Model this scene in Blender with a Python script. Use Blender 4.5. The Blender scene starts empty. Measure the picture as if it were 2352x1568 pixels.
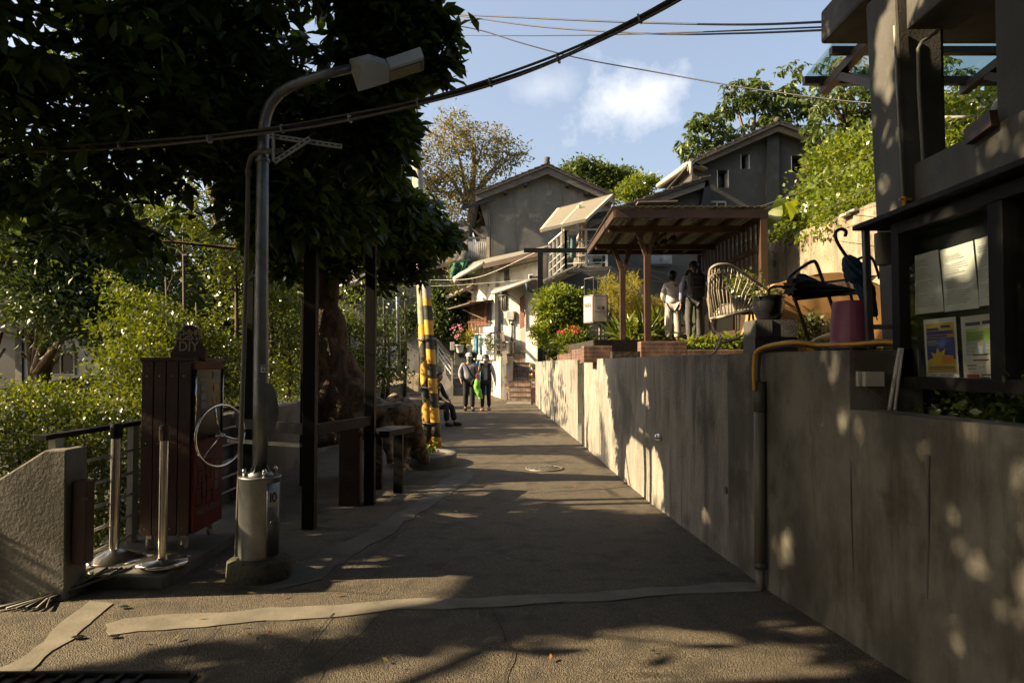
import bpy, bmesh, math, random
import numpy as np
from mathutils import Vector, Matrix, noise

R = math.radians
PI = math.pi
scene = bpy.context.scene
col = scene.collection
random.seed(7)

# ---------------------------------------------------------------- camera
F_PX, CX, CY, PITCH, EYE = 1600.0, 1176.0, 784.0, R(1.826), 1.6
cam_d = bpy.data.cameras.new('camera'); cam = bpy.data.objects.new('camera', cam_d); col.objects.link(cam)
cam.location = (0, 0, EYE); cam.rotation_euler = (R(90) + PITCH, 0, 0)
cam_d.sensor_width = 36; cam_d.lens = 36 * F_PX / 2352; cam_d.clip_start = 0.05; cam_d.clip_end = 2000
scene.camera = cam

# ---------------------------------------------------------------- sun, sky, exposure
SUN_EL = R(30); SUN_AZ = R(6); TAN = math.tan(SUN_EL); AZ = math.tan(SUN_AZ)
world = bpy.data.worlds.new('World'); scene.world = world; world.use_nodes = True
nt = world.node_tree; nt.nodes.clear()
wo = nt.nodes.new('ShaderNodeOutputWorld'); bg = nt.nodes.new('ShaderNodeBackground')
sky = nt.nodes.new('ShaderNodeTexSky'); sky.sky_type = 'NISHITA'; sky.sun_disc = False
sky.sun_elevation = SUN_EL; sky.sun_rotation = R(264); sky.air_density = 1.0; sky.dust_density = 4.5; sky.ozone_density = 1.0
bg.inputs['Strength'].default_value = 0.088
tc = nt.nodes.new('ShaderNodeTexCoord')
def wmath(op, a, b=None, c=None):
    n = nt.nodes.new('ShaderNodeMath'); n.operation = op
    for i, q in enumerate((a, b, c)):
        if q is None: continue
        if isinstance(q, (int, float)): n.inputs[i].default_value = q
        else: nt.links.new(q, n.inputs[i])
    return n.outputs[0]
def cloud_mask(dirv, radx, radz, seed):
    """a single drifting cloud: elongated lump in sky directions broken up by noise"""
    d = Vector(dirv).normalized()
    side = d.cross(Vector((0, 0, 1))).normalized(); up = side.cross(d)
    def dot(v):
        n = nt.nodes.new('ShaderNodeVectorMath'); n.operation = 'DOT_PRODUCT'
        nt.links.new(tc.outputs['Generated'], n.inputs[0]); n.inputs[1].default_value = v
        return n.outputs['Value']
    a = wmath('DIVIDE', dot(side), radx); b = wmath('DIVIDE', dot(up), radz)
    r = wmath('SQRT', wmath('ADD', wmath('MULTIPLY', a, a), wmath('MULTIPLY', b, b)))
    front = wmath('GREATER_THAN', dot(d), 0.0)
    no = nt.nodes.new('ShaderNodeTexNoise'); no.inputs['Scale'].default_value = 9.0; no.inputs['Detail'].default_value = 9; no.inputs['Roughness'].default_value = 0.6
    mp = nt.nodes.new('ShaderNodeMapping'); mp.inputs['Location'].default_value = (seed, 0, 0)
    nt.links.new(tc.outputs['Generated'], mp.inputs[0]); nt.links.new(mp.outputs[0], no.inputs['Vector'])
    m = wmath('SUBTRACT', wmath('ADD', wmath('MULTIPLY', no.outputs['Fac'], 3.0), -0.75), r)
    m = nt_clamp(wmath('MULTIPLY', m, .75))
    return wmath('MULTIPLY', m, front)
def nt_clamp(a):
    n = nt.nodes.new('ShaderNodeClamp'); nt.links.new(a, n.inputs[0]); return n.outputs[0]
def px_dir(px, py):
    u = (px - CX) / F_PX; v = -(py - CY) / F_PX
    return (u, math.cos(PITCH) - v * math.sin(PITCH), math.sin(PITCH) + v * math.cos(PITCH))
hz = nt.nodes.new('ShaderNodeMix'); hz.data_type = 'RGBA'; hz.inputs[0].default_value = .35; nt.links.new(sky.outputs['Color'], hz.inputs[6]); hz.inputs[7].default_value = (1.75, 1.85, 2.0, 1)
prev = hz.outputs[2]
for (px, py, rx, rz, sd, amt) in ((1430, 230, .115, .085, 2.3, .85), (1250, 205, .065, .03, 7.7, .28), (1150, 560, .25, .06, 4.1, .6)):
    mk = wmath('MULTIPLY', cloud_mask(px_dir(px, py), rx, rz, sd), amt)
    mx = nt.nodes.new('ShaderNodeMix'); mx.data_type = 'RGBA'
    nt.links.new(mk, mx.inputs[0]); nt.links.new(prev, mx.inputs[6]); mx.inputs[7].default_value = (5.6, 5.3, 5.1, 1)
    prev = mx.outputs[2]
nt.links.new(prev, bg.inputs['Color']); nt.links.new(bg.outputs[0], wo.inputs[0])
sun_d = bpy.data.lights.new('sun', 'SUN'); sun = bpy.data.objects.new('sun', sun_d); col.objects.link(sun)
sun_d.energy = 5.0; sun_d.angle = R(0.5); sun_d.color = (1.0, 0.78, 0.48)
sun.rotation_euler = Vector((math.cos(SUN_EL) * math.cos(SUN_AZ), math.cos(SUN_EL) * math.sin(SUN_AZ), -math.sin(SUN_EL))).to_track_quat('-Z', 'Y').to_euler()
scene.view_settings.view_transform = 'Standard'; scene.view_settings.look = 'None'
scene.view_settings.exposure = 1.8; scene.view_settings.gamma = 1.0
scene.cycles.max_bounces = 7; scene.cycles.diffuse_bounces = 1; scene.cycles.transparent_max_bounces = 12

# ---------------------------------------------------------------- placing helpers
def at(px, py, Y):
    d = px_dir(px, py); t = Y / d[1]
    return Vector((d[0] * t, Y, EYE + d[2] * t))
def gz(Y):
    if Y < 9: return 0.0
    if Y < 21: return 0.018 * (Y - 9)
    return 0.216 + 0.06 * (min(Y, 30) - 21)
def ground_at(px, py):
    z = 0.0
    for _ in range(8):
        d = px_dir(px, py); t = (z - EYE) / d[2]; z = gz(d[1] * t)
    return Vector((d[0] * t, d[1] * t, z))
WALL = [(-6, 3.0), (1.5, 2.32), (2.25, 2.2), (3.5, 2.02), (5, 1.81), (8, 1.60), (12.8, 1.35), (21, 0.85), (23, 0.72)]
def wall_x(Y):
    for (y0, x0), (y1, x1) in zip(WALL, WALL[1:]):
        if Y <= y1: return x0 + (x1 - x0) * (Y - y0) / (y1 - y0)
    return WALL[-1][1]
def wall_at(px, py):
    d = px_dir(px, py); Y = 8.0
    for _ in range(30): Y = 0.5 * Y + 0.5 * wall_x(Y) * d[1] / d[0]
    t = Y / d[1]
    return Vector((d[0] * t, Y, EYE + d[2] * t))

# gaps in the tree crowns: the photograph shows where sunlight gets through, (depth, height along the sun ray)
def ys(p): return (p.y - p.x * AZ, p.z + p.x * TAN)
GAPS = []
def gap_g(pts, k=1.0): GAPS.append((np.array([ys(ground_at(*p)) for p in pts]), k))
def gap_w(pts, k=1.0): GAPS.append((np.array([ys(wall_at(*p)) for p in pts]), k))
def gap_r(y0, y1, s0, s1, k=1.0): GAPS.append((np.array([(y0, s0), (y1, s0), (y1, s1), (y0, s1)]), k))
def gap_c(y, s, r, k=1.0): GAPS.append((np.array([(y + r * math.cos(a), s + 1.5 * r * math.sin(a)) for a in (0, .7, 1.5, 2.4, 3.1, 3.9, 4.7, 5.5)]), k))
gap_g([(-300, 1400), (250, 1375), (500, 1355), (700, 1345), (880, 1330), (960, 1315), (1050, 1318), (1110, 1340), (1060, 1352), (1000, 1385), (900, 1405), (650, 1440), (450, 1470), (300, 1490), (180, 1530), (60, 1570), (-300, 1600)])
gap_g([(950, 1500), (1250, 1455), (1500, 1440), (1750, 1450), (1850, 1475), (1990, 1568), (2100, 1640), (900, 1640), (700, 1560)], .86)
gap_g([(1020, 1040), (1060, 1085), (1140, 1105), (1200, 1140), (1290, 1150), (1340, 1165), (1515, 1177), (1480, 1140), (1380, 1070), (1330, 1045)])
gap_g([(1060, 1010), (1300, 1000), (1320, 1022), (1060, 1030)], .55)
gap_g([(760, 1255), (930, 1262), (900, 1285), (740, 1290)], .8)
gap_g([(950, 1180), (1080, 1178), (1060, 1192), (930, 1195)], .8)
gap_w([(1434, 1094), (1436, 1036), (1456, 992), (1471, 984), (1490, 1000), (1505, 1040), (1522, 1063), (1526, 1168), (1480, 1135)])
gap_w([(1468, 826), (1482, 826), (1492, 960), (1500, 1010), (1470, 1000), (1474, 900)])
gap_w([(1350, 980), (1362, 860), (1376, 900), (1380, 1045), (1352, 1045)])
gap_w([(1326, 832), (1348, 832), (1346, 1037), (1328, 1025)])
gap_w([(1777, 1225), (1785, 1205), (1800, 1235), (1818, 1200), (1826, 1290), (1808, 1325), (1790, 1280)])
gap_w([(1845, 1405), (1880, 1395), (1960, 1560), (1900, 1520)], .9)
gap_w([(1930, 1000), (1950, 935), (1990, 940), (1985, 1010)], .9)
gap_w([(1600, 1190), (1625, 1150), (1640, 1215), (1620, 1230)], .8)
gap_r(5.42, 5.95, -2.4, -1.35); gap_r(5.36, 5.66, -1.3, -.45, .75)
gap_r(7.3, 9.3, 3.5, 8.0); gap_r(8.9, 12.3, 3.2, 30); gap_r(12.3, 40, 2.9, 30); gap_r(20.2, 40, -.9, 30)
for a_, b_, k_ in ((955, 962, .6), (972, 984, .75), (995, 1003, .6), (1018, 1026, .5)): gap_g([(1060, a_), (1310, a_), (1310, b_), (1060, b_)], k_)
gap_w([(1215, 828), (1312, 828), (1312, 1010), (1240, 952), (1212, 935)], .8)
gap_r(14, 20.2, 2.3, 2.9, .6)
gap_r(6.6, 7.3, 3.9, 6.0, .4)
for (yy, zz, rr) in ((5.1, 4.02, .16), (5.18, 3.75, .13), (5.08, 3.3, .1), (5.2, 3.05, .08), (5.1, 2.75, .08)): gap_c(yy - .29, zz + 2.75 * TAN, rr)
gap_c(3.37, 2.3 + 2.2 * TAN, .13); gap_c(3.52, 1.9 + 2.2 * TAN, .07)
gap_c(4.6, 4.2 + 2.9 * TAN, .15)
gap_c(4.03, 1.55 + 2.1 * TAN, .08)
def in_gap(P, rng, limY=40.0):
    """P (n,3) -> bool: this leaf would block one of the sun gaps"""
    Y = P[:, 1] - P[:, 0] * AZ; S = P[:, 2] + P[:, 0] * TAN
    out = np.zeros(len(P), bool)
    for poly, k in GAPS:
        lo = poly.min(0); hi = poly.max(0)
        c = np.where((Y > lo[0]) & (Y < hi[0]) & (S > lo[1]) & (S < hi[1]))[0]
        if not len(c): continue
        y = Y[c]; s = S[c]; ins = np.zeros(len(c), bool); j = len(poly) - 1
        for i in range(len(poly)):
            a, b = poly[i], poly[j]
            cond = ((a[1] > s) != (b[1] > s)) & (y < (b[0] - a[0]) * (s - a[1]) / (b[1] - a[1] + 1e-9) + a[0])
            ins ^= cond; j = i
        if k < 1:   # broken-up light: holes the size of leaf clusters
            nz = np.sin(y * 9.1 + 3 * np.sin(s * 5.3)) * np.sin(s * 11.7 + 2 * np.sin(y * 6.1)) * .5 + .5
            ins &= nz < k
        out[c] |= ins
    return out & (P[:, 0] < 1.2)

# ---------------------------------------------------------------- materials
MATS = {}
def new_mat(name):
    m = bpy.data.materials.new(name); m.use_nodes = True; n = m.node_tree.nodes; n.clear()
    o = n.new('ShaderNodeOutputMaterial'); b = n.new('ShaderNodeBsdfPrincipled')
    m.node_tree.links.new(b.outputs[0], o.inputs[0]); MATS[name] = m
    return m, n, m.node_tree.links, b, o
def c4(c): return (c[0], c[1], c[2], 1)
def pm(name, c1, c2=None, rough=.8, metal=0.0, scale=(3, 3, 3), det=6, bump=.15, bscale=60, c3=None, scale3=1.0, lo=.35, hi=.65, spec=.4, rvar=.0, streak=None, joints=None):
    """plain surface: two or three tones mixed by noise in place, plus a fine bump"""
    m, n, l, b, o = new_mat(name)
    c2 = c2 or tuple(x * .7 for x in c1)
    if metal < .3:
        K = .66; c1 = tuple(K * x for x in c1); c2 = tuple(K * x for x in c2)
        if c3: c3 = tuple(K * x for x in c3)
        if streak: streak = streak[:2] + (tuple(K * x for x in streak[2]),) + streak[3:]
    g = n.new('ShaderNodeNewGeometry')
    def nz(sc, detail, rough_=.6):
        mp = n.new('ShaderNodeMapping'); mp.inputs['Scale'].default_value = sc; l.new(g.outputs['Position'], mp.inputs[0])
        t = n.new('ShaderNodeTexNoise'); t.inputs['Scale'].default_value = 1; t.inputs['Detail'].default_value = detail; t.inputs['Roughness'].default_value = rough_
        l.new(mp.outputs[0], t.inputs['Vector']); return t.outputs['Fac']
    def ramp(f, a, bb, lo_, hi_):
        r = n.new('ShaderNodeMapRange'); r.inputs['From Min'].default_value = lo_; r.inputs['From Max'].default_value = hi_; l.new(f, r.inputs[0])
        x = n.new('ShaderNodeMix'); x.data_type = 'RGBA'; l.new(r.outputs[0], x.inputs[0])
        for k, q in ((6, a), (7, bb)):
            if isinstance(q, tuple): x.inputs[k].default_value = c4(q)
            else: l.new(q, x.inputs[k])
        return x.outputs[2]
    cc = ramp(nz(scale, det), c1, c2, lo, hi)
    if c3: cc = ramp(nz((scale3, scale3, scale3), 5), cc, c3, .54, .66)
    if streak: cc = ramp(nz((streak[0], streak[0], streak[1]), 5, .7), cc, streak[2], streak[3] if len(streak) > 3 else .5, .72)
    l.new(cc, b.inputs['Base Color'])
    b.inputs['Roughness'].default_value = rough; b.inputs['Metallic'].default_value = metal; b.inputs['Specular IOR Level'].default_value = spec
    if rvar:
        r = n.new('ShaderNodeMapRange'); r.inputs['To Min'].default_value = max(rough - rvar, .03); r.inputs['To Max'].default_value = rough + rvar
        l.new(nz(tuple(4 * s for s in scale), 5), r.inputs[0]); l.new(r.outputs[0], b.inputs['Roughness'])
    if bump:
        bp = n.new('ShaderNodeBump'); bp.inputs['Strength'].default_value = bump; bp.inputs['Distance'].default_value = .02
        l.new(nz((bscale,) * 3, 4), bp.inputs['Height']); l.new(bp.outputs[0], b.inputs['Normal'])
    return m
def leafm(name, c1, c2, trans=.45, gloss=.35, rough=.45):
    """leaves: each leaf its own tone, light passes through"""
    m, n, l, b, o = new_mat(name)
    g = n.new('ShaderNodeNewGeometry')
    x = n.new('ShaderNodeMix'); x.data_type = 'RGBA'; l.new(g.outputs['Random Per Island'], x.inputs[0]); x.inputs[6].default_value = c4(c1); x.inputs[7].default_value = c4(c2)
    l.new(x.outputs[2], b.inputs['Base Color']); b.inputs['Roughness'].default_value = rough; b.inputs['Specular IOR Level'].default_value = gloss
    t = n.new('ShaderNodeBsdfTranslucent'); hs = n.new('ShaderNodeHueSaturation'); hs.inputs['Hue'].default_value = .475; hs.inputs['Saturation'].default_value = 1.1; hs.inputs['Value'].default_value = 1.9
    l.new(x.outputs[2], hs.inputs['Color']); l.new(hs.outputs[0], t.inputs['Color'])
    ms = n.new('ShaderNodeMixShader'); ms.inputs[0].default_value = trans; l.new(b.outputs[0], ms.inputs[1]); l.new(t.outputs[0], ms.inputs[2]); l.new(ms.outputs[0], o.inputs[0])
    return m
def glassm(name, tint=(.9, 1, .97), rough=.03, alpha=.75):
    m, n, l, b, o = new_mat(name)
    t = n.new('ShaderNodeBsdfTransparent'); t.inputs[0].default_value = c4(tint)
    gl = n.new('ShaderNodeBsdfGlossy'); gl.inputs['Roughness'].default_value = rough
    fr = n.new('ShaderNodeLayerWeight'); fr.inputs[0].default_value = .5
    pw = n.new('ShaderNodeMath'); pw.operation = 'POWER'; pw.inputs[1].default_value = 3.5; l.new(fr.outputs['Facing'], pw.inputs[0])
    mr = n.new('ShaderNodeMapRange'); mr.inputs['To Min'].default_value = (1 - alpha) * .14; mr.inputs['To Max'].default_value = .8; l.new(pw.outputs[0], mr.inputs[0])
    ms = n.new('ShaderNodeMixShader'); l.new(mr.outputs[0], ms.inputs[0]); l.new(t.outputs[0], ms.inputs[1]); l.new(gl.outputs[0], ms.inputs[2]); l.new(ms.outputs[0], o.inputs[0])
    return m

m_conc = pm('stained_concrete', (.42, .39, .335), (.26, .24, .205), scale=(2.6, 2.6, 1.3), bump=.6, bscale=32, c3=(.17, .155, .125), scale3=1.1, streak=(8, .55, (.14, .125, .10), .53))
m_concmid = pm('shaded_weathered_concrete', (.34, .315, .27), (.19, .175, .15), scale=(2.2, 2.2, 1.2), lo=.42, hi=.6, bump=.7, bscale=30, c3=(.12, .11, .085), scale3=1.3, streak=(7, .6, (.09, .08, .062), .5))  # stains plus shade toned into the colour, for the middle wall panel
m_concdark = pm('shaded_stained_concrete', (.22, .205, .175), (.105, .097, .082), scale=(1.7, 1.7, 1.1), lo=.42, hi=.58, bump=.3, bscale=40, c3=(.075, .066, .046), scale3=1.7, streak=(4.5, .6, (.07, .062, .045), .5))  # stains plus deeper shade toned into the colour, for walls out of the sun
m_conc2 = pm('grey_concrete', (.17, .165, .15), (.10, .097, .088), scale=(2.5, 2.5, 1.2), bump=.18, bscale=45, c3=(.07, .067, .058), scale3=1.6)
m_concwarm = pm('mossy_concrete', (.42, .36, .26), (.25, .20, .13), scale=(2.2, 2.2, 1.4), bump=.7, bscale=30, c3=(.10, .08, .045), scale3=2.4, streak=(5, .5, (.12, .10, .06), .52))
m_cementd = pm('shaded_cement', (.17, .155, .125), (.11, .10, .08), scale=(3, 3, 3), bump=.4, bscale=40)  # darker copy of the cement patch, shade toned in for the gutter
m_cement = pm('cement_patch', (.26, .235, .19), (.17, .155, .125), scale=(4, 4, 4), bump=.2, bscale=40)
m_plaster = pm('grey_plaster', (.215, .205, .175), (.14, .135, .115), scale=(.9, .9, .7), bump=.3, bscale=18, c3=(.28, .26, .22), scale3=2.2, streak=(3, .25, (.11, .105, .09), .55))
m_plaster_d = pm('dark_plaster', (.105, .103, .092), (.065, .064, .057), scale=(.8, .8, .5), bump=.3, bscale=18, c3=(.11, .11, .10), scale3=1.6)
m_white = pm('old_whitewash', (.95, .89, .77), (.70, .64, .53), scale=(1.8, 1.8, 1.0), bump=.35, bscale=25, c3=(.46, .41, .33), scale3=1.7, streak=(5, .4, (.36, .32, .25), .6))
m_whitewall = pm('white_brick_paint', (.66, .66, .62), (.52, .52, .49), scale=(1, 1, 1), bump=.4, bscale=10)
m_blue = pm('pale_blue_paint', (.50, .66, .72), (.38, .56, .66), scale=(3, 3, .7), bump=.2, bscale=20, c3=(.6, .62, .6), scale3=1.5)
m_bluetrim = pm('blue_paint', (.10, .30, .48), (.07, .22, .36))
m_wood = pm('weathered_wood', (.23, .18, .13), (.12, .095, .07), scale=(2, 9, 9), bump=.4, bscale=50)
m_woodgrey = pm('grey_rafter_wood', (.20, .18, .155), (.10, .09, .08), scale=(1.5, 8, 8), bump=.4, bscale=30)
m_woodlight = pm('bare_yellow_wood', (.58, .45, .25), (.42, .31, .17), scale=(6, 2, 6), bump=.2)
m_cream = pm('cream_painted_wood', (.66, .58, .42), (.48, .41, .29), scale=(3, 3, 3), bump=.2)
m_brown = pm('brown_painted_timber', (.090, .047, .029), (.062, .032, .020), rough=.55, scale=(3, 3, 3), bump=.12, bscale=40)
m_maroon = pm('maroon_planks', (.050, .016, .012), (.034, .011, .008), rough=.5, scale=(2, 2, 12), bump=.2, bscale=30)
m_red = pm('red_cabinet_paint', (.20, .014, .007), (.13, .010, .006), rough=.35, bump=.05)
m_black = pm('black_painted_steel', (.015, .014, .013), (.009, .009, .009), rough=.62, bump=.1, bscale=30, rvar=.1, spec=.18)
m_blackflat = pm('black_plastic', (.012, .012, .013), (.008, .008, .009), rough=.35, bump=.02)
m_galv = pm('galvanised_steel', (.22, .23, .24), (.13, .14, .15), rough=.42, metal=.85, scale=(9, 9, 5), bump=.08, rvar=.12, c3=(.27, .22, .17), scale3=2.5)
m_chrome = pm('chrome', (.82, .82, .80), (.7, .7, .68), rough=.1, metal=1, bump=.0, rvar=.05)
m_steel = pm('brushed_steel', (.68, .65, .60), (.5, .48, .44), rough=.22, metal=1, bump=.03, rvar=.08)
m_rail = pm('dull_metal_rail', (.33, .32, .30), (.24, .23, .21), rough=.5, metal=.3)
m_railwhite = pm('white_painted_metal', (.72, .71, .66), (.55, .53, .48), rough=.5, bump=.1)
m_pvc = pm('grey_pvc_pipe', (.22, .205, .17), (.16, .15, .12), rough=.45, scale=(3, 3, 1.5), bump=.05)
m_pvcwhite = pm('white_pvc', (.55, .53, .48), (.42, .40, .36), rough=.45, bump=.05)
m_gutter = pm('white_tin_gutter', (.66, .62, .54), (.48, .44, .37), rough=.5, scale=(4, 4, 4), bump=.1)
m_lampw = pm('lamp_white_plastic', (.45, .44, .40), (.38, .37, .33), rough=.45, bump=.03)
m_lampu = pm('lamp_grey_cast', (.14, .13, .11), (.11, .10, .085), rough=.5, bump=.05)
m_tile = pm('old_roof_tiles', (.085, .075, .065), (.05, .045, .04), scale=(4, 4, 4), bump=.8, bscale=12, c3=(.12, .10, .07), scale3=2)
m_tin = pm('corrugated_sheet', (.35, .33, .26), (.25, .24, .19), rough=.45, scale=(2, 2, 2), bump=.05)
m_brick = None
m_yellow = pm('yellow_road_paint', (.62, .34, .03), (.50, .26, .02), rough=.5, bump=.1)
m_rust = pm('rusty_iron', (.28, .11, .05), (.18, .07, .04), rough=.8, bump=.3)
m_pink = pm('faded_pink_plastic', (.30, .085, .15), (.24, .06, .115), rough=.42, bump=.04)
m_tarp = pm('tan_tarpaulin', (.62, .36, .15), (.50, .28, .11), rough=.55, scale=(2, 2, 2), bump=.15, bscale=9)
m_hosey = pm('yellow_hose', (.85, .45, .02), (.75, .36, .015), rough=.4, bump=.02)
m_hoseg = pm('grey_corrugated_hose', (.26, .255, .24), (.2, .195, .18), rough=.5, bump=.02)
m_block = pm('cinder_block', (.12, .115, .105), (.085, .08, .075), bump=.8, bscale=70)
m_potblack = pm('black_glazed_pot', (.014, .015, .018), (.01, .011, .013), rough=.22, bump=.03)
m_terra = pm('terracotta', (.36, .14, .07), (.26, .1, .05))
m_potwhite = pm('white_pot', (.8, .78, .72), (.66, .63, .58), rough=.4)
m_wicker = pm('cream_wicker', (.50, .45, .35), (.36, .31, .23), rough=.6, scale=(20, 20, 20), bump=.4, bscale=120)
m_bluecloth = pm('blue_umbrella_cloth', (.035, .10, .19), (.02, .065, .13), rough=.6, bump=.2, bscale=15)
m_darkcloth = pm('dark_umbrella_cloth', (.022, .022, .028), (.014, .014, .018), rough=.55, bump=.2, bscale=15)
m_bark = pm('tree_bark', (.15, .085, .045), (.06, .038, .024), scale=(14, 14, 4.0), bump=1.0, bscale=38, c3=(.24, .17, .10), scale3=5.0, lo=.42, hi=.58)
m_barkpale = pm('mottled_root_bark', (.34, .25, .15), (.13, .085, .05), scale=(9, 9, 9), bump=1.0, bscale=25, c3=(.055, .04, .026), scale3=7, lo=.42, hi=.58)
m_twig = pm('twigs', (.10, .075, .05), (.07, .05, .035), bump=.3)
m_twigpale = pm('pale_branches', (.30, .23, .15), (.2, .15, .10), bump=.3)
m_paper = pm('white_paper', (.62, .63, .60), (.54, .55, .53), rough=.7, bump=.02, scale=(1, 1, 1))
m_ink = pm('ink', (.03, .03, .04), (.02, .02, .03), rough=.7, bump=0)
m_inkgrey = pm('grey_print', (.25, .25, .26), (.3, .3, .3), rough=.7, bump=0)
m_soil = pm('soil', (.05, .038, .025), (.03, .023, .015), bump=1.0, bscale=14)
m_earth = pm('hill_earth', (.045, .05, .02), (.025, .03, .012), scale=(.5, .5, .5), bump=1, bscale=5)
m_dark = pm('dark_interior', (.012, .011, .010), (.008, .008, .007), rough=.4, bump=.0)
m_pane = pm('dark_window_glass', (.02, .022, .022), (.012, .013, .013), rough=.15, bump=.0, spec=.3)
m_cable = pm('cable_grey', (.13, .12, .105), (.09, .085, .07), rough=.5, bump=.1)
m_cableb = pm('black_cable', (.012, .012, .012), (.01, .01, .01), rough=.5, bump=.0)
m_poleg = pm('mossy_pole', (.30, .30, .18), (.20, .21, .12), scale=(9, 9, 1.2), bump=.4, bscale=30, c3=(.12, .12, .07), scale3=5)
m_polew = pm('pale_pole', (.40, .38, .34), (.30, .28, .25), rough=.55, scale=(5, 5, 1), bump=.15)
m_green = pm('green_net', (.02, .16, .09), (.015, .11, .06), bump=.4, bscale=50)
m_pinkdoor = pm('faded_pink_door', (.50, .36, .33), (.40, .28, .25), rough=.6, bump=.1)
m_glass = glassm('clear_glass', (.97, .99, .98)); m_glassteal = glassm('teal_glass', (.74, .84, .81), .05, .72)
m_signface = pm('lightbox_face', (.70, .63, .55), (.62, .55, .47), rough=.4, scale=(2, 2, 2), bump=0, c3=(.5, .40, .34), scale3=3)
m_signframe = pm('grey_metal_frame', (.16, .145, .12), (.12, .11, .09), rough=.5, metal=.3)

def ground_mat():
    m, n, l, b, o = new_mat('exposed_aggregate')
    g = n.new('ShaderNodeNewGeometry')
    def N(sc, d=6, r=.6):
        t = n.new('ShaderNodeTexNoise'); t.inputs['Scale'].default_value = sc; t.inputs['Detail'].default_value = d; t.inputs['Roughness'].default_value = r; l.new(g.outputs['Position'], t.inputs['Vector']); return t.outputs['Fac']
    v = n.new('ShaderNodeTexVoronoi'); v.inputs['Scale'].default_value = 120; l.new(g.outputs['Position'], v.inputs['Vector'])
    bw = n.new('ShaderNodeRGBToBW'); l.new(v.outputs['Color'], bw.inputs[0])
    def mix(f, a, c, lo, hi):
        r = n.new('ShaderNodeMapRange'); r.inputs['From Min'].default_value = lo; r.inputs['From Max'].default_value = hi; l.new(f, r.inputs[0])
        x = n.new('ShaderNodeMix'); x.data_type = 'RGBA'; l.new(r.outputs[0], x.inputs[0])
        for k, q in ((6, a), (7, c)):
            if isinstance(q, tuple): x.inputs[k].default_value = c4(q)
            else: l.new(q, x.inputs[k])
        return x.outputs[2]
    stone = mix(bw.outputs[0], (.045, .036, .025), (.27, .215, .145), .2, .85)
    pasty = mix(v.outputs['Distance'], stone, (.060, .050, .035), .22, .55)
    big = mix(N(.9, 8), pasty, (.068, .056, .039), .5, .8)
    big2 = mix(N(3.5, 6), big, (.036, .03, .022), .5, .68)
    l.new(big2, b.inputs['Base Color']); b.inputs['Roughness'].default_value = .78; b.inputs['Specular IOR Level'].default_value = .45
    bp = n.new('ShaderNodeBump'); bp.inputs['Strength'].default_value = .85; bp.inputs['Distance'].default_value = .009; bp.invert = True
    l.new(v.outputs['Distance'], bp.inputs['Height'])
    bp2 = n.new('ShaderNodeBump'); bp2.inputs['Strength'].default_value = .5; bp2.inputs['Distance'].default_value = .03; l.new(N(7, 6), bp2.inputs['Height']); l.new(bp.outputs[0], bp2.inputs['Normal'])
    l.new(bp2.outputs[0], b.inputs['Normal'])
    return m
m_ground = ground_mat()
def brick_mat(name, c1, c2, mortar, vertical=True):
    m, n, l, b, o = new_mat(name)
    g = n.new('ShaderNodeNewGeometry'); sp = n.new('ShaderNodeSeparateXYZ'); l.new(g.outputs['Position'], sp.inputs[0])
    ad = n.new('ShaderNodeMath'); ad.operation = 'ADD'; l.new(sp.outputs[0], ad.inputs[0]); l.new(sp.outputs[1], ad.inputs[1])
    cb = n.new('ShaderNodeCombineXYZ'); l.new(ad.outputs[0], cb.inputs[0]); l.new(sp.outputs[2], cb.inputs[1])
    t = n.new('ShaderNodeTexBrick'); l.new(cb.outputs[0], t.inputs['Vector'])
    t.inputs['Color1'].default_value = c4(c1); t.inputs['Color2'].default_value = c4(c2); t.inputs['Mortar'].default_value = c4(mortar)
    t.inputs['Scale'].default_value = 1; t.inputs['Brick Width'].default_value = .085 if vertical else .22; t.inputs['Row Height'].default_value = .16 if vertical else .065; t.inputs['Mortar Size'].default_value = .008
    if vertical: t.offset = 0
    no = n.new('ShaderNodeTexNoise'); no.inputs['Scale'].default_value = 7; no.inputs['Detail'].default_value = 6; l.new(g.outputs['Position'], no.inputs['Vector'])
    mr = n.new('ShaderNodeMapRange'); mr.inputs['From Min'].default_value = .3; mr.inputs['From Max'].default_value = .7; mr.inputs['To Min'].default_value = .45; mr.inputs['To Max'].default_value = 1.3; l.new(no.outputs['Fac'], mr.inputs[0])
    x = n.new('ShaderNodeVectorMath'); x.operation = 'SCALE'; l.new(t.outputs['Color'], x.inputs[0]); l.new(mr.outputs[0], x.inputs['Scale'])
    l.new(x.outputs[0], b.inputs['Base Color']); b.inputs['Roughness'].default_value = .85
    bp = n.new('ShaderNodeBump'); bp.inputs['Strength'].default_value = .6; bp.inputs['Distance'].default_value = .01; bp.invert = True; l.new(t.outputs['Fac'], bp.inputs['Height']); l.new(bp.outputs[0], b.inputs['Normal'])
    return m
m_brick = brick_mat('stair_brick', (.44, .31, .225), (.29, .195, .14), (.46, .41, .33))
m_brickw = brick_mat('planter_brick', (.155, .070, .045), (.10, .045, .03), (.13, .11, .085), False)
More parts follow.
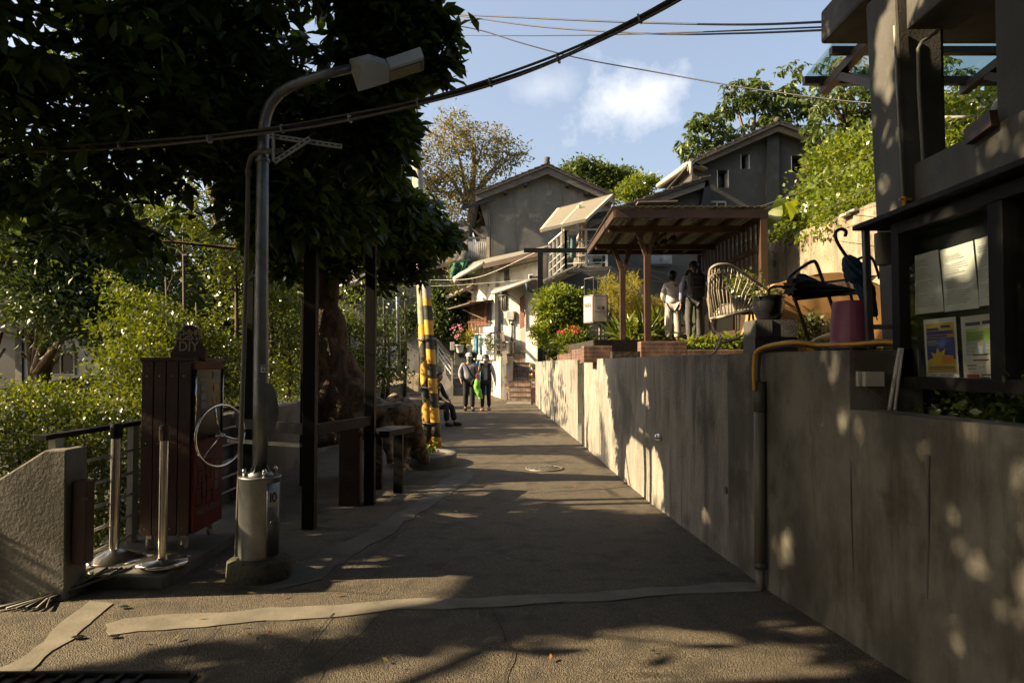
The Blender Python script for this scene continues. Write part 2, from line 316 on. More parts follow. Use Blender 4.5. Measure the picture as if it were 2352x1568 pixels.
def stripe_mat(name, base, dirv, period, helix, ztop, plain):
    """yellow and black bands wound round a leaning pole, plain above ztop"""
    m, n, l, b, o = new_mat(name)
    g = n.new('ShaderNodeNewGeometry'); sp = n.new('ShaderNodeSeparateXYZ'); l.new(g.outputs['Position'], sp.inputs[0])
    def MM(op, a, c=None):
        q = n.new('ShaderNodeMath'); q.operation = op
        for i, w in enumerate((a, c)):
            if w is None: continue
            if isinstance(w, (int, float)): q.inputs[i].default_value = w
            else: l.new(w, q.inputs[i])
        return q.outputs[0]
    Z = sp.outputs[2]
    ax = MM('SUBTRACT', MM('SUBTRACT', sp.outputs[0], base[0]), MM('MULTIPLY', Z, dirv[0]))
    ay = MM('SUBTRACT', MM('SUBTRACT', sp.outputs[1], base[1]), MM('MULTIPLY', Z, dirv[1]))
    ang = MM('ARCTAN2', ay, ax)
    v = MM('ADD', MM('DIVIDE', Z, period), MM('MULTIPLY', ang, helix / (2 * PI)))
    band = MM('GREATER_THAN', MM('FRACT', v), .5)
    no = n.new('ShaderNodeTexNoise'); no.inputs['Scale'].default_value = 9; no.inputs['Detail'].default_value = 8; l.new(g.outputs['Position'], no.inputs['Vector'])
    def mix(f, a, c):
        x = n.new('ShaderNodeMix'); x.data_type = 'RGBA'; l.new(f, x.inputs[0])
        for k, q in ((6, a), (7, c)):
            if isinstance(q, tuple): x.inputs[k].default_value = c4(q)
            else: l.new(q, x.inputs[k])
        return x.outputs[2]
    mr = n.new('ShaderNodeMapRange'); mr.inputs['From Min'].default_value = .35; mr.inputs['From Max'].default_value = .7; l.new(no.outputs['Fac'], mr.inputs[0])
    yel = mix(mr.outputs[0], (.66, .37, .035), (.42, .25, .06)); blk = mix(mr.outputs[0], (.018, .017, .016), (.05, .045, .04))
    pl = mix(mr.outputs[0], plain, tuple(.6 * q for q in plain))
    s = mix(band, yel, blk); out = mix(MM('GREATER_THAN', Z, ztop), s, pl)
    l.new(out, b.inputs['Base Color']); b.inputs['Roughness'].default_value = .5
    bp = n.new('ShaderNodeBump'); bp.inputs['Strength'].default_value = .3; bp.inputs['Distance'].default_value = .02; l.new(no.outputs['Fac'], bp.inputs['Height']); l.new(bp.outputs[0], b.inputs['Normal'])
    return m

lf_canopy = leafm('broad_dark_leaves', (.014, .032, .006), (.060, .095, .014), .36, .35, .42)
lf_shrub = leafm('glossy_shrub_leaves', (.046, .074, .009), (.105, .13, .013), .30, .6, .32)
lf_bright = leafm('bright_leaves', (.075, .12, .014), (.14, .17, .022), .38, .5, .35)
lf_hill = leafm('hill_leaves', (.038, .065, .013), (.075, .105, .02), .32, .4, .45)
lf_dark = leafm('dark_hill_leaves', (.025, .045, .010), (.05, .075, .016), .26, .4, .45)
lf_dry = leafm('olive_and_ochre_leaves', (.10, .11, .035), (.17, .135, .04), .35, .3, .5)
lf_yellow = leafm('yellow_green_needles', (.17, .17, .02), (.26, .23, .03), .4, .3, .5)
lf_ivy = leafm('ivy_leaves', (.03, .055, .012), (.065, .09, .02), .26, .5, .35)
lf_red = leafm('red_petals', (.55, .03, .03), (.65, .06, .05), .3, .3, .5)
lf_pinkf = leafm('pink_petals', (.65, .18, .28), (.7, .3, .4), .3, .3, .5)
lf_orange = leafm('dry_orange_leaves', (.20, .065, .02), (.26, .12, .04), .3, .3, .5)

# ---------------------------------------------------------------- scene bookkeeping
def tag(o, label=None, cat=None, group=None, kind=None):
    if label: o['label'] = label
    if cat: o['category'] = cat
    if group: o['group'] = group
    if kind: o['kind'] = kind
    return o
def thing(name, loc, label, cat, group=None):
    o = bpy.data.objects.new(name, None); col.objects.link(o); o.location = loc; o.empty_display_size = .2
    return tag(o, label, cat, group)
def wloc(o):
    v = Vector((0, 0, 0))
    while o is not None: v += o.location; o = o.parent
    return v
class MB:
    def __init__(s, T=None): s.v = []; s.f = []; s.T = T; s.mi = []; s.cur = 0; s.sm = []; s.smooth = False
    def add(s, vs, fs):
        o = len(s.v)
        s.v += [tuple(s.T @ Vector(p)) if s.T is not None else tuple(p) for p in vs]
        s.f += [tuple(i + o for i in f) for f in fs]; s.mi += [s.cur] * len(fs); s.sm += [s.smooth] * len(fs)
        return s
    def box(s, a, b):
        x0, y0, z0 = a; x1, y1, z1 = b
        return s.add([(x0, y0, z0), (x1, y0, z0), (x1, y1, z0), (x0, y1, z0), (x0, y0, z1), (x1, y0, z1), (x1, y1, z1), (x0, y1, z1)],
                     [(0, 3, 2, 1), (4, 5, 6, 7), (0, 1, 5, 4), (1, 2, 6, 5), (2, 3, 7, 6), (3, 0, 4, 7)])
    def beam(s, p0, p1, w, h, up=(0, 0, 1)):
        p0 = Vector(p0); p1 = Vector(p1); d = (p1 - p0).normalized(); u = Vector(up)
        if abs(d.dot(u.normalized())) > .98: u = Vector((0, 1, 0))
        a = d.cross(u).normalized(); b = a.cross(d).normalized()
        vs = []
        for p in (p0, p1):
            for (i, j) in ((-1, -1), (1, -1), (1, 1), (-1, 1)): vs.append(p + a * (w / 2 * i) + b * (h / 2 * j))
        return s.add(vs, [(0, 3, 2, 1), (4, 5, 6, 7), (0, 1, 5, 4), (1, 2, 6, 5), (2, 3, 7, 6), (3, 0, 4, 7)])
    def tube(s, pts, r, n=8, caps=True, rough=0, seed=0):
        pts = [Vector(p) for p in pts]; rr = r if isinstance(r, (list, tuple)) else [r] * len(pts)
        vs = []; prevu = None
        for i, p in enumerate(pts):
            d = (pts[min(i + 1, len(pts) - 1)] - pts[max(i - 1, 0)])
            d = d.normalized() if d.length > 1e-9 else Vector((0, 0, 1))
            if prevu is None:
                u = Vector((0, 0, 1)).cross(d)
                if u.length < .1: u = Vector((1, 0, 0)).cross(d)
            else: u = prevu - d * prevu.dot(d)
            u.normalize(); prevu = u; w = d.cross(u)
            for k in range(n):
                a = 2 * PI * k / n; q = rr[i]
                o = u * math.cos(a) + w * math.sin(a)
                if rough: q *= 1 + rough * noise.noise((p + o * rr[i]) * 3.1 + Vector((seed, 0, 0))) + rough * .5 * noise.noise((p + o * rr[i]) * 9.0)
                vs.append(p + o * q)
        fs = [(i * n + k, i * n + (k + 1) % n, (i + 1) * n + (k + 1) % n, (i + 1) * n + k) for i in range(len(pts) - 1) for k in range(n)]
        sm = s.smooth; s.smooth = True
        if caps:
            s.add(vs, fs); o = len(s.v) - len(vs); s.smooth = False
            s.f += [tuple(o + k for k in range(n))[::-1], tuple(o + (len(pts) - 1) * n + k for k in range(n))]; s.mi += [s.cur] * 2; s.sm += [False] * 2
        else: s.add(vs, fs)
        s.smooth = sm
        return s
    def lathe(s, prof, c, n=24, sq=(1, 1)):
        c = Vector(c); vs = []
        for (r, z) in prof:
            for k in range(n):
                a = 2 * PI * k / n; vs.append(c + Vector((r * math.cos(a) * sq[0], r * math.sin(a) * sq[1], z)))
        fs = [(i * n + k, i * n + (k + 1) % n, (i + 1) * n + (k + 1) % n, (i + 1) * n + k) for i in range(len(prof) - 1) for k in range(n)]
        sm = s.smooth; s.smooth = True; s.add(vs, fs); s.smooth = sm
        return s
    def prism(s, pts, vec):
        n = len(pts); vec = Vector(vec); vs = [Vector(p) for p in pts] + [Vector(p) + vec for p in pts]
        fs = [tuple(range(n))[::-1], tuple(range(n, 2 * n))] + [(i, (i + 1) % n, (i + 1) % n + n, i + n) for i in range(n)]
        return s.add(vs, fs)
    def slab(s, pts, th):
        """thick sheet: polygon pts (3d) thickened downwards"""
        return s.prism(pts, (0, 0, -th))
    def poly(s, pts): return s.add(pts, [tuple(range(len(pts)))])
    def grid(s, fn, nu, nv, closed=False):
        vs = [fn(i / nu, j / nv) for i in range(nu + 1) for j in range(nv + 1)]
        fs = [(i * (nv + 1) + j, (i + 1) * (nv + 1) + j, (i + 1) * (nv + 1) + j + 1, i * (nv + 1) + j + 1) for i in range(nu) for j in range(nv)]
        return s.add(vs, fs)
    def ball(s, c, r, n=10):
        c = Vector(c); r = r if isinstance(r, (tuple, list)) else (r, r, r)
        return s.grid_s(lambda u, v: (c.x + r[0] * math.cos(2 * PI * u) * math.sin(PI * v), c.y + r[1] * math.sin(2 * PI * u) * math.sin(PI * v), c.z + r[2] * math.cos(PI * v)), n, n)
    def grid_s(s, fn, a, b):
        sm = s.smooth; s.smooth = True; s.grid(fn, a, b); s.smooth = sm; return s
    def build(s, name, mat, parent=None, label=None, cat=None, group=None, kind=None, bevel=0, solid=0):
        me = bpy.data.meshes.new(name)
        off = wloc(parent) if parent is not None else None
        if off is None:
            a = np.array(s.v); off = Vector(((a[:, 0].min() + a[:, 0].max()) / 2, (a[:, 1].min() + a[:, 1].max()) / 2, a[:, 2].min()))
        me.from_pydata([(x - off.x, y - off.y, z - off.z) for x, y, z in s.v], [], s.f)
        for q in (mat if isinstance(mat, (list, tuple)) else [mat]): me.materials.append(q)
        me.polygons.foreach_set('material_index', s.mi); me.polygons.foreach_set('use_smooth', s.sm)
        o = bpy.data.objects.new(name, me); col.objects.link(o)
        if parent is not None: o.parent = parent
        else: o.location = off
        bm = bmesh.new(); bm.from_mesh(me); bmesh.ops.recalc_face_normals(bm, faces=bm.faces); bm.to_mesh(me); bm.free()
        if solid: md = o.modifiers.new('s', 'SOLIDIFY'); md.thickness = solid
        if bevel: md = o.modifiers.new('b', 'BEVEL'); md.width = bevel; md.segments = 2; md.limit_method = 'ANGLE'; md.angle_limit = R(40)
        return tag(o, label, cat, group, kind)
def struct(name, mb, mat, bevel=0): return mb.build(name, mat, kind='structure', bevel=bevel)
def children(o): return list(o.children)
def copy_tree(o, delta=None, label=None, parent=None):
    c = o.copy(); col.objects.link(c)
    if parent is not None: c.parent = parent
    for ch in children(o): copy_tree(ch, None, None, c)
    if delta is not None: c.location = o.location + Vector(delta)
    if label: c['label'] = label
    return c
def text(name, s, size, mat, parent, origin, xdir, ydir, align='CENTER', extr=.0008, bold=0.0, spacing=1.0, stretch=(1, 1)):
    cu = bpy.data.curves.new(name, 'FONT'); cu.body = s; cu.size = size; cu.align_x = align; cu.align_y = 'CENTER'; cu.extrude = extr; cu.offset = bold; cu.space_character = spacing; cu.resolution_u = 3
    tmp = bpy.data.objects.new(name, cu); col.objects.link(tmp)
    dg = bpy.context.evaluated_depsgraph_get(); me = bpy.data.meshes.new_from_object(tmp.evaluated_get(dg)); bpy.data.objects.remove(tmp)
    X = Vector(xdir).normalized() * stretch[0]; Y = Vector(ydir).normalized() * stretch[1]; Zn = X.normalized().cross(Y.normalized())
    M = Matrix.Translation(Vector(origin) - wloc(parent)) @ Matrix((X, Y, Zn)).transposed().to_4x4()
    me.transform(M); me.materials.clear(); me.materials.append(mat)
    o = bpy.data.objects.new(name, me); col.objects.link(o); o.parent = parent
    return o
def cut(o, boxes):
    """cut real openings out of a mesh"""
    mb = MB()
    for b in boxes: mb.box(*b)
    c = mb.build('cutter', m_dark); bpy.context.view_layer.update()
    md = o.modifiers.new('cut', 'BOOLEAN'); md.object = c; md.operation = 'DIFFERENCE'; md.solver = 'EXACT'
    dg = bpy.context.evaluated_depsgraph_get(); me = bpy.data.meshes.new_from_object(o.evaluated_get(dg)); o.modifiers.remove(md); o.data = me
    bpy.data.objects.remove(c)

# ---------------------------------------------------------------- foliage
T4 = (np.array([(0, 0, 0), (.5, .45, .10), (0, 1, -.05), (-.5, .45, .10)]), [(0, 1, 2, 3)])
T8 = (np.array([(0, 0, 0), (.33, .28, .05), (.5, .62, .04), (0, 1, -.10), (-.5, .62, .04), (-.33, .28, .05), (0, .3, -.02), (0, .64, -.03)]),
      [(0, 1, 6), (1, 2, 7, 6), (2, 3, 7), (0, 6, 5), (6, 7, 4, 5), (7, 3, 4)])
def unit(a): return a / (np.linalg.norm(a, axis=1, keepdims=True) + 1e-9)
def leaf_mesh(name, P, D, Nn, L, W, mat, tmpl, parent=None):
    D = unit(D); Nn = unit(Nn - D * (Nn * D).sum(1, keepdims=True)); S = np.cross(D, Nn)
    tv, tf = tmpl; k = len(tv); n = len(P)
    V = P[:, None, :] + S[:, None, :] * (tv[None, :, 0:1] * W[:, None, None]) + D[:, None, :] * (tv[None, :, 1:2] * L[:, None, None]) + Nn[:, None, :] * (tv[None, :, 2:3] * L[:, None, None])
    V = V.reshape(-1, 3)
    off = np.array(wloc(parent)) if parent is not None else np.array((P[:, 0].mean(), P[:, 1].mean(), P[:, 2].min()))
    V = V - off
    loops = np.array([i for f in tf for i in f]); cnt = np.array([len(f) for f in tf])
    LI = (loops[None, :] + (np.arange(n) * k)[:, None]).ravel(); LT = np.tile(cnt, n); LS = np.concatenate(([0], np.cumsum(LT)[:-1]))
    me = bpy.data.meshes.new(name); me.vertices.add(len(V)); me.vertices.foreach_set('co', V.astype(np.float32).ravel())
    me.loops.add(len(LI)); me.loops.foreach_set('vertex_index', LI.astype(np.int32))
    me.polygons.add(len(LT)); me.polygons.foreach_set('loop_start', LS.astype(np.int32)); me.polygons.foreach_set('loop_total', LT.astype(np.int32))
    me.update(calc_edges=True); me.materials.append(mat)
    o = bpy.data.objects.new(name, me); col.objects.link(o)
    if parent is not None: o.parent = parent
    else: o.location = off
    return o
def clumps(blobs, n, rng, shell=.55):
    """clump centres spread through ellipsoids, more towards their outside"""
    w = np.array([b[6] if len(b) > 6 else b[3] * b[4] * b[5] for b in blobs], float); idx = rng.choice(len(blobs), n, p=w / w.sum())
    B = np.array([b[:6] for b in blobs], float)[idx]
    d = unit(rng.normal(size=(n, 3))); r = shell + (1 - shell) * rng.random(n) ** .6
    r = np.where(rng.random(n) < .25, rng.random(n), r)
    return B[:, :3] + d * B[:, 3:] * r[:, None], d
def foliage(name, blobs, nclump, per, leaf, mat, parent=None, seed=1, sig=.2, tmpl=T4, up=.6, mask=True, shell=.55, droop=0.0, flat=1.0, vary=.35, zmin=None, zflat=.7):
    rng = np.random.default_rng(seed)
    C, d = clumps(blobs, nclump, rng, shell)
    n = nclump * per
    c = np.repeat(C, per, 0); out = np.repeat(d, per, 0)
    P = c + rng.normal(size=(n, 3)) * np.array((sig, sig, sig * zflat)) * np.repeat(.6 + .8 * rng.random(nclump), per)[:, None]
    if mask:
        k = ~in_gap(P, rng); P = P[k]; out = out[k]
    if zmin is not None:
        k = P[:, 2] > zmin; P = P[k]; out = out[k]
    n = len(P)
    D = rng.normal(size=(n, 3)) * .8 + out * .9; D[:, 2] = D[:, 2] * flat - droop
    Nn = rng.normal(size=(n, 3)) * .7; Nn[:, 2] += up
    L = leaf[0] * (1 - vary + 2 * vary * rng.random(n)); W = L * leaf[1]
    return leaf_mesh(name, P, D, Nn, L, W, mat, tmpl, parent), C
def rosettes(name, blobs, n, per, leaf, mat, parent=None, seed=1, droop=.35, tmpl=T8, mask=True, shell=.5, extra=None):
    rng = np.random.default_rng(seed)
    C, d = clumps(blobs, n, rng, shell)
    if extra is not None: C = np.concatenate([C, extra]); n = len(C)
    ph = (np.arange(per) / per * 2 * PI)[None, :] + rng.random((n, 1)) * 6.28 + rng.normal(size=(n, per)) * .25
    el = -droop + rng.normal(size=(n, per)) * .4
    ax = unit(rng.normal(size=(n, 3)) * .5 + np.array((0, 0, 1.0)))
    D = np.stack([np.cos(ph) * np.cos(el), np.sin(ph) * np.cos(el), np.sin(el)], -1).reshape(-1, 3)
    Nn = np.repeat(ax, per, 0) + rng.normal(size=(n * per, 3)) * .3
    P = np.repeat(C, per, 0) + D * .02 + rng.normal(size=(n * per, 3)) * .03
    L = leaf[0] * (.6 + .6 * rng.random(n * per))
    if mask:
        k = ~(in_gap(P, rng) | in_gap(P + D * L[:, None], rng)); P = P[k]; D = D[k]; Nn = Nn[k]; L = L[k]
    return leaf_mesh(name, P, D, Nn, L, L * leaf[1], mat, tmpl, parent), C
def branches(name, limbs, C, mat, parent, rng_seed=1, maxn=80, r0=.03, spread=1.6):
    """limbs: list of (points, radii); twigs run from the nearest limb point to a sample of leaf clumps"""
    mb = MB(); rnd = random.Random(rng_seed)
    allp = []
    for pts, rr in limbs:
        mb.tube(pts, rr, 9, rough=.12, seed=rng_seed)
        for a, b, ra, rb in zip(pts, pts[1:], rr, rr[1:]):
            for k in range(5):
                t = k / 5; allp.append((Vector(a).lerp(Vector(b), t), ra + (rb - ra) * t))
    C = list(C); rnd.shuffle(C)
    for c in C[:maxn]:
        c = Vector(c); cand = [q for q in allp if q[0].z < c.z + .4] or allp
        q = min(cand, key=lambda q: (q[0] - c).length)
        if (q[0] - c).length > 6: continue
        mid = q[0].lerp(c, .5) + Vector((rnd.uniform(-.2, .2), rnd.uniform(-.2, .2), rnd.uniform(0, .3))) * min(1, (q[0] - c).length / 2)
        r = min(r0, q[1] * .6); mb.tube([q[0], mid, c], [r, r * .6, r * .2], 5, caps=False)
        allp.append((mid, r * .6))
    return mb.build(name, mat, parent)

# ================================================================ THE SETTING
def smooth(a, b, x):
    t = min(1, max(0, (x - a) / (b - a))); return t * t * (3 - 2 * t)
def terrain_z(x, y):
    z = -.5
    if x < -3.4: z = -.45 - .9 * smooth(-3.4, -5.5, x) - 1.0 * smooth(-6, -16, x)
    if x > 5.05: z = -.5 + 4.0 * smooth(5.05, 5.6, x) + .28 * max(0, min(x, 14) - 5.4)
    if x > 5.05 and x < 60: z += .3 * noise.noise(Vector((x * .3, y * .3, 0)))
    z += smooth(29, 60, y) * 6 + .03 * max(0, min(y, 200) - 45)
    z += min(8, max(0, abs(x) - 25) * .15) * smooth(10, 40, y)
    return z
xs = sorted(set([-400, -250, -160, -110, -80, -60, -45, -35, -28, -22, -18, -15, -12, -10, -8, -7, -6, -5.2, -4.6, -4, -3.6, -3.4, -1, 2, 5.0, 5.1, 5.3, 5.6, 6, 7, 8, 10, 12, 15, 19, 24, 30, 38, 48, 60, 80, 110, 160, 250, 400]))
yv = [-300, -150, -80, -40, -20, -10, -5, 0, 3, 6, 9, 12, 15, 18, 21, 24, 27, 30, 34, 38, 43, 50, 60, 75, 100, 140, 200, 300, 500]
mb = MB(); mb.add([(x, y, terrain_z(x, y)) for x in xs for y in yv], [(i * len(yv) + j, (i + 1) * len(yv) + j, (i + 1) * len(yv) + j + 1, i * len(yv) + j + 1) for i in range(len(xs) - 1) for j in range(len(yv) - 1)])
struct('terrain', mb, m_earth)
# the sloping path
def path_left(Y): return -9.0 if Y < 4.72 else (-3.35 if Y < 21 else -3.35 - .25 * (Y - 21))
Ys = [-8, -4, -1, 1, 2, 3, 3.5, 4, 4.4, 4.72, 4.7201] + [5 + .5 * i for i in range(32)] + [21 + i for i in range(10)]
mb = MB(); vs = []; fs = []; NU = 10
for Y in Ys:
    a = path_left(Y); b = wall_x(Y) + .05 if Y < 22.8 else 3.2
    for i in range(NU + 1):
        x = a + (b - a) * i / NU
        vs.append((x, Y, gz(Y) + .004 * noise.noise(Vector((x * .8, Y * .8, 3)))))
for j in range(len(Ys) - 1):
    for i in range(NU): fs.append((j * (NU + 1) + i, j * (NU + 1) + i + 1, (j + 1) * (NU + 1) + i + 1, (j + 1) * (NU + 1) + i))
mb.add(vs, fs); mb.sm = [True] * len(mb.sm); struct('path', mb, m_ground)
# cement strips trowelled over the paving
def patch(name, pts, mat=m_cement, h=.007, jag=.03, seed=0, th=None):
    P = []
    n = len(pts)
    for i in range(n):
        a = Vector(pts[i]); b = Vector(pts[(i + 1) % n]); k = max(2, int((b - a).length / .07))
        for j in range(k):
            p = a.lerp(b, j / k); o = noise.noise_vector(p * 6 + Vector((seed, 0, 0))) * jag + noise.noise_vector(p * 2 + Vector((seed, 0, 0))) * jag * 1.5
            P.append((p.x + o.x, p.y + o.y, gz(p.y) + h))
    mb = MB(); mb.prism(P, (0, 0, -.03)); return struct(name, mb, mat)
G = ground_at
patch('cement_strip', [G(x, y) for x, y in ((245, 1432), (300, 1418), (520, 1405), (760, 1390), (900, 1378), (1100, 1375), (1300, 1365), (1500, 1350), (1700, 1338), (1752, 1345), (1750, 1358), (1600, 1362), (1480, 1372), (1300, 1385), (1100, 1398), (900, 1402), (760, 1417), (500, 1437), (260, 1457))], seed=1)
patch('cement_edge', [G(x, y) for x, y in ((-60, 1560), (60, 1500), (150, 1430), (205, 1385), (255, 1388), (230, 1412), (170, 1465), (110, 1500), (40, 1560), (-20, 1600))], seed=2)
patch('cement_gutter', [G(x, y) for x, y in ((520, 1350), (560, 1325), (700, 1290), (820, 1230), (900, 1190), (960, 1150), (1010, 1110), (1045, 1085), (1090, 1080), (1075, 1110), (1030, 1135), (960, 1185), (880, 1235), (800, 1285), (740, 1330), (640, 1350))], m_cementd, .006, .05, 5)
def crack(pts, seed=0):
    P = [G(*p) for p in pts]; Q = []
    for a, b in zip(P, P[1:]):
        k = max(2, int((b - a).length / .09))
        for j in range(k):
            p = a.lerp(b, j / k); o = noise.noise_vector(p * 5 + Vector((seed, 0, 0))) * .025; Q.append(Vector((p.x + o.x, p.y + o.y, gz(p.y) + .0105)))
    mb = MB(); L = []; Rr = []
    for i, p in enumerate(Q):
        d = (Q[min(i + 1, len(Q) - 1)] - Q[max(i - 1, 0)]).normalized(); w = .0035 + .003 * noise.noise(p * 9); s = Vector((-d.y, d.x, 0)) * w; L.append(p + s); Rr.append(p - s)
    n = len(L); mb.add(L + Rr, [(i, i + 1, n + i + 1, n + i) for i in range(n - 1)]); return mb
mb = MB()
for k, pts in enumerate(([(770, 1410), (700, 1490), (620, 1600)], [(880, 1408), (840, 1450), (780, 1500), (640, 1650)], [(500, 1440), (440, 1490), (380, 1560)], [(640, 1352), (700, 1356), (760, 1358), (880, 1365), (905, 1340)], [(980, 1175), (900, 1240), (830, 1290), (760, 1340)], [(1060, 1120), (1100, 1095), (1110, 1080)], [(1130, 1400), (1180, 1500), (1150, 1600)])):
    c = crack(pts, k); mb.add(c.v, c.f)
struct('path_cracks', mb, m_soil)
# small drill holes and leaf litter by the cement strip
for k, (px, py, r) in enumerate(((285, 1397, .035), (180, 1467, .04), (262, 1465, .035), (1500, 1500, .015))):
    mb = MB(); p = G(px, py); mb.lathe([(r, .0), (r * .8, .003), (0.001, .003)], (p.x, p.y, .015), 12, (1, .6)); struct('path_hole', mb, m_dark)
t = thing('manhole_cover', G(1250, 1076), 'round cast iron manhole cover set in the path beside the concrete wall', 'manhole cover')
c = t.location; mb = MB(); mb.lathe([(.285, .0), (.285, .016), (.25, .018), (.25, .008)], c, 32); mb.build('frame', m_signframe, t)
mb = MB(); mb.lathe([(.245, .0), (.245, .014), (.001, .014)], c, 32)
for k in range(14):
    a = k * PI / 7
    for r in (.07, .12, .17, .215): mb.box((c.x + r * math.cos(a) - .014, c.y + r * math.sin(a) - .014, c.z + .01), (c.x + r * math.cos(a) + .014, c.y + r * math.sin(a) + .014, c.z + .022))
mb.build('lid', m_signframe, t)
t = thing('drain_grate', G(92, 1578), 'black iron drain grate at the lower left corner of the path', 'drain grate')
c = t.location; mb = MB()
for k in range(13): mb.box((c.x - .75 + k * .1, c.y - .35, .004), (c.x - .728 + k * .1, c.y + .1, .03))
for y in (-.35, -.2, -.05, .1): mb.box((c.x - .77, c.y + y - .012, .002), (c.x + .69, c.y + y + .012, .032))
mb.build('grating', m_black, t); mb = MB(); mb.box((c.x - .8, c.y - .38, -.03), (c.x + .72, c.y + .13, .0145)); mb.build('pit', m_dark, t)

# ---------------------------------------------------------------- right retaining wall and the terrace behind
def wall_z(Y): return 1.68 + .004 * math.sin(Y * 3) 
rw = thing('retaining_wall', (1.7, 8, 0), 'long streaked grey concrete retaining wall along the right side of the path', 'wall')
NICHE = (ground_at(1330, 1010).y + .15, ground_at(1310, 995).y + .75)
def wall_run(y0, y1, z0, z1, th, n, seed=0):
    mb = MB(); NZ = 10
    Y = [y0 + (y1 - y0) * i / n for i in range(n + 1)]
    vs = []
    for yy in Y:
        x = wall_x(yy)
        for k in range(NZ + 1):
            z = z0 + (z1 - z0) * k / NZ
            o = .012 * noise.noise(Vector((yy * 1.3, z * 2, seed))) + .006 * noise.noise(Vector((yy * 9, z * 1.5, seed)))
            vs.append((x + o, yy, z + (.012 * noise.noise(Vector((yy * 2.5, 5, seed))) if k == NZ else 0)))
    m = NZ + 1; nn = len(vs)
    back = [(wall_x(yy) + th, yy, z) for yy in Y for z in (z0, z1)]
    fs = [(i * m + k, (i + 1) * m + k, (i + 1) * m + k + 1, i * m + k + 1) for i in range(n) for k in range(NZ)]
    fs += [(i * m + NZ, (i + 1) * m + NZ, nn + 2 * (i + 1) + 1, nn + 2 * i + 1) for i in range(n)]
    fs += [(nn + 2 * i, nn + 2 * i + 2, nn + 2 * i + 3, nn + 2 * i + 1) for i in range(n)]
    fs += [tuple(k for k in range(m)) + (nn + 1, nn), tuple(n * m + k for k in range(m)) + (nn + 2 * n + 1, nn + 2 * n)]
    mb.add(vs + back, fs); return mb
yn0 = 13.2; yn1 = 13.75
wall_run(4.02, 5.7, -.3, 1.68, .42, 14).build('wall_panel', m_concdark, rw); wall_run(5.702, 7.3, -.3, 1.68, .42, 14).build('wall_panel', m_concmid, rw); wall_run(7.302, yn0, -.3, 1.68, .42, 50).build('wall_panel', m_conc, rw)  # nearer panels coloured darker to deepen the shade on them
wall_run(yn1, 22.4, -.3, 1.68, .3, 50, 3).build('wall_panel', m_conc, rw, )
mb = wall_run(yn0, yn1, -.3, .42, .3, 4, 5); mb.build('wall_step', m_conc2, rw)
mb = MB(); mb.box((wall_x(13.4) + .3, yn0 - .2, .2), (wall_x(13.4) + .45, yn1 + .2, 1.66)); mb.build('recess_back', m_conc2, rw)
lw = thing('low_planter_wall', (2.1, 3, 0), 'lower mossy grey concrete planter wall under the notice board', 'wall')
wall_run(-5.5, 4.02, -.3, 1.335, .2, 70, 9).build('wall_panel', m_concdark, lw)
mb = MB()
pts = [wall_at(2133, y) for y in (1045, 1090, 1150, 1200, 1260, 1300, 1345, 1375)]
mb.tube([(p.x - .002, p.y, p.z) for p in pts], [.022, .009, .008, .007, .009, .007, .012, .005], 6, rough=.5); mb.build('weep_hole_stain', m_conc2, lw)
def wallhole(px, py, r, par):
    p = wall_at(px, py); mb = MB(); mb.tube([(p.x - .012, p.y, p.z), (p.x + .05, p.y, p.z)], r, 12); mb.build('weep_hole', m_dark, par)
wallhole(1519, 1005, .03, rw); wallhole(1669, 1125, .03, rw)
p = wall_at(1519, 1003); mb = MB(); mb.tube([(p.x - .05, p.y, p.z), (p.x + .02, p.y, p.z)], .035, 12); mb.ball((p.x - .05, p.y, p.z), .03, 8); mb.build('wall_lamp', m_chrome, rw)
# terrace surface, retaining edge and its soil
mb = MB(); mb.box((1.2, 4.05, .5), (5.05, 10.0, 1.60)); mb.box((1.05, 10.0, .5), (5.05, 13.1, 1.62)); mb.box((1.2, 13.1, .5), (5.05, 19.2, 2.05)); mb.box((1.3, 11.4, .6), (5.05, 13.12, 1.80))
mb.box((1.66, 4.03, .5), (2.0, 9.5, 1.60))
mb.v = [(max(x, wall_x(y) + .22) if x < 2.2 else x, y, z) for x, y, z in mb.v]
struct('terrace_ground', mb, m_soil)
mb = MB(); mb.box((2.22, -6, .3), (9, 4.02, 1.15)); mb.box((2.6, 4.02, .3), (9, 8.6, 1.59)); struct('planter_ground', mb, m_soil)

# small cover of weeds rooted behind the low wall
def tuft(name, blobs, n, per, leaf, mat, label, cat, group=None, **kw):
    o, C = foliage(name, blobs, n, per, leaf, mat, None, **kw); return tag(o, label, cat, group)
tuft('fern_bed', [(2.42, 3.6, 1.36, .2, .35, .07), (2.45, 2.9, 1.36, .2, .6, .09), (2.4, 3.15, 1.45, .12, .2, .10)], 130, 12, (.045, .6), lf_ivy, 'low dark ferns growing behind the low planter wall under the notice board', 'plant', seed=21, sig=.05)

# ================================================================ LEFT FOREGROUND
# stub wall at the head of the side stairs
mb = MB(); P = [at(x, y, 4.76) for x, y in ((-260, 1220), (0, 1098), (102, 1034), (140, 1032), (152, 1034))]
pr = [(-5.2, 4.76, -.6)] + [tuple(p) for p in P] + [(P[-1].x + .02, 4.76, -.6)]
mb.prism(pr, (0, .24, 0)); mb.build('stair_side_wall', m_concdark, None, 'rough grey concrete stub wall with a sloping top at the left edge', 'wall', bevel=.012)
mb = MB(); a = at(163, 1105, 4.80); b = at(203, 1292, 4.84)
mb.box((a.x + .012, 4.80, b.z), (b.x, 4.9, a.z)); mb.box((b.x - .02, 4.78, a.z - .13), (b.x + .03, 4.80, a.z - .10)); mb.build('cable_cover', m_maroon, None, 'narrow dark brown cover board fixed to the end of the stub wall', 'cover board', bevel=.004)
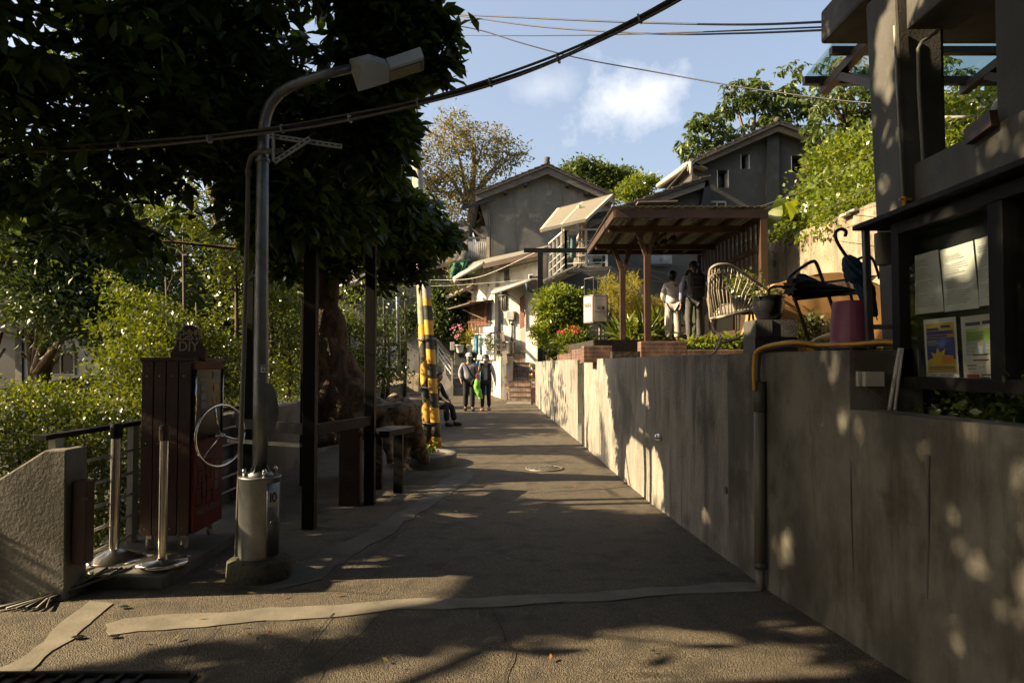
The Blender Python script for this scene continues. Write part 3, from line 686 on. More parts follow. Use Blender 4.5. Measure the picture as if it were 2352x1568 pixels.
# cables and weeds at the wall foot
for k in range(6):
    mb = MB(); x0 = -3.05 + .035 * k; pts = [(x0 + .12, 5.1, .12), (x0 + .05, 5.0, .07 + .02 * (k % 3)), (x0 - .02 * k, 4.85, .06), (x0 - .12 - .02 * k, 4.72, .03), (x0 - .28 + .03 * k, 4.55, .022)]
    mb.tube(pts, .008 + .005 * (k % 3 == 0), 6); mb.build('loose_cable', [m_cableb, m_pvcwhite, m_cable][k % 3], None, 'loose utility cable lying in the bundle at the foot of the stub wall', 'cable', 'cables spilling past the stub wall')
tuft('weed_patch', [(-3.12, 5.0, .06, .14, .16, .10), (-3.2, 4.9, -.1, .1, .2, .2)], 60, 12, (.035, .6), lf_shrub, 'small weeds sprouting beside the stub wall and platform', 'plant', seed=22, sig=.04, mask=False)
# platform slab
mb = MB(); mb.box((-3.34, 5.02, -.1), (-2.49, 7.6, .078)); mb.build('concrete_platform', m_conc2, None, 'low concrete platform slab under the coin machine', 'platform', bevel=.012)
# railing
rl = thing('railing', (-3.25, 6.2, 0), 'grey metal railing with a flat black handrail behind the queue posts', 'railing')
mb = MB(); mb.beam((-3.28, 4.86, 1.085), (-3.22, 8.4, 1.09), .085, .035); mb.build('handrail', m_black, rl)
for y in (5.0, 6.02, 7.2, 8.3): mb = MB(); mb.box((-3.285, y - .045, -.1), (-3.235, y + .045, 1.07)); mb.build('post', m_rail, rl)
for z in (.14, .31, .49, .67, .86): mb = MB(); mb.tube([(-3.24, 4.9, z), (-3.24, 8.4, z + .01)], .013, 8); mb.build('rail', m_rail, rl)
mb = MB(); mb.tube([(-3.2, 6.3, 1.07), (-3.1, 6.2, 1.15), (-3.0, 6.35, 1.20), (-2.95, 6.6, 1.1)], .014, 8); tag(mb.build('blue_rope', m_bluecloth, None), 'short blue rope tied over the black handrail behind the coin machine', 'rope')
# queue posts
def stanchion(px, Y, base_r, cone, label):
    p = at(px, 1288, Y); c = Vector((p.x, Y, .078))
    t = thing('queue_post', c, label, 'queue post', 'stainless queue posts on the platform')
    mb = MB(); r = base_r
    if cone: mb.lathe([(r, 0), (r, .012), (r * .97, .02), (.05, .085), (.038, .09)], c, 40)
    else: mb.lathe([(r * .96, 0), (r, .01), (r, .035), (r * .95, .047), (.045, .052), (.038, .06)], c, 40)
    mb.build('base', m_steel, t)
    mb = MB(); rr = .037 if cone else .031; mb.lathe([(rr, .05), (rr, .96)], c, 24); mb.build('pole', m_steel, t)
    mb = MB(); mb.lathe([(rr + .002, .94), (rr + .006, .95), (rr + .006, 1.045), (rr, 1.055), (.001, 1.058)], c, 24); mb.box((c.x - .012, c.y - rr - .018, c.z + .95), (c.x + .012, c.y - rr, c.z + 1.03)); mb.build('belt_head', m_black if cone else m_brown, t)
stanchion(262, 5.46, .205, True, 'left stainless queue post with a wide conical base')
stanchion(373, 5.30, .185, False, 'right stainless queue post with a flat disc base in front of the coin machine')
# souvenir coin machine
t = thing('coin_machine', (-2.81, 6.0, .078), 'tall maroon plank clad souvenir coin press machine with a chrome crank wheel', 'machine')
X0, X1, Y0, Y1, Z0, Z1 = -3.04, -2.62, 5.72, 6.34, .20, 1.62
mb = MB(); mb.box((X0 + .02, Y0 + .02, Z0 + .01), (X1 - .022, Y1 - .02, Z1 - .002)); mb.build('cabinet', m_dark, t)
w = (X1 - X0 - .012) / 4
for k in range(4):
    mb = MB(); mb.box((X0 + k * w + .004, Y0, Z0), (X0 + (k + 1) * w - .004, Y0 + .018, Z1)); pl = mb.build('plank', m_maroon, t, bevel=.003)
    mb = MB()
    for z in (Z0 + .06, .95, Z1 - .12): mb.tube([(X0 + (k + .45) * w, Y0 - .004, z), (X0 + (k + .45) * w, Y0 + .002, z)], .006, 8)
    mb.build('screw', m_steel, pl)
mb = MB(); mb.box((X0 - .01, Y0 - .012, Z1), (X1 + .01, Y1, Z1 + .03)); mb.build('top_board', m_maroon, t, bevel=.004)
# front face turned to the path (+X)
fx = X1 - .02
mb = MB(); mb.box((fx, Y0 + .03, Z0 + .01), (fx + .03, Y1 - .03, .96)); mb.build('lower_panel', m_red, t, bevel=.004)
mb = MB(); mb.box((fx, Y0 + .03, .965), (fx + .022, Y1 - .03, Z1 - .07)); win = mb.build('display_window', m_dark, t)
mb = MB(); mb.box((fx, Y0 + .03, Z1 - .068), (fx + .032, Y1 - .03, Z1 - .012)); mb.build('top_marquee', m_rust, t, bevel=.006)
mb = MB()
for y in (Y0 + .03, Y1 - .055): mb.tube([(fx + .03, y + .012, .97), (fx + .03, y + .012, Z1 - .07)], .008, 8)
mb.build('window_trim', m_chrome, t)
mb = MB()
for k in range(3):
    z = 1.40 - k * .075; mb.tube([(fx + .024, Y0 + .17, z), (fx + .027, Y0 + .17, z)], .03, 16); mb.box((fx + .023, Y0 + .18, z - .028), (fx + .026, Y0 + .25, z + .028))
mb.box((fx + .023, Y0 + .12, 1.455), (fx + .026, Y0 + .27, 1.475)); mb.box((fx + .023, Y0 + .38, 1.47), (fx + .026, Y0 + .5, 1.53)); mb.build('coin_samples', m_inkgrey, win)
mb = MB(); mb.box((fx + .023, Y0 + .17, 1.13), (fx + .026, Y0 + .176, 1.22)); mb.box((fx + .023, Y0 + .40, 1.36), (fx + .026, Y0 + .47, 1.42))
for k in range(8):
    a = PI + k * PI / 7; mb.box((fx + .023, Y0 + .44 + .05 * math.cos(a) - .006, 1.30 + .05 * math.sin(a) - .006), (fx + .026, Y0 + .44 + .05 * math.cos(a) + .012, 1.30 + .05 * math.sin(a) + .006))
mb.build('window_markings', m_yellow, win)
pcol = m_paper
text('panel_lettering', 'PRESS A PENNY', .066, m_inkgrey, t, (fx + .0325, (Y0 + Y1) / 2, .36), (0, 1, 0), (0, 0, 1))
text('panel_lettering', '寶\n藏\n巖', .085, m_inkgrey, t, (fx + .0325, Y0 + .46, .62), (0, 1, 0), (0, 0, 1))
mb = MB()   # line drawing of hillside houses on the red panel
for (y, z, a, b) in ((.06, .42, .12, .14), (.17, .47, .10, .18), (.26, .41, .13, .10), (.10, .60, .14, .10), (.24, .62, .10, .16)):
    yy = Y0 + y; mb.box((fx + .031, yy, z), (fx + .0325, yy + a, z + .006)); mb.box((fx + .031, yy, z + b), (fx + .0325, yy + a, z + b + .006)); mb.box((fx + .031, yy, z), (fx + .0325, yy + .005, z + b)); mb.box((fx + .031, yy + a, z), (fx + .0325, yy + a + .005, z + b))
mb.build('panel_drawing', m_black, t)
# crest board
cr = [at(x, y, 5.84) for x, y in ((391, 829), (391, 812), (405, 787), (407, 762), (416, 757), (424, 748), (440, 746), (451, 752), (457, 762), (460, 785), (472, 806), (472, 829))]
mb = MB(); mb.prism([tuple(p) for p in cr], (0, .03, 0)); crest = mb.build('crest_board', m_maroon, t, bevel=.003)
p = at(435, 771, 5.837); q = at(433, 796, 5.837)
m_letter = pm('cream_letters', (.42, .38, .31), (.36, .32, .26), bump=0)
text('crest_lettering', '紀念幣', .105, m_letter, crest, (p.x, 5.836, p.z), (1, 0, 0), (0, 0, 1), bold=.002, spacing=.86, stretch=(.78, .95))
text('crest_lettering', 'DIY', .125, m_letter, crest, (q.x, 5.836, q.z), (1, 0, 0), (0, 0, 1), bold=.002, stretch=(.85, .9))
# crank wheel
wc = Vector((-2.50, 6.0, .985)); wh = MB(); rr = .262; tilt = .10
def wp(a, r): return wc + Vector((tilt * r / rr * math.cos(a), r * math.cos(a), r * math.sin(a)))
wh.tube([wp(2 * PI * k / 40, rr) for k in range(41)], .0115, 10); wo_ = wh.build('crank_wheel', m_chrome, t)
for k in range(3):
    a = PI / 2 + .25 + k * 2 * PI / 3; mb = MB(); mb.tube([wp(a, rr), wp(a, rr * .5) + Vector((-.01, 0, 0)), wc], .009, 8); mb.build('spoke', m_chrome, wo_)
mb = MB(); mb.tube([wc + Vector((.02, 0, 0)), wc - Vector((.10, 0, 0))], .022, 14); mb.ball(wc + Vector((.02, 0, 0)), .02, 8); mb.build('hub', m_chrome, wo_)
for (x, y) in ((X0 + .06, Y0 + .06), (X1 - .08, Y0 + .07), (X1 - .08, Y1 - .07), (X0 + .06, Y1 - .07)):
    mb = MB(); mb.tube([(x - .014, y, .125), (x + .014, y, .125)], .045, 16); mb.box((x - .022, y - .02, .13), (x + .022, y + .02, .20)); mb.build('caster', m_rail, t)

# ---------------------------------------------------------------- lamp post
LX, LY = at(596, 1200, 5.3).x, 5.3
lp = thing('lamp_post', (LX, LY, 0), 'galvanised lamp post with a curved arm and cylindrical base', 'lamp post')
mb = MB(); vs = []
mb.lathe([(.24, -.05), (.243, .05), (.235, .13), (.20, .15), (.14, .155)], (LX + .005, LY, 0), 28); mb.v = [(x + .02 * noise.noise(Vector((x * 7, y * 7, z * 9))), y + .02 * noise.noise(Vector((x * 7, y * 7, z * 9 + 5))), z) for x, y, z in mb.v]
m_mossfoot = pm('mossy_foot', (.11, .10, .07), (.05, .055, .022), scale=(12, 12, 12), bump=1, bscale=30)
mb.build('concrete_foot', m_mossfoot, lp)
mb = MB(); mb.lathe([(.15, .13), (.15, .735), (.154, .74), (.156, .752), (.15, .757), (.001, .757)], (LX, LY, 0), 40); bs = mb.build('base_drum', m_galv, lp)
mb = MB(); mb.lathe([(.1525, .18), (.1525, .70)], (LX, LY, 0), 40); mb2 = MB()
keep = []
def drum_patch(name, a0, a1, z0, z1, r, mat, par):
    mb = MB(); mb.grid_s(lambda u, v: (LX + r * math.cos(a0 + (a1 - a0) * u), LY + r * math.sin(a0 + (a1 - a0) * u), z0 + (z1 - z0) * v), 8, 1); return mb.build(name, mat, par, solid=.002)
door = drum_patch('door', R(-52), R(-5), .17, .71, .1535, m_galv, bs)
drum_patch('number_plate', R(-47), R(-20), .54, .67, .1565, m_paper, door)
def digits(s, par, ang, z, size, r):
    n = Vector((math.cos(ang), math.sin(ang), 0)); text('plate_number', s, size, m_ink, par, Vector((LX, LY, z)) + n * r, (-n.y, n.x, 0), (0, 0, 1), bold=.001)
digits('1', door, R(-42), .605, .10, .159); digits('0', door, R(-30), .605, .10, .159)
mb = MB(); a = R(-40); mb.tube([(LX + .15 * math.cos(a), LY + .15 * math.sin(a), .43), (LX + .175 * math.cos(a), LY + .175 * math.sin(a), .43)], .012, 10); mb.build('lock', m_chrome, door)
mb = MB(); mb.lathe([(.10, .757), (.10, .775), (.06, .80)], (LX, LY, 0), 24); mb.build('flange', m_galv, bs)
for k in range(4):
    a = R(35) + k * PI / 2; mb = MB(); c = (LX + .115 * math.cos(a), LY + .115 * math.sin(a), .757); mb.lathe([(.012, 0), (.012, .02), (.017, .02), (.017, .045), (.010, .06), (.001, .063)], c, 10); mb.build('bolt', m_chrome, bs)
for k in range(4):
    a = k * PI / 2 + R(80); d = Vector((math.cos(a), math.sin(a), 0)); c = Vector((LX, LY, 0)); mb = MB(); mb.prism([c + d * .05 + Vector((0, 0, .775)), c + d * .095 + Vector((0, 0, .775)), c + d * .05 + Vector((0, 0, .85))], d.cross(Vector((0, 0, 1))) * .008); mb.build('gusset', m_galv, bs)
P = [(LX, LY, .76), (at(599, 900, LY).x, LY, 1.38), (at(601, 600, LY).x, LY, at(0, 600, LY).z), (at(604, 345, LY).x, LY, at(0, 345, LY).z)]
arm = [at(605, 318, LY), at(607, 285, LY), at(612, 262, LY - .01), at(622, 238, LY - .02), at(640, 216, LY - .03), at(665, 200, LY - .05), at(700, 186, LY - .07), at(745, 172, LY - .1), at(808, 157, LY - .14)]
mb = MB(); mb.tube(P + arm, [.058, .057, .05, .046] + [.045, .045, .044, .043, .042, .040, .038, .036, .034], 18); mb.build('pole', m_galv, lp)
mb = MB(); q = at(603, 370, LY); mb.lathe([(.052, -.012), (.056, -.01), (.056, .02), (.052, .022)], q, 20); q = at(612, 262, LY); mb.build('band', m_galv, lp)
# lamp head, roughly level, tilted up to the right
hd = thing('h', (0, 0, 0), 'x', 'x'); bpy.data.objects.remove(hd)
def hp(px, py, dy=0): return at(px, py, LY - .14 + dy)
mb = MB()
A = [hp(801, 138), hp(846, 124), hp(882, 138), hp(889, 146), hp(889, 165), hp(812, 176)]
vs = A + [hp(812 + 20, 200, -.20) + Vector((0, 0, 0))]
mb.add([hp(801, 136), hp(846, 124), hp(884, 136), hp(884, 148), hp(806, 163),               # far side top outline
        hp(830, 150, -.21), hp(852, 138, -.21), hp(895, 152, -.21), hp(896, 190, -.21), hp(822, 212, -.21)],
       [(0, 1, 2, 3, 4), (5, 9, 8, 7, 6), (0, 5, 6, 1), (1, 6, 7, 2), (2, 7, 8, 3), (3, 8, 9, 4), (4, 9, 5, 0)])
mb.v = [tuple(v) for v in mb.v]
mb.build('driver_housing', m_lampw, lp, bevel=.006)
mb = MB(); a, b, c_, d = hp(886, 141), hp(966, 114), hp(974, 138, -.24), hp(896, 163, -.24)
mb.prism([a, b, c_, d], (0, 0, .022)); mb.build('led_cover', m_lampw, lp, bevel=.004)
mb = MB(); dn = Vector((0, 0, -.075)); mb.prism([a + dn * .05, b + dn * .05, c_ + dn * .05, d + dn * .05], dn); led = mb.build('led_panel', m_lampu, lp, bevel=.003)
m_led = pm('unlit_led_lens', (.42, .33, .17), (.34, .27, .14), rough=.3, bump=0)
mb = MB()
for i in range(9):
    for j in range(4):
        u = .08 + .84 * i / 8; v = .15 + .7 * j / 3
        p = (a.lerp(b, u)).lerp(d.lerp(c_, u), v) + dn * 1.07; mb.lathe([(.009, .004), (.009, 0), (.001, -.001)], p, 6)
        if j == 3:
            p = d.lerp(c_, u) + dn * .3 + Vector((0, -.002, 0))
for i in range(10):
    for j in range(4):
        p = d.lerp(c_, .06 + .088 * i) + dn * (.25 + .22 * j); mb.box((p.x - .011, p.y - .004, p.z - .005), (p.x + .011, p.y + .001, p.z + .005))
mb.build('led_lenses', m_led, led)
# plates and stickers
mb = MB(); q = at(609, 846, LY - .05); mb.box((q.x - .03, q.y - .012, q.z - .03), (q.x + .027, q.y - .006, q.z + .028)); st = mb.build('sticker', m_paper, lp)
text('sticker_number', '1001', .030, m_ink, st, (q.x, q.y - .0125, q.z + .014), (1, 0, 0), (0, 0, 1)); text('sticker_number', '路 燈', .018, m_ink, st, (q.x, q.y - .0125, q.z - .014), (1, 0, 0), (0, 0, 1))
c = at(621, 942, LY - .02); mb = MB(); d1 = Vector((.42, -.9, 0)).normalized()
pts = [c + Vector((.9, .42, 0)).normalized() * .075 * math.cos(a) * 1.0 + Vector((0, 0, .205 * math.sin(a))) for a in [2 * PI * k / 28 for k in range(28)]]
mb.prism([p - Vector((.02, 0, 0)) for p in pts], d1 * .006); mb.build('oval_plate', m_galv, lp)
# conduit and its elbow
cd = thing('conduit_pipe', at(543, 1290, 5.32) * 1, 'grey plastic conduit pipe running up beside the lamp post', 'pipe')
pts = [at(543, 1288, 5.3), at(552, 1050, 5.3), at(560, 800, 5.3), at(567, 560, 5.3), at(570, 395, 5.28), at(571, 378, 5.28), at(577, 360, 5.27), at(589, 350, 5.26), at(605, 347, 5.24), at(636, 348, 5.2), at(650, 343, 5.2)]
mb = MB(); mb.tube(pts, .0175, 12); mb.build('pipe', m_pvc, cd)
mb = MB(); mb.tube([pts[4] - Vector((0, 0, .03)), pts[4] + Vector((0, 0, .02))], .023, 12); mb.tube([pts[8], pts[9]], .023, 12); mb.build('coupling', m_pvc, cd)
# slotted bracket
bk = thing('cable_bracket', at(625, 350, 5.2), 'slotted steel bracket carrying the cable bundle on the lamp post', 'bracket')
def slotted(p0, p1, name):
    mb = MB(); p0 = Vector(p0); p1 = Vector(p1); mb.beam(p0, p1, .012, .036)
    o = mb.build(name, m_lampw, bk); d = (p1 - p0).normalized(); L = (p1 - p0).length; mb = MB(); n = max(2, int(L / .045))
    for k in range(n): c = p0 + d * (L * (k + .5) / n) + Vector((0, -.0075, 0)); mb.beam(c - d * .013, c + d * .013, .004, .010)
    mb.build('slots', m_dark, o)
slotted(at(618, 312, 5.19), at(785, 337, 5.19), 'arm'); slotted(at(628, 306, 5.16), at(628, 372, 5.16), 'upright'); slotted(at(630, 372, 5.15), at(712, 318, 5.15), 'brace')
# cable bundle
def wire(name, pts, r, mat, label, cat='cable', group=None, n=7, sag=12, off=None):
    mb = MB(); Q = []
    P = [Vector(p) for p in pts]
    for i in range(len(P) - 1):
        p0 = P[max(i - 1, 0)]; p1 = P[i]; p2 = P[i + 1]; p3 = P[min(i + 2, len(P) - 1)]
        for k in range(sag):
            t = k / sag; Q.append(.5 * ((2 * p1) + (p2 - p0) * t + (2 * p0 - 5 * p1 + 4 * p2 - p3) * t * t + (3 * p1 - p0 - 3 * p2 + p3) * t ** 3))
    Q.append(P[-1]); mb.tube(Q, r, n); o = mb.build(name, mat, None, label, cat, group); return o, Q
BP = [at(-300, 345, 5.7), at(-60, 344, 5.6), at(150, 340, 5.5), at(400, 324, 5.35), at(600, 301, 5.2), at(780, 273, 5.15), at(960, 235, 5.05), at(1150, 180, 4.9), at(1330, 110, 4.7), at(1560, -8, 4.4), at(1800, -170, 4.1)]
cb = thing('cable_bundle', BP[4], 'thick grey cable bundle strung across the lane past the lamp post', 'cable')
for k, (dz, dy, r) in enumerate(((.016, 0, .010), (-.004, .012, .012), (-.024, -.004, .010))):
    Q = []
    for i in range(len(BP) - 1):
        for j in range(8):
            t = j / 8; p0 = BP[max(i - 1, 0)]; p1 = BP[i]; p2 = BP[i + 1]; p3 = BP[min(i + 2, len(BP) - 1)]
            q = .5 * ((2 * p1) + (p2 - p0) * t + (2 * p0 - 5 * p1 + 4 * p2 - p3) * t * t + (3 * p1 - p0 - 3 * p2 + p3) * t ** 3)
            s = (i * 8 + j) * .35 + k * 2.1; Q.append(q + Vector((0, dy, dz + .004 * math.sin(s))))
    mb = MB(); mb.tube(Q, r, 8); mb.build('cable', [m_cable, m_cableb, m_pvc][k], cb)
    if k == 1:
        for i in range(6, len(Q) - 4, 7):
            mb = MB(); d = (Q[i + 1] - Q[i]).normalized(); mb.tube([Q[i] - d * .006, Q[i] + d * .006], .036, 8); mb.build('cable_tie', m_lampw, cb)

# ---------------------------------------------------------------- black steel frame with bar seats round the tree
fr = thing('steel_frame_seat', (-2.2, 7.5, 0), 'tall black steel frame with bar height seat rails around the leaning tree', 'frame')
bz = 3.2
for (px, Y, w, zt) in ((712, 6.83, .12, bz), (850, 8.0, .115, bz), (571, 7.6, .10, bz), (700, 9.2, .10, bz)):
    x = at(px, 1000, Y).x; mb = MB(); mb.box((x - w / 2, Y - w / 2, 0), (x + w / 2, Y + w / 2, zt)); mb.build('post', m_black, fr, bevel=.004)
xa, xb, xc, xd = at(712, 1000, 6.83).x, at(850, 1000, 8).x, at(571, 1000, 7.6).x, at(700, 1000, 9.2).x
for (p, q) in (((xa, 6.83), (xb, 8.0)), ((xa, 6.83), (xc, 7.6)), ((xb, 8), (xd, 9.2)), ((xc, 7.6), (xd, 9.2))):
    mb = MB(); mb.beam((p[0], p[1], bz + .05), (q[0], q[1], bz + .05), .1, .1); mb.build('top_beam', m_black, fr)
mb = MB(); mb.beam((xa, 6.83, .95), (xb, 8.0, .95), .09, .1); mb.build('seat_rail', m_black, fr)
mb = MB(); mb.beam((xa, 6.83, .955), (xc - .1, 7.6, .955), .08, .1); mb.build('seat_rail', m_black, fr)
mb = MB(); mb.beam((xa - .1, 6.86, .80), (xc - .1, 7.3, .80), .035, .035); mb.build('foot_rail', m_rail, fr)
bt = thing('bar_bench', (-1.5, 8.5, 0), 'low black steel bench end standing between the frame and the tree roots', 'bench')
x2 = at(917, 1000, 8.75).x
mb = MB(); mb.beam((xb + .06, 8.08, .79), (x2 + .05, 8.75, .79), .32, .07); mb.build('seat', m_black, bt, bevel=.004)
for (x, y) in ((x2, 8.72), (x2 - .3, 8.95)): mb = MB(); mb.box((x - .06, y - .04, 0), (x + .05, y + .06, .755)); mb.build('leg', m_black, bt)
mb = MB(); p = at(802, 1158, 7.95); mb.box((p.x - .11, 7.9, 0), (p.x + .11, 8.12, .90)); mb.build('timber_pedestal', m_brown, None, 'dark brown square timber pedestal under the black seat rail', 'pedestal', bevel=.006)
# parapet along the drop
mb = MB(); N = 30
vs = []
for i in range(N + 1):
    Y = 7.7 + (22.5 - 7.7) * i / N; x = -3.42 if Y < 21 else -3.42
    for (dx, z) in ((-.1, -.6), (.1, -.6), (.1, 1.0 + .01 * math.sin(i)), (-.1, 1.0 + .01 * math.sin(i))): vs.append((x + dx, Y, z))
fs = [(i * 4 + k, i * 4 + (k + 1) % 4, (i + 1) * 4 + (k + 1) % 4, (i + 1) * 4 + k) for i in range(N) for k in range(4)] + [(0, 1, 2, 3), (N * 4, N * 4 + 1, N * 4 + 2, N * 4 + 3)]
mb.add(vs, fs); mb.build('parapet_wall', m_conc2, None, 'long low grey concrete parapet along the left drop behind the tree', 'wall')

# ---------------------------------------------------------------- utility poles
def pole(name, label, pxs, Y, r0, r1, period, helix, ztop, plain, ztopend, group=None):
    b = at(pxs[0][0], pxs[0][1], Y); tt = at(pxs[1][0], pxs[1][1], Y); k = (tt.x - b.x) / (tt.z - b.z)
    base = Vector((b.x - k * b.z, Y, 0)); m = stripe_mat('striped_' + name, (base.x, Y), (k, 0), period, helix, ztop, plain)
    mb = MB(); N = 14; zs = [ztopend * i / N for i in range(N + 1)]; mb.tube([(base.x + k * z, Y, z) for z in zs], [r0 + (r1 - r0) * z / ztopend for z in zs], 28)
    t = thing(name, base, label, 'utility pole', group); mb.build('shaft', m, t); return t, base, k
PA, ba, ka = pole('utility_pole', 'mossy utility pole leaning left with slanted yellow and black bands', ((986, 1030), (957, 400)), 12.8, .110, .088, .74, -1.0, at(0, 745, 12.8).z, (.30, .30, .19), 5.55)
PB, bb_, kb = pole('utility_pole', 'thin pale utility pole with level yellow and black bands strapped to the mossy pole', ((1004, 1030), (965, 450)), 12.72, .088, .068, .53, 0.06, at(0, 686, 12.72).z, (.34, .33, .30), 6.3)
mb = MB(); q0 = at(985, 1035, 12.66); mb.tube([(at(995, 1030, 12.85).x, 12.85, .1), (at(972, 690, 12.85).x, 12.85, at(0, 690, 12.85).z)], .03, 8); mb.build('pole_conduit', m_yellow, None, 'narrow yellow pipe running up between the two striped utility poles', 'pipe')
for py in (779, 891, 972):
    z = at(0, py, 12.7).z; mb = MB(); xa_, xb_ = ba.x + ka * z, bb_.x + kb * z; pts = []
    for k in range(25):
        a = 2 * PI * k / 24; cx = (xa_ + xb_) / 2; pts.append((cx + ((xb_ - xa_) / 2 + .112) * math.cos(a), 12.76 + .125 * math.sin(a), z + .008 * math.sin(5 * a)))
    mb.tube(pts, .009, 6); mb.tube([(p[0], p[1], p[2] + .018) for p in pts], .007, 6); mb.build('wire_strap', m_galv, PA)
# planter ring
pc = Vector((-1.42, 11.0, gz(11)))
mb = MB(); mb.lathe([(.56, -.05), (.58, .15), (.565, .165), (.44, .165), (.43, .12)], pc, 36, (.95, 1.1)); mb.v = [(x + .015 * noise.noise(Vector((x * 4, y * 4, z * 4))), y, z) for x, y, z in mb.v]
pr_ = thing('planter_ring', pc, 'low round mossy concrete planter ring at the foot of the striped poles', 'planter'); mb.build('kerb', m_conc2, pr_)
mb = MB(); mb.lathe([(.46, .13), (.2, .15), (.001, .15)], pc, 24, (.95, 1.1)); mb.build('soil', m_soil, pr_)
tuft('seedling', [(-1.28, 10.7, .32, .1, .1, .08)], 16, 8, (.05, .7), lf_bright, 'small bright green seedling in the planter ring', 'plant', seed=31, sig=.03, mask=False)
# long wooden bench by the parapet
bn = thing('wooden_bench', (-2.5, 15, gz(15)), 'long brown slatted wooden bench behind the striped poles', 'bench')
for k in range(4): mb = MB(); mb.beam((-2.62 + .12 * k, 12.6, gz(12.6) + .46), (-2.62 + .12 * k, 18.6, gz(18.6) + .46), .10, .035); mb.build('slat', m_brown, bn)
for y in (12.9, 14.8, 16.7, 18.4):
    for x in (-2.6, -2.24): mb = MB(); mb.box((x - .035, y - .035, gz(y)), (x + .035, y + .035, gz(y) + .44)); mb.build('leg', m_brown, bn)
mb = MB(); mb.beam((-2.24, 12.9, gz(13) + .2), (-2.24, 18.4, gz(18) + .2), .04, .05); mb.build('stretcher', m_brown, bn)

# ================================================================ THE BIG TREE
tr = thing('leaning_tree', (-2.6, 9.4, 0), 'large broad leaved tree with a thick brown trunk shading the left of the path', 'tree')
main = [at(800, 1010, 9.6), at(785, 930, 9.6), at(765, 850, 9.5), at(752, 760, 9.4), at(742, 690, 9.3), at(725, 590, 9.1), at(690, 480, 8.8), at(640, 390, 8.4), at(560, 290, 8.0), at(470, 160, 7.6), at(420, 20, 7.3)]
mr_ = [.50, .42, .30, .235, .215, .21, .21, .20, .18, .15, .10]
mb = MB(); mb.smooth = True
def dens(pts, rr, k=4):
    P = []; Q = []
    for (a, b, ra, rb) in zip(pts, pts[1:], rr, rr[1:]):
        for j in range(k): t = j / k; P.append(Vector(a).lerp(Vector(b), t)); Q.append(ra + (rb - ra) * t)
    return P + [Vector(pts[-1])], Q + [rr[-1]]
P, Q = dens(main, mr_, 5); mb.tube(P, Q, 40, rough=.34, seed=1)
limb = [at(690, 480, 8.8), at(560, 420, 8.2), at(440, 360, 7.4), at(405, 250, 7.0), at(390, 100, 6.6), at(380, -100, 6.2)]; P, Q = dens(limb, [.17, .16, .15, .14, .12, .07], 3); mb.tube(P, Q, 16, rough=.2, seed=2)
limb2 = [at(725, 590, 9.1), at(790, 420, 9.3), at(850, 250, 9.2), at(900, 80, 8.8)]; P, Q = dens(limb2, [.12, .10, .08, .05], 3); mb.tube(P, Q, 12, rough=.2, seed=3)
limb3 = [at(690, 480, 8.8), at(780, 470, 9.6), at(900, 500, 10.2), at(1000, 520, 10.6)]; P, Q = dens(limb3, [.08, .06, .04, .02], 3); mb.tube(P, Q, 10, rough=.2, seed=4)
mb.build('trunk', m_bark, tr)
rt = MB()
for k, (pts, rr) in enumerate((([at(790, 950, 9.5), at(860, 945, 9.7), at(915, 950, 9.8), at(945, 985, 9.9), at(960, 1030, 10.2), at(978, 1060, 10.5)], [.26, .24, .24, .16, .12, .06]),
                               ([at(900, 925, 9.8), at(930, 950, 10.0), at(948, 1000, 10.3), at(955, 1050, 10.6), at(985, 1055, 11.0)], [.17, .15, .12, .11, .05]),
                               ([at(880, 960, 9.6), at(885, 1010, 9.5), at(900, 1060, 9.4)], [.15, .08, .06]), ([at(930, 1000, 10), at(925, 1040, 9.9), at(918, 1075, 9.7)], [.12, .08, .05]))):
    P, Q = dens(pts, rr, 8); rt.tube(P, Q, 24, rough=.55, seed=10 + k)
rt.build('buttress_roots', m_barkpale, tr)
# crown: blobs (x, y, z, rx, ry, rz)
def pb(px, py, Y, rx, ry, rz, w=None):
    p = at(px, py, Y); return (p.x, p.y, p.z, rx, ry, rz) if w is None else (p.x, p.y, p.z, rx, ry, rz, w)
crown = [pb(820, 120, 8.0, 1.1, 1.4, 1.2, 9), pb(560, 100, 7.0, 1.4, 1.6, 1.3, 10), pb(250, 80, 6.0, 1.4, 1.6, 1.4, 6.5), pb(60, 220, 5.6, 1.1, 1.3, .7, 1.8), pb(300, 270, 6.2, 1.2, 1.2, .6, 2.4),
         pb(760, 330, 8.2, 1.0, 1.3, .6, 6), pb(880, 300, 8.8, .8, 1.0, .7, 5), pb(860, 470, 9.2, .8, .9, .5, 5), pb(700, 560, 8.9, .8, .9, .4, 4), pb(950, 480, 10, .55, .9, .35, 2.0), pb(900, 560, 9.6, .6, .7, .3, 2.5),
         pb(985, 545, 10.2, .45, .6, .22, 1.8), pb(560, 410, 7.4, .8, 1.0, .4, 1.4), pb(200, 450, 6.3, .9, 1.0, .4, .5), pb(880, 50, 6.5, .45, .35, .65, 4.5), pb(985, 20, 6.5, .12, .25, .3, .5), pb(855, 200, 6.6, .33, .4, .5, 2.6), pb(885, 290, 6.8, .2, .4, .3, 1.0), pb(860, 330, 6.8, .4, .4, .4, 2),
         (-3.4, 6.2, 7.6, 2.6, 3.2, 2.2, 22), (-4.2, 5.2, 7.2, 2.2, 1.3, 1.7, 14), (-5.5, 4.4, 5.6, 2.2, 2.3, 2.4, 20), (-6.2, 7.6, 4.2, 1.5, 1.6, 1.4, 3.5), (-6.5, 5.6, 3.1, 1.4, 1.9, 1.3, 7), (-3.9, 9.2, 6.5, 2.2, 1.4, 2.2, 10), pb(650, 470, 6.6, .5, .6, .35, 3.2), pb(760, 500, 7.4, .5, .6, .3, 3), pb(640, 540, 6.9, .35, .5, .2, 1.4), pb(830, 540, 8.6, .35, .5, .22, 1.6)]
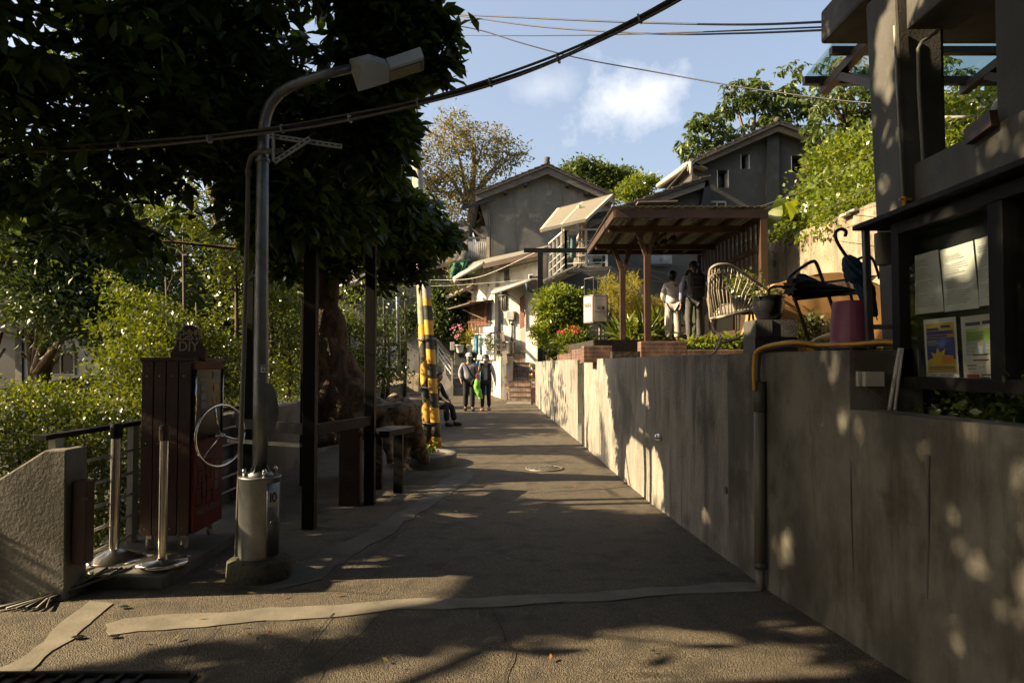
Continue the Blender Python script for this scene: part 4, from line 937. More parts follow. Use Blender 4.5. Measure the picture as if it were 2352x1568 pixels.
# the arm of leaves reaching right and the drooping tips
extra = np.array([list(at(x, y, Y)) for x, y, Y in [(1040 + random.uniform(-25, 22), 85 + random.uniform(-50, 25), 6.6) for _ in range(18)] + [(1005 + random.uniform(-40, 30), 130 + random.uniform(-30, 60), 6.6) for _ in range(24)] + [(1010 + random.uniform(-60, 30), 545 + random.uniform(-30, 20), 10.3) for _ in range(40)]
                  + [(930 + random.uniform(-60, 50), 600 + random.uniform(-25, 40), 9.8) for _ in range(26)] + [(985 + random.uniform(-25, 30), 455 + random.uniform(-40, 40), 10.2) for _ in range(34)] + [(720 + random.uniform(-60, 60), 640 + random.uniform(-30, 40), 9.0) for _ in range(30)] + [(x + random.uniform(-w, w), y + random.uniform(-h, h), Y) for (x, y, Y, w, h, n) in ((330, 540, 6.4, 50, 40, 8), (560, 540, 7, 25, 40, 7), (240, 500, 6, 45, 45, 9), (60, 430, 5.6, 60, 50, 12), (130, 520, 5.8, 20, 40, 5), (690, 640, 7.2, 26, 30, 9), (640, 600, 7, 30, 36, 9), (800, 600, 9, 30, 40, 10), (870, 640, 9.6, 22, 24, 7)) for _ in range(n)]])
cw, C1 = rosettes('crown', crown, 9300, 8, (.21, .40), lf_canopy, tr, seed=3, extra=extra)
branches('boughs', [(main[6:], mr_[6:]), (limb[1:], [.15, .14, .13, .12, .07]), (limb2, [.1, .08, .06, .04]), (limb3, [.06, .05, .04, .02])], C1, m_bark, tr, 5, 110, .03)
# second tree outside the left edge, whose crown shades the foreground
t2 = thing('shade_tree', (-8.5, 2.2, -1), 'broad tree standing left of the path just outside the picture', 'tree')
mb = MB(); mb.tube([(-8.5, 2.2, -1.5), (-8.3, 2.3, 1.5), (-7.8, 2.4, 4), (-7.6, 2.6, 7)], [.34, .27, .2, .08], 16, rough=.2, seed=6); mb.build('trunk', m_bark, t2)
crown2 = [(-7.2, 2.6, 4.4, 2.4, 3.6, 1.9, 20), (-7.6, 1.6, 7.6, 2.8, 4.2, 2.4, 30), (-7.6, 4.4, 6.4, 1.8, 1.8, 3.0, 16), (-8, -2.5, 5, 2.5, 3.5, 3.6, 22), (-9, 3.4, 2.6, 1.4, 2.0, 1.8, 8)]
cw2, C2 = rosettes('crown', crown2, 3000, 7, (.27, .44), lf_canopy, t2, seed=8, droop=.3)
branches('boughs', [([(-8.3, 2.3, 1.5), (-7.8, 2.4, 4), (-7.6, 2.6, 7)], [.2, .15, .06])], C2, m_bark, t2, 6, 30, .05)

t3 = thing('sky_blocker_tree', (3.6, -4.5, 1.2), 'unseen spreading tree added behind the viewpoint to cut sky light on the lane', 'tree')  # unseen tree, added to hold back sky fill over the lane
mb = MB(); mb.tube([(3.6, -4.5, 1.0), (3.3, -4.3, 4), (2.2, -3.6, 7), (0, -2, 9)], [.38, .3, .2, .08], 16, rough=.2, seed=9); mb.build('trunk', m_bark, t3)
crown3 = [(0, -1.5, 8.2, 5.5, 3.6, 2.0, 30), (0.3, 2.6, 7.4, 3.8, 2.6, 1.2, 20), (1.2, 6.2, 7.4, 2.8, 2.0, .9, 14), (3.5, 3, 7.5, 2.5, 2.5, 1, 8), (0, -6, 6.5, 6, 2.5, 3, 26), (-1.2, 4.8, 9.0, 3.0, 2.0, 1.2, 9)]
cw3, C3 = rosettes('crown', crown3, 4200, 6, (.36, .5), lf_canopy, t3, seed=12, droop=.3)
branches('boughs', [([(3.3, -4.3, 4), (2.2, -3.6, 7), (0, -2, 9)], [.25, .18, .07])], C3, m_bark, t3, 7, 30, .05)
bh = thing('sky_blocker_building', (0, -10, -.3), 'unseen plain grey stucco building added behind the viewpoint to cut sky light', 'building')  # unseen building, added to close off sky fill from behind
mb = MB(); mb.box((-14, -13, -1.5), (9, -8.6, 6.8)); mb.build('wall', m_plaster_d, bh); mb = MB(); mb.prism([(-14.4, -8.2, 6.8), (9.4, -8.2, 6.8), (9.4, -10.8, 8.4), (-14.4, -10.8, 8.4)], (0, 0, -.12)); mb.build('roof', m_tile, bh)
for x in (-9, -4, 1, 6): mb = MB(); mb.box((x - .7, -8.59, 1.6), (x + .7, -8.54, 3.0)); w_ = mb.build('window', m_pane, bh); mb = MB(); mb.box((x - .8, -8.6, 1.48), (x + .8, -8.5, 1.6)); mb.build('sill', m_conc2, w_)

t4 = thing('sun_blocker_tree', (-15, 11, -3), 'unseen tall tree added far down the left slope to shade it', 'tree')  # unseen tree, added to put the left slope in broken shade
cr4 = [(-14, 4.5, 6, 3, 2.6, 4, 20), (-16, 15.5, 7, 3, 3, 3.5, 12)]
mb = MB(); mb.tube([(-15, 11, -3.5), (-15, 11, 1), (-15, 11.5, 7)], [.35, .28, .1], 12, rough=.2, seed=11); mb.build('trunk', m_bark, t4)
cw4, C4 = rosettes('crown', cr4, 1200, 6, (.42, .5), lf_canopy, t4, seed=14, droop=.3)
branches('boughs', [([(-15, 11, 1), (-15, 11.3, 5), (-15, 11.5, 8)], [.25, .18, .07])], C4, m_bark, t4, 8, 40, .06)

# ================================================================ RIGHT: open concrete building and notice board
def at_x(px, py, X):
    d = px_dir(px, py); t = X / d[0]; return Vector((X, d[1] * t, EYE + d[2] * t))
cbld = thing('concrete_building', (3.0, 4.6, 1.2), 'weathered grey concrete building frame with an open bay at the upper right', 'building')
mb = MB(); c = [at(2080, 620, 4.98), at(2014, 620, 5.36), at(2178, 620, 5.36), at(2178, 620, 4.98)]; d = [at(2054, 40, 4.98), at(1987, 40, 5.36), at(2165, 40, 5.36), at(2165, 40, 4.98)]
lo = [Vector((c[k].x + (c[k].x - d[k].x) * .55, c[k].y, 1.55)) for k in range(4)]; hi = [Vector((d[k].x, d[k].y, 4.40)) for k in range(4)]
mb.add(lo + hi, [(0, 1, 2, 3), (4, 5, 6, 7), (0, 1, 5, 4), (1, 2, 6, 5), (2, 3, 7, 6), (3, 0, 4, 7)]); mb.build('column', m_conc2, cbld, bevel=.02)
mb = MB(); mb.box((2.9, 1, 2.76), (3.08, 4.99, 3.04)); mb.build('parapet_band', m_conc2, cbld, bevel=.012)
mb = MB(); mb.box((2.84, 1, 4.0), (3.2, 4.95, 4.40)); mb.build('beam', m_conc2, cbld, bevel=.02)
mb = MB(); mb.box((2.72, -3, 4.402), (7.5, 6.05, 4.70)); mb.v = [(x + (.03 * noise.noise(Vector((y, z, 1)))), y, z) for x, y, z in mb.v]; mb.build('roof_slab', m_conc2, cbld, bevel=.03)
mb = MB(); mb.box((2.95, 2.6, 3.042), (3.7, 4.2, 3.998)); mb.build('column', m_plaster_d, cbld, bevel=.02)
mb = MB(); mb.box((3.72, -3, 1.2), (3.9, 5.6, 2.76)); mb.box((3.1, -3, 2.6), (7, 5.0, 2.75)); mb.build('inner_wall', m_plaster_d, cbld)
mb = MB(); mb.tube([at(2352, 130, 4.6) + Vector((.3, 0, .75)), at(2352, 130, 4.5), at(2266, 300, 4.35)], .038, 12); mb.build('diagonal_strut', m_galv, cbld)
mb = MB(); a = at(2262, 300, 4.33); mb.beam((2.87, 4.34, a.z - .04), (2.87, 4.1, a.z - .0), .05, .10); mb.build('rusty_bracket', m_brown, cbld)
mb = MB(); mb.tube([at(2054, 60, 4.96), at(2063, 250, 4.96), at(2074, 452, 4.96)], .0085, 8); mb.build('thin_pipe', m_pvcwhite, cbld)
mb = MB(); mb.tube([at(2163, 20, 4.93), at(2162, 58, 4.93), at(2150, 75, 4.92), at(2118, 96, 4.92), at(2109, 112, 4.92), at(2110, 200, 4.92), at(2121, 380, 4.92)], .0135, 10); mb.build('drain_pipe', m_pvcwhite, cbld)
mb = MB(); p = at(2077, 458, 4.93); mb.box((p.x - .035, p.y - .01, p.z - .006), (p.x + .05, p.y + .01, p.z + .006)); mb.tube([p - Vector((0, 0, .05)), p + Vector((0, 0, .02))], .016, 8); mb.build('valve', m_hosey, cbld)
# glass awning behind the column
ga = thing('glass_awning', (4.0, 6.8, 4.55), 'teal glass awning on dark timber brackets behind the concrete column', 'awning')
L1 = at(1850, 176, 7.5); X0, z0 = L1.x, L1.z
def gp(x, y): return Vector((x, y, z0 + (7.5 - y) * .10))
mb = MB(); mb.prism([gp(X0, 7.55), gp(7.2, 7.55), gp(7.2, 6.0), gp(X0, 6.0)], (0, 0, .012)); mb.build('glass_sheet', m_glassteal, ga)
for (a, b, w, h) in ((gp(X0 - .02, 7.5), gp(7.2, 7.5), .07, .08), (gp(X0, 6.9), gp(7.2, 6.9), .07, .07)): mb = MB(); mb.beam(a - Vector((0, 0, .05)), b - Vector((0, 0, .05)), w, h); mb.build('purlin', m_brown, ga)
for x in (X0 + .22, X0 + 1.75, X0 + 3.2):
    mb = MB(); mb.beam(gp(x, 7.55) - Vector((0, 0, .13)), gp(x, 6.02) - Vector((0, 0, .13)), .09, .09); mb.build('rafter', m_brown, ga)
    mb = MB(); mb.beam(gp(x, 7.15) - Vector((0, 0, .17)), Vector((x, 6.0, z0 - .75)), .08, .08); mb.build('strut', m_brown, ga)
# small white banner seen through the bay
bnr = thing('hanging_banner', at(2255, 262, 8.0), 'small white hanging banner with black characters seen through the open bay', 'banner')
mb = MB(); a = at(2246, 244, 8.0); b = at(2264, 287, 8.0); mb.box((a.x, 8.0, b.z), (b.x, 8.01, a.z)); mb.build('cloth', m_paper, bnr)
text('banner_characters', '寶\n藏', .10, m_ink, bnr, ((a.x + b.x) / 2, 7.995, (a.z + b.z) / 2 - .015), (1, 0, 0), (0, 0, 1), bold=.004)
mb = MB(); mb.tube([at(2165, 270, 8.1), at(2270, 269, 8.0)], .02, 8); mb.build('banner_pole', m_pvcwhite, bnr)
# notice board
nb = thing('notice_board', (2.3, 3.2, 1.45), 'black framed glazed notice board with white sheets and two colour posters', 'notice board')
def bx(y0, y1, z0, z1, x0, x1, name, mat, par=nb, bevel=.003): mb = MB(); mb.box((x0, y0, z0), (x1, y1, z1)); return mb.build(name, mat, par, bevel=bevel)
bx(1.2, 4.08, 1.47, 2.43, 2.345, 2.40, 'backboard', m_blackflat)
bx(4.02, 4.10, 1.462, 2.42, 2.24, 2.343, 'frame_upright', m_black); bx(3.165, 3.265, 1.53, 2.35, 2.24, 2.343, 'frame_upright', m_black)
bx(1.2, 4.018, 1.462, 1.528, 2.24, 2.343, 'frame_rail', m_black); bx(1.2, 4.018, 2.352, 2.42, 2.24, 2.343, 'frame_rail', m_black)
mb = MB(); mb.box((2.272, 3.27, 1.53), (2.276, 4.015, 2.35)); mb.build('glass_pane', m_glass, nb)
mb = MB(); mb.box((2.272, 1.25, 1.53), (2.276, 3.16, 2.35)); mb.build('glass_pane', m_glass, nb)
bx(1.2, 4.42, 2.445, 2.475, 2.17, 2.75, 'roof_sheet', m_black)
def sheet(name, corners, mat, par=nb, X=2.335, th=.001, waves=0):
    P = [at_x(px, py, X) for px, py in corners]
    def bil(u, v): return P[0].lerp(P[1], u).lerp(P[3].lerp(P[2], u), v)
    mb = MB(); mb.grid_s(lambda u, v: bil(u, v) + Vector((waves * math.sin(u * 5 + v * 3) - waves, 0, 0)), 8, 8); return mb.build(name, mat, par), bil
def marks(par, bil, rects, mat, name, off, X=0):
    mb = MB()
    for (u0, v0, u1, v1) in rects: mb.add([bil(u0, v0) - Vector((off, 0, 0)), bil(u1, v0) - Vector((off, 0, 0)), bil(u1, v1) - Vector((off, 0, 0)), bil(u0, v1) - Vector((off, 0, 0))], [(0, 1, 2, 3)])
    return mb.build(name, mat, par)
rnd = random.Random(4)
for cs, seed in ((((2089, 591), (2158, 573), (2168, 715), (2100, 723)), 1), (((2160, 575), (2238, 553), (2249, 707), (2171, 717)), 2), (((2240.5, 551), (2281, 539), (2290, 698), (2251, 704)), 3)):
    o, bil = sheet('paper_sheet', cs, m_paper, waves=.004)
    rr = []
    for k in range(22):
        v = .12 + k * .036
        if k in (3, 9, 15): continue
        rr.append((.14, v, .14 + rnd.uniform(.4, .72), v + .008))
    marks(o, bil, rr, m_inkgrey, 'print_lines', .0095)
m_py = pm('poster_yellow', (.60, .42, .04), (.52, .34, .03), bump=0); m_pb = pm('poster_blue', (.05, .07, .26), (.04, .05, .2), bump=0); m_pg = pm('poster_green', (.28, .42, .12), (.25, .38, .1), bump=0)
m_pp = pm('poster_pale', (.50, .46, .44), (.46, .42, .4), bump=0); m_po = pm('poster_orange', (.62, .24, .05), (.55, .2, .04), bump=0); m_pl = pm('poster_light_blue', (.24, .34, .50), (.2, .3, .45), bump=0); m_pr = pm('poster_crimson', (.30, .02, .03), (.25, .02, .03), bump=0)
o, bil = sheet('yellow_poster', ((2121, 735), (2195, 727), (2204, 875), (2129, 875)), m_paper)
marks(o, bil, [(.08, .08, .94, .86)], m_py, 'poster_ground', .002); marks(o, bil, [(.08, .31, .94, .66)], m_pb, 'poster_band', .003)
mb = MB(); cpt = bil(.45, .64) - Vector((.004, 0, 0)); P = []
for k in range(18):
    a = 2 * PI * k / 18; r = .36 if k % 2 else .20; P.append(bil(.47 + r * math.cos(a), .66 + r * .55 * math.sin(a)) - Vector((.004, 0, 0)))
mb.poly(P); mb.build('poster_burst', m_py, o)
marks(o, bil, [(.12, .15, .5, .19), (.55, .12, .85, .16), (.1, .20, .92, .26), (.12, .27, .75, .30), (.12, .70 + .07, .9, .785), (.12, .80, .9, .81)], m_pb, 'poster_lettering', .005)
marks(o, bil, [(.12, .35, .42, .365), (.12, .38, .45, .395), (.12, .41, .40, .425), (.2, .90, .36, .915), (.45, .90, .6, .915), (.7, .90, .85, .915)], m_inkgrey, 'poster_lettering', .0055); marks(o, bil, [(.08, .84, .94, .86), (.78, .26, .92, .30), (.55, .60, .9, .72)], m_po, 'poster_patch', .005)
o, bil = sheet('pale_poster', ((2206, 728), (2291, 718), (2302, 878), (2215, 878)), m_pp)
marks(o, bil, [(.14, .20, .88, .40)], m_pg, 'poster_band', .002); marks(o, bil, [(.12, .40, .88, .60)], m_pl, 'poster_band', .002); marks(o, bil, [(.10, .88, .44, .95)], m_pr, 'poster_band', .002)
marks(o, bil, [(.14, .10, .55, .15), (.60, .095, .86, .145), (.3, .58, .7, .60), (.3, .66, .72, .68), (.12, .74, .38, .755), (.14, .79, .36, .80), (.5, .88, .75, .90), (.5, .92, .72, .94)] + [(.16, .25 + .022 * k, .62, .258 + .022 * k) for k in range(6)], m_ink, 'poster_lettering', .003)
marks(o, bil, [(.18, .45, .38, .47), (.2, .50, .38, .52), (.18, .55, .36, .57), (.68, .44, .8, .46), (.68, .49, .78, .51), (.66, .54, .82, .56)], m_py, 'poster_patch', .003); marks(o, bil, [(.47, .43, .58, .58), (.5, .73, .55, .82)], m_paper, 'poster_patch', .0035); marks(o, bil, [(.46, .76, .60, .79), (.45, .40, .62, .46)], m_pinkdoor, 'poster_patch', .004)
mb = MB(); p = at_x(2331, 525, 2.335); q = at_x(2335, 690, 2.335); mb.beam((2.33, p.y, p.z), (2.33, q.y, q.z), .004, .008); mb.build('strip_light', m_lampw, nb)
# frame stand beside the board
fs = thing('steel_side_frame', (2.24, 4.36, 1.68), 'thin grey steel side frame standing on the wall end beside the notice board', 'frame')
mb = MB(); p = at(1984, 515, 4.36); q = at(1999, 792, 4.36); mb.beam((p.x + .01, 4.36, 2.44), (q.x - .002, 4.36, 1.685), .036, .036); mb.build('post', m_galv, fs)
mb = MB(); a = at(2000, 751, 4.36); mb.beam((a.x, 4.36, a.z), (2.44, 4.30, a.z), .03, .03); mb.build('lower_bar', m_galv, fs)
mb = MB(); c = at(2034, 530, 4.45); mb.grid_s(lambda u, v: (c.x + .055 * math.copysign(abs(math.cos(2 * PI * u)) ** .5, math.cos(2 * PI * u)) * (1 - .25 * v ** 4), 4.47 + .05 * math.sin(2 * PI * u), 2.44 - .21 * v if v < .95 else 2.235), 16, 8); tag(mb.build('plastic_basin', m_pvc, None), 'rounded dull plastic basin tucked under the notice board roof edge', 'basin')
for k, (px0, px1) in enumerate(((2067, 2042), (2072, 2055))):
    mb = MB(); mb.tube([at(px0, 800, 4.0), at((px0 + px1) / 2 - 1, 870, 3.99), at(px1, 948, 3.97)], .011, 10); mb.build('white_pipe', m_railwhite, None, ['outer white pipe leaning beside the junction box', 'inner white pipe nearer the notice board frame'][k], 'pipe')
jb = thing('junction_box', at(1990, 870, 4.0), 'small pale junction box on the end face of the concrete wall', 'junction box')
a = at(1968, 853, 4.0); b = at(2023, 887, 4.0); mb = MB(); mb.box((a.x + .025, 3.955, b.z), (b.x, 4.018, a.z)); mb.box((a.x, 3.99, b.z), (a.x + .024, 4.018, a.z)); mb.build('housing', m_pvcwhite, jb, bevel=.004)
mb = MB(); mb.tube([at(1985, 888, 4.0), at(2010, 905, 3.99), at(2035, 922, 3.98), at(2050, 928, 3.98)], .0025, 6); mb.build('cord', m_pvc, jb)
# standpipe on the wall with flexible hoses
sp = thing('wall_standpipe', wall_at(1750, 1340), 'vertical grey drain pipe fixed to the concrete wall', 'pipe')
def pp(px, py): p = wall_at(px, py); return Vector((p.x - .05, p.y - .0, p.z))
Ypp = wall_at(1762, 1345).y
def pv(px, py, dx=-.045): p = at(px, py, Ypp); return Vector((wall_x(Ypp) + dx + (px - 1760) * .0012, Ypp, p.z))
mb = MB(); mb.tube([pv(1766, 942), pv(1757, 1296)], .040, 16); mb.build('pipe', m_pvc, sp)
mb = MB(); mb.tube([pv(1768, 876), pv(1766, 944)], .047, 16); mb.tube([pv(1757, 1290), pv(1757, 1304)], .046, 16); mb.build('collar', m_cable, sp)
mb = MB(); mb.tube([pv(1757, 1303), pv(1757, 1375)], .030, 16); mb.build('foot_pipe', m_pvc, sp)
top = pv(1768, 880)
zt = 1.72
hp_ = [top + Vector((-.01, .01, -.05)), top + Vector((-.012, .01, .12)), top + Vector((.02, 0, .24)), Vector((wall_x(4.7) + .08, 4.78, zt + .02)), Vector((wall_x(4.6) + .2, 4.66, zt)), Vector((2.2, 4.42, zt)), Vector((2.32, 4.2, zt)), Vector((2.6, 4.0, zt - .1))]
def spline(P, k=10):
    Q = []
    for i in range(len(P) - 1):
        p0 = P[max(i - 1, 0)]; p1 = P[i]; p2 = P[i + 1]; p3 = P[min(i + 2, len(P) - 1)]
        for j in range(k):
            t = j / k; Q.append(.5 * ((2 * p1) + (p2 - p0) * t + (2 * p0 - 5 * p1 + 4 * p2 - p3) * t * t + (3 * p1 - p0 - 3 * p2 + p3) * t ** 3))
    return Q + [P[-1]]
Q = spline(hp_, 26); mb = MB(); mb.tube(Q, [.0225 + .0028 * (1 if i % 2 else -1) for i in range(len(Q))], 12); mb.build('corrugated_hose', m_hoseg, None, 'grey corrugated hose curving over the wall top into the drain pipe', 'hose')
Q = spline([p + Vector((-.042, -.045, .0)) if i < 3 else p + Vector((-.03, -.05, .004 + .0)) for i, p in enumerate(hp_)], 8); mb = MB(); mb.tube(Q, .0125, 12); mb.build('yellow_hose', m_hosey, None, 'smooth yellow hose curving over the wall top into the drain pipe', 'hose')
mb = MB(); mb.tube(spline([at(1860, 797, 5.2), at(1880, 784, 5.3), at(1911, 772, 5.6), at(1960, 765, 6.1)], 6), .034, 12); mb.build('thick_yellow_hose', m_hosey, None, 'thick yellow hose lying behind the pink bucket', 'hose')
# pink bucket upside down on a rag
pbk = thing('pink_bucket', at(1957, 803, 4.55), 'faded pink ribbed plastic bucket standing upside down on the wall end', 'bucket')
c = Vector((at(1957, 803, 4.55).x, 4.55, 1.70)); mb = MB(); n = 64; prof = [(.140, 0), (.140, .022), (.134, .026), (.131, .06), (.116, .295), (.112, .306), (.001, .308)]
mb.lathe(prof, c, n); mb.v = [((x - c.x) * (1 + .008 * math.cos(24 * math.atan2(y - c.y, x - c.x))) + c.x, (y - c.y) * (1 + .008 * math.cos(24 * math.atan2(y - c.y, x - c.x))) + c.y, z) for x, y, z in mb.v]; mb.build('body', m_pink, pbk)
mb = MB(); mb.grid_s(lambda u, v: (c.x - .19 + .36 * u, c.y - .17 + .3 * v, 1.697 + .012 * noise.noise(Vector((u * 9, v * 9, 1)))), 14, 12); mb.build('rag', m_bluecloth, None, 'crumpled rag lying under the pink bucket', 'cloth', solid=.004)
# tube frame rack with umbrellas
rk = thing('tube_rack', at(1880, 790, 5.2), 'olive metal tube rack with a mesh shelf behind the pink bucket', 'rack')
m_olive = pm('worn_olive_metal', (.10, .085, .04), (.055, .05, .03), rough=.35, metal=.5, bump=.05)
h1 = spline([at(1861, 793, 5.25), at(1832, 705, 5.22), at(1812, 648, 5.2), at(1819, 631, 5.2), at(1842, 614, 5.25), at(1864, 601, 5.3), at(1875, 605, 5.32), at(1890, 645, 5.34), at(1912, 705, 5.36), at(1935, 790, 5.4)], 5)
mb = MB(); mb.tube(h1, .013, 10); mb.build('front_hoop', m_olive, rk)
h2 = spline([at(1975, 785, 5.9), at(1955, 680, 5.85), at(1942, 630, 5.8), at(1953, 606, 5.8), at(1985, 590, 5.85), at(2005, 596, 5.9), at(2020, 640, 5.95)], 5)
mb = MB(); mb.tube(h2, .012, 10); mb.build('rear_hoop', m_olive, rk)
s0, s1, s2, s3 = at(1823, 688, 5.2), at(1884, 650, 5.75), at(2012, 634, 6.0), at(1968, 672, 5.5)
mb = MB()
for a, b in ((s0, s1), (s1, s2), (s2, s3), (s3, s0)): mb.tube([a, b], .010, 8)
for k in range(1, 15):
    u = k / 15; a = s0.lerp(s3, u); b = s1.lerp(s2, min(1, u + .13)); c_ = s1.lerp(s2, max(0, u - .13)); mb.tube([a, b], .003, 5, caps=False); mb.tube([a, c_], .003, 5, caps=False)
mb.build('mesh_shelf', m_olive, rk)
def umbrella(name, label, hook, cloth, radii, tip, mat, hm, ribs=9, hr=.009):
    t = thing(name, cloth[-1], label, 'umbrella'); mb = MB(); mb.tube(spline(hook, 6), hr, 10); mb.build('handle', hm, t)
    Q = spline(cloth, 6); n = len(Q); rr = []
    for i in range(n):
        f = i / (n - 1) * (len(radii) - 1); k = min(int(f), len(radii) - 2); rr.append(radii[k] + (radii[k + 1] - radii[k]) * (f - k))
    mb = MB(); mb.tube(Q, rr, 36); 
    vs = [Vector(v) for v in mb.v]
    for i in range(n):
        for k in range(36): p = vs[i * 36 + k]; vs[i * 36 + k] = Q[i] + (p - Q[i]) * (1 + .28 * math.cos(ribs * 2 * PI * k / 36 + i * .5) + .12 * noise.noise(p * 14))
    mb.v = [tuple(v) for v in vs]; mb.build('folded_cloth', mat, t)
    mb = MB(); mb.tube(tip, .005, 8); mb.build('tip', m_steel, t); return t
umbrella('black_umbrella', 'furled dark umbrella lying on the mesh shelf of the tube rack', [at(1814, 659, 5.1), at(1790, 658, 5.06), at(1775, 659, 5.04), at(1766, 666, 5.03), at(1766, 677, 5.02), at(1772, 683, 5.02), at(1780, 682, 5.02)],
         [at(1812, 660, 5.1), at(1840, 660, 5.18), at(1880, 664, 5.3), at(1930, 668, 5.45), at(1972, 671, 5.58)], [.05, .065, .048, .033, .012], [at(1972, 671, 5.58), at(1990, 671, 5.62)], m_darkcloth, m_brown)
umbrella('black_umbrella', 'second furled dark umbrella lying higher at the left end of the mesh shelf', [at(1860, 648, 5.5), at(1850, 642, 5.5), at(1836, 634, 5.48)], [at(1832, 632, 5.46), at(1846, 640, 5.5), at(1866, 650, 5.55), at(1890, 656, 5.6)], [.012, .03, .032, .02], [at(1832, 632, 5.46), at(1828, 630, 5.45)], m_darkcloth, m_black)
umbrella('blue_umbrella', 'blue folded umbrella with a black hook handle standing in the tube rack', [at(1941, 543, 4.75), at(1943, 531, 4.75), at(1931, 526, 4.75), at(1920, 533, 4.75), at(1920, 548, 4.75), at(1930, 568, 4.75), at(1945, 590, 4.76)],
         [at(1944, 588, 4.76), at(1952, 604, 4.77), at(1966, 626, 4.8), at(1976, 642, 4.82), at(1988, 668, 4.85), at(2000, 700, 4.88), at(2012, 726, 4.9)], [.018, .048, .066, .045, .05, .035, .012], [at(2012, 726, 4.9), at(2015, 735, 4.9)], m_bluecloth, m_blackflat, 8, .0115)
# cinder blocks and black pot
def cinder(x0, y0, z0, dx, dy, label, hole=True):
    mb = MB(); mb.box((x0, y0, z0), (x0 + dx, y0 + dy, z0 + .188)); o = mb.build('cinder_block', m_block, None, label, 'cinder block', 'cinder blocks under the black pot')
    if hole:
        n = 2 if dx > .3 else 1
        for k in range(n):
            w = dx / n; bx0 = x0 + w * k + w * .33; MBB = ((bx0 - o.location.x, -dy, .05), (bx0 + w * .34 - o.location.x, dy, .145)); cut(o, [MBB])
    return o
x = 2.66
cinder(x, 7.62, 1.70, .26, .39, 'lower cinder block at the left under the black pot'); cinder(x + .268, 7.62, 1.70, .20, .39, 'lower cinder block at the right under the black pot')
cinder(x + .0, 7.60, 1.892, .185, .39, 'upper cinder block at the left of the stack with the black pot', False); cinder(x + .192, 7.61, 1.892, .275, .39, 'upper cinder block at the right with a slot facing out')
bp_ = thing('black_flower_pot', (2.87, 7.78, 2.082), 'glazed black flower pot standing on the cinder blocks', 'flower pot')
mb = MB(); mb.lathe([(.105, 0), (.13, .02), (.165, .12), (.172, .2), (.168, .25), (.178, .255), (.178, .275), (.155, .275), (.15, .25)], bp_.location, 32); mb.build('pot', m_potblack, bp_)
mb = MB(); mb.lathe([(.155, .245), (.001, .25)], bp_.location, 20); mb.build('soil', m_soil, bp_)
foliage('plant', [(2.85, 7.78, 2.38, .17, .12, .05)], 30, 8, (.045, .5), lf_ivy, bp_, 41, sig=.03)
# wicker chair
wk = thing('wicker_chair', (2.85, 8.3, 1.62), 'old cream wicker peacock chair with curved legs beside the cinder blocks', 'chair')
rim = spline([at(1632, 732, 8.35), at(1630, 690, 8.25), at(1629, 650, 8.15), at(1631, 622, 8.05), at(1641, 611, 8.0), at(1657, 607, 7.98), at(1678, 610, 8.0), at(1706, 626, 8.1), at(1738, 648, 8.25), at(1764, 666, 8.4), at(1774, 680, 8.5), at(1764, 696, 8.45), at(1735, 708, 8.25)], 6)
seat = spline([at(1632, 732, 8.35), at(1650, 729, 8.1), at(1678, 723, 8.0), at(1705, 716, 8.05), at(1730, 710, 8.2)], 8)
mb = MB(); mb.tube(rim, .018, 10); mb.build('back_rim', m_wicker, wk)
mb = MB(); mb.tube(seat, .016, 10); mb.tube([seat[0], at(1660, 700, 8.9), at(1720, 690, 9.1), seat[-1]], .014, 8); mb.build('seat_rim', m_wicker, wk)
mb = MB(); mb.poly([seat[0], seat[8], seat[16], seat[24], seat[-1], at(1720, 691, 9.1), at(1660, 701, 8.9)]); mb.build('seat', m_wicker, wk, solid=.02)
R_ = rim[12:-14]; ribs = []
for k in range(19):
    u = k / 18; a = R_[int(u * (len(R_) - 1))]; b = seat[min(int((u ** 1.05) * (len(seat) - 1)), len(seat) - 1)]
    mid = a.lerp(b, .45) + Vector((0, .10 * math.sin(PI * .5), 0)); mb = MB(); mb.tube([a, mid, b], .008, 6); mb.build('rib', m_wicker, wk)
for k in range(15):
    a = R_[int((k + .7) / 16 * (len(R_) - 1))]; d = (R_[min(int((k + 1.4) / 16 * (len(R_) - 1)), len(R_) - 1)] - a).normalized(); c0 = a + Vector((0, .01, -.055)); mb = MB()
    mb.tube([c0 + d * .038 * math.cos(q) + Vector((0, 0, .045 * math.sin(q))) for q in [2 * PI * j / 12 for j in range(13)]], .006, 5); mb.build('loop', m_wicker, wk)
for pts in ([at(1633, 734, 8.35), at(1641, 758, 8.3), at(1655, 772, 8.2), at(1652, 790, 8.1), at(1638, 814, 8.0)], [at(1652, 773, 8.2), at(1680, 780, 8.1), at(1705, 770, 8.15), at(1719, 742, 8.2), at(1722, 714, 8.2)], [at(1645, 790, 8.3), at(1680, 782, 8.4), at(1730, 774, 8.5)], [at(1727, 712, 8.1), at(1731, 740, 8.2), at(1735, 800, 8.2)]):
    mb = MB(); mb.tube(spline(pts, 5), .014, 8); mb.build('leg', m_wicker, wk)
wp_ = thing('hanging_plant_pot', (3.05, 8.35, 2.3), 'dark pot of trailing green plant sitting in the wicker chair', 'potted plant')
mb = MB(); mb.lathe([(.10, 0), (.16, .1), (.18, .2), (.18, .22), (.001, .2)], (2.85, 8.45, 2.2), 20); mb.build('pot', m_potblack, wp_); foliage('plant', [(2.85, 8.42, 2.55, .22, .18, .14)], 40, 8, (.05, .6), lf_shrub, wp_, 43, sig=.05)
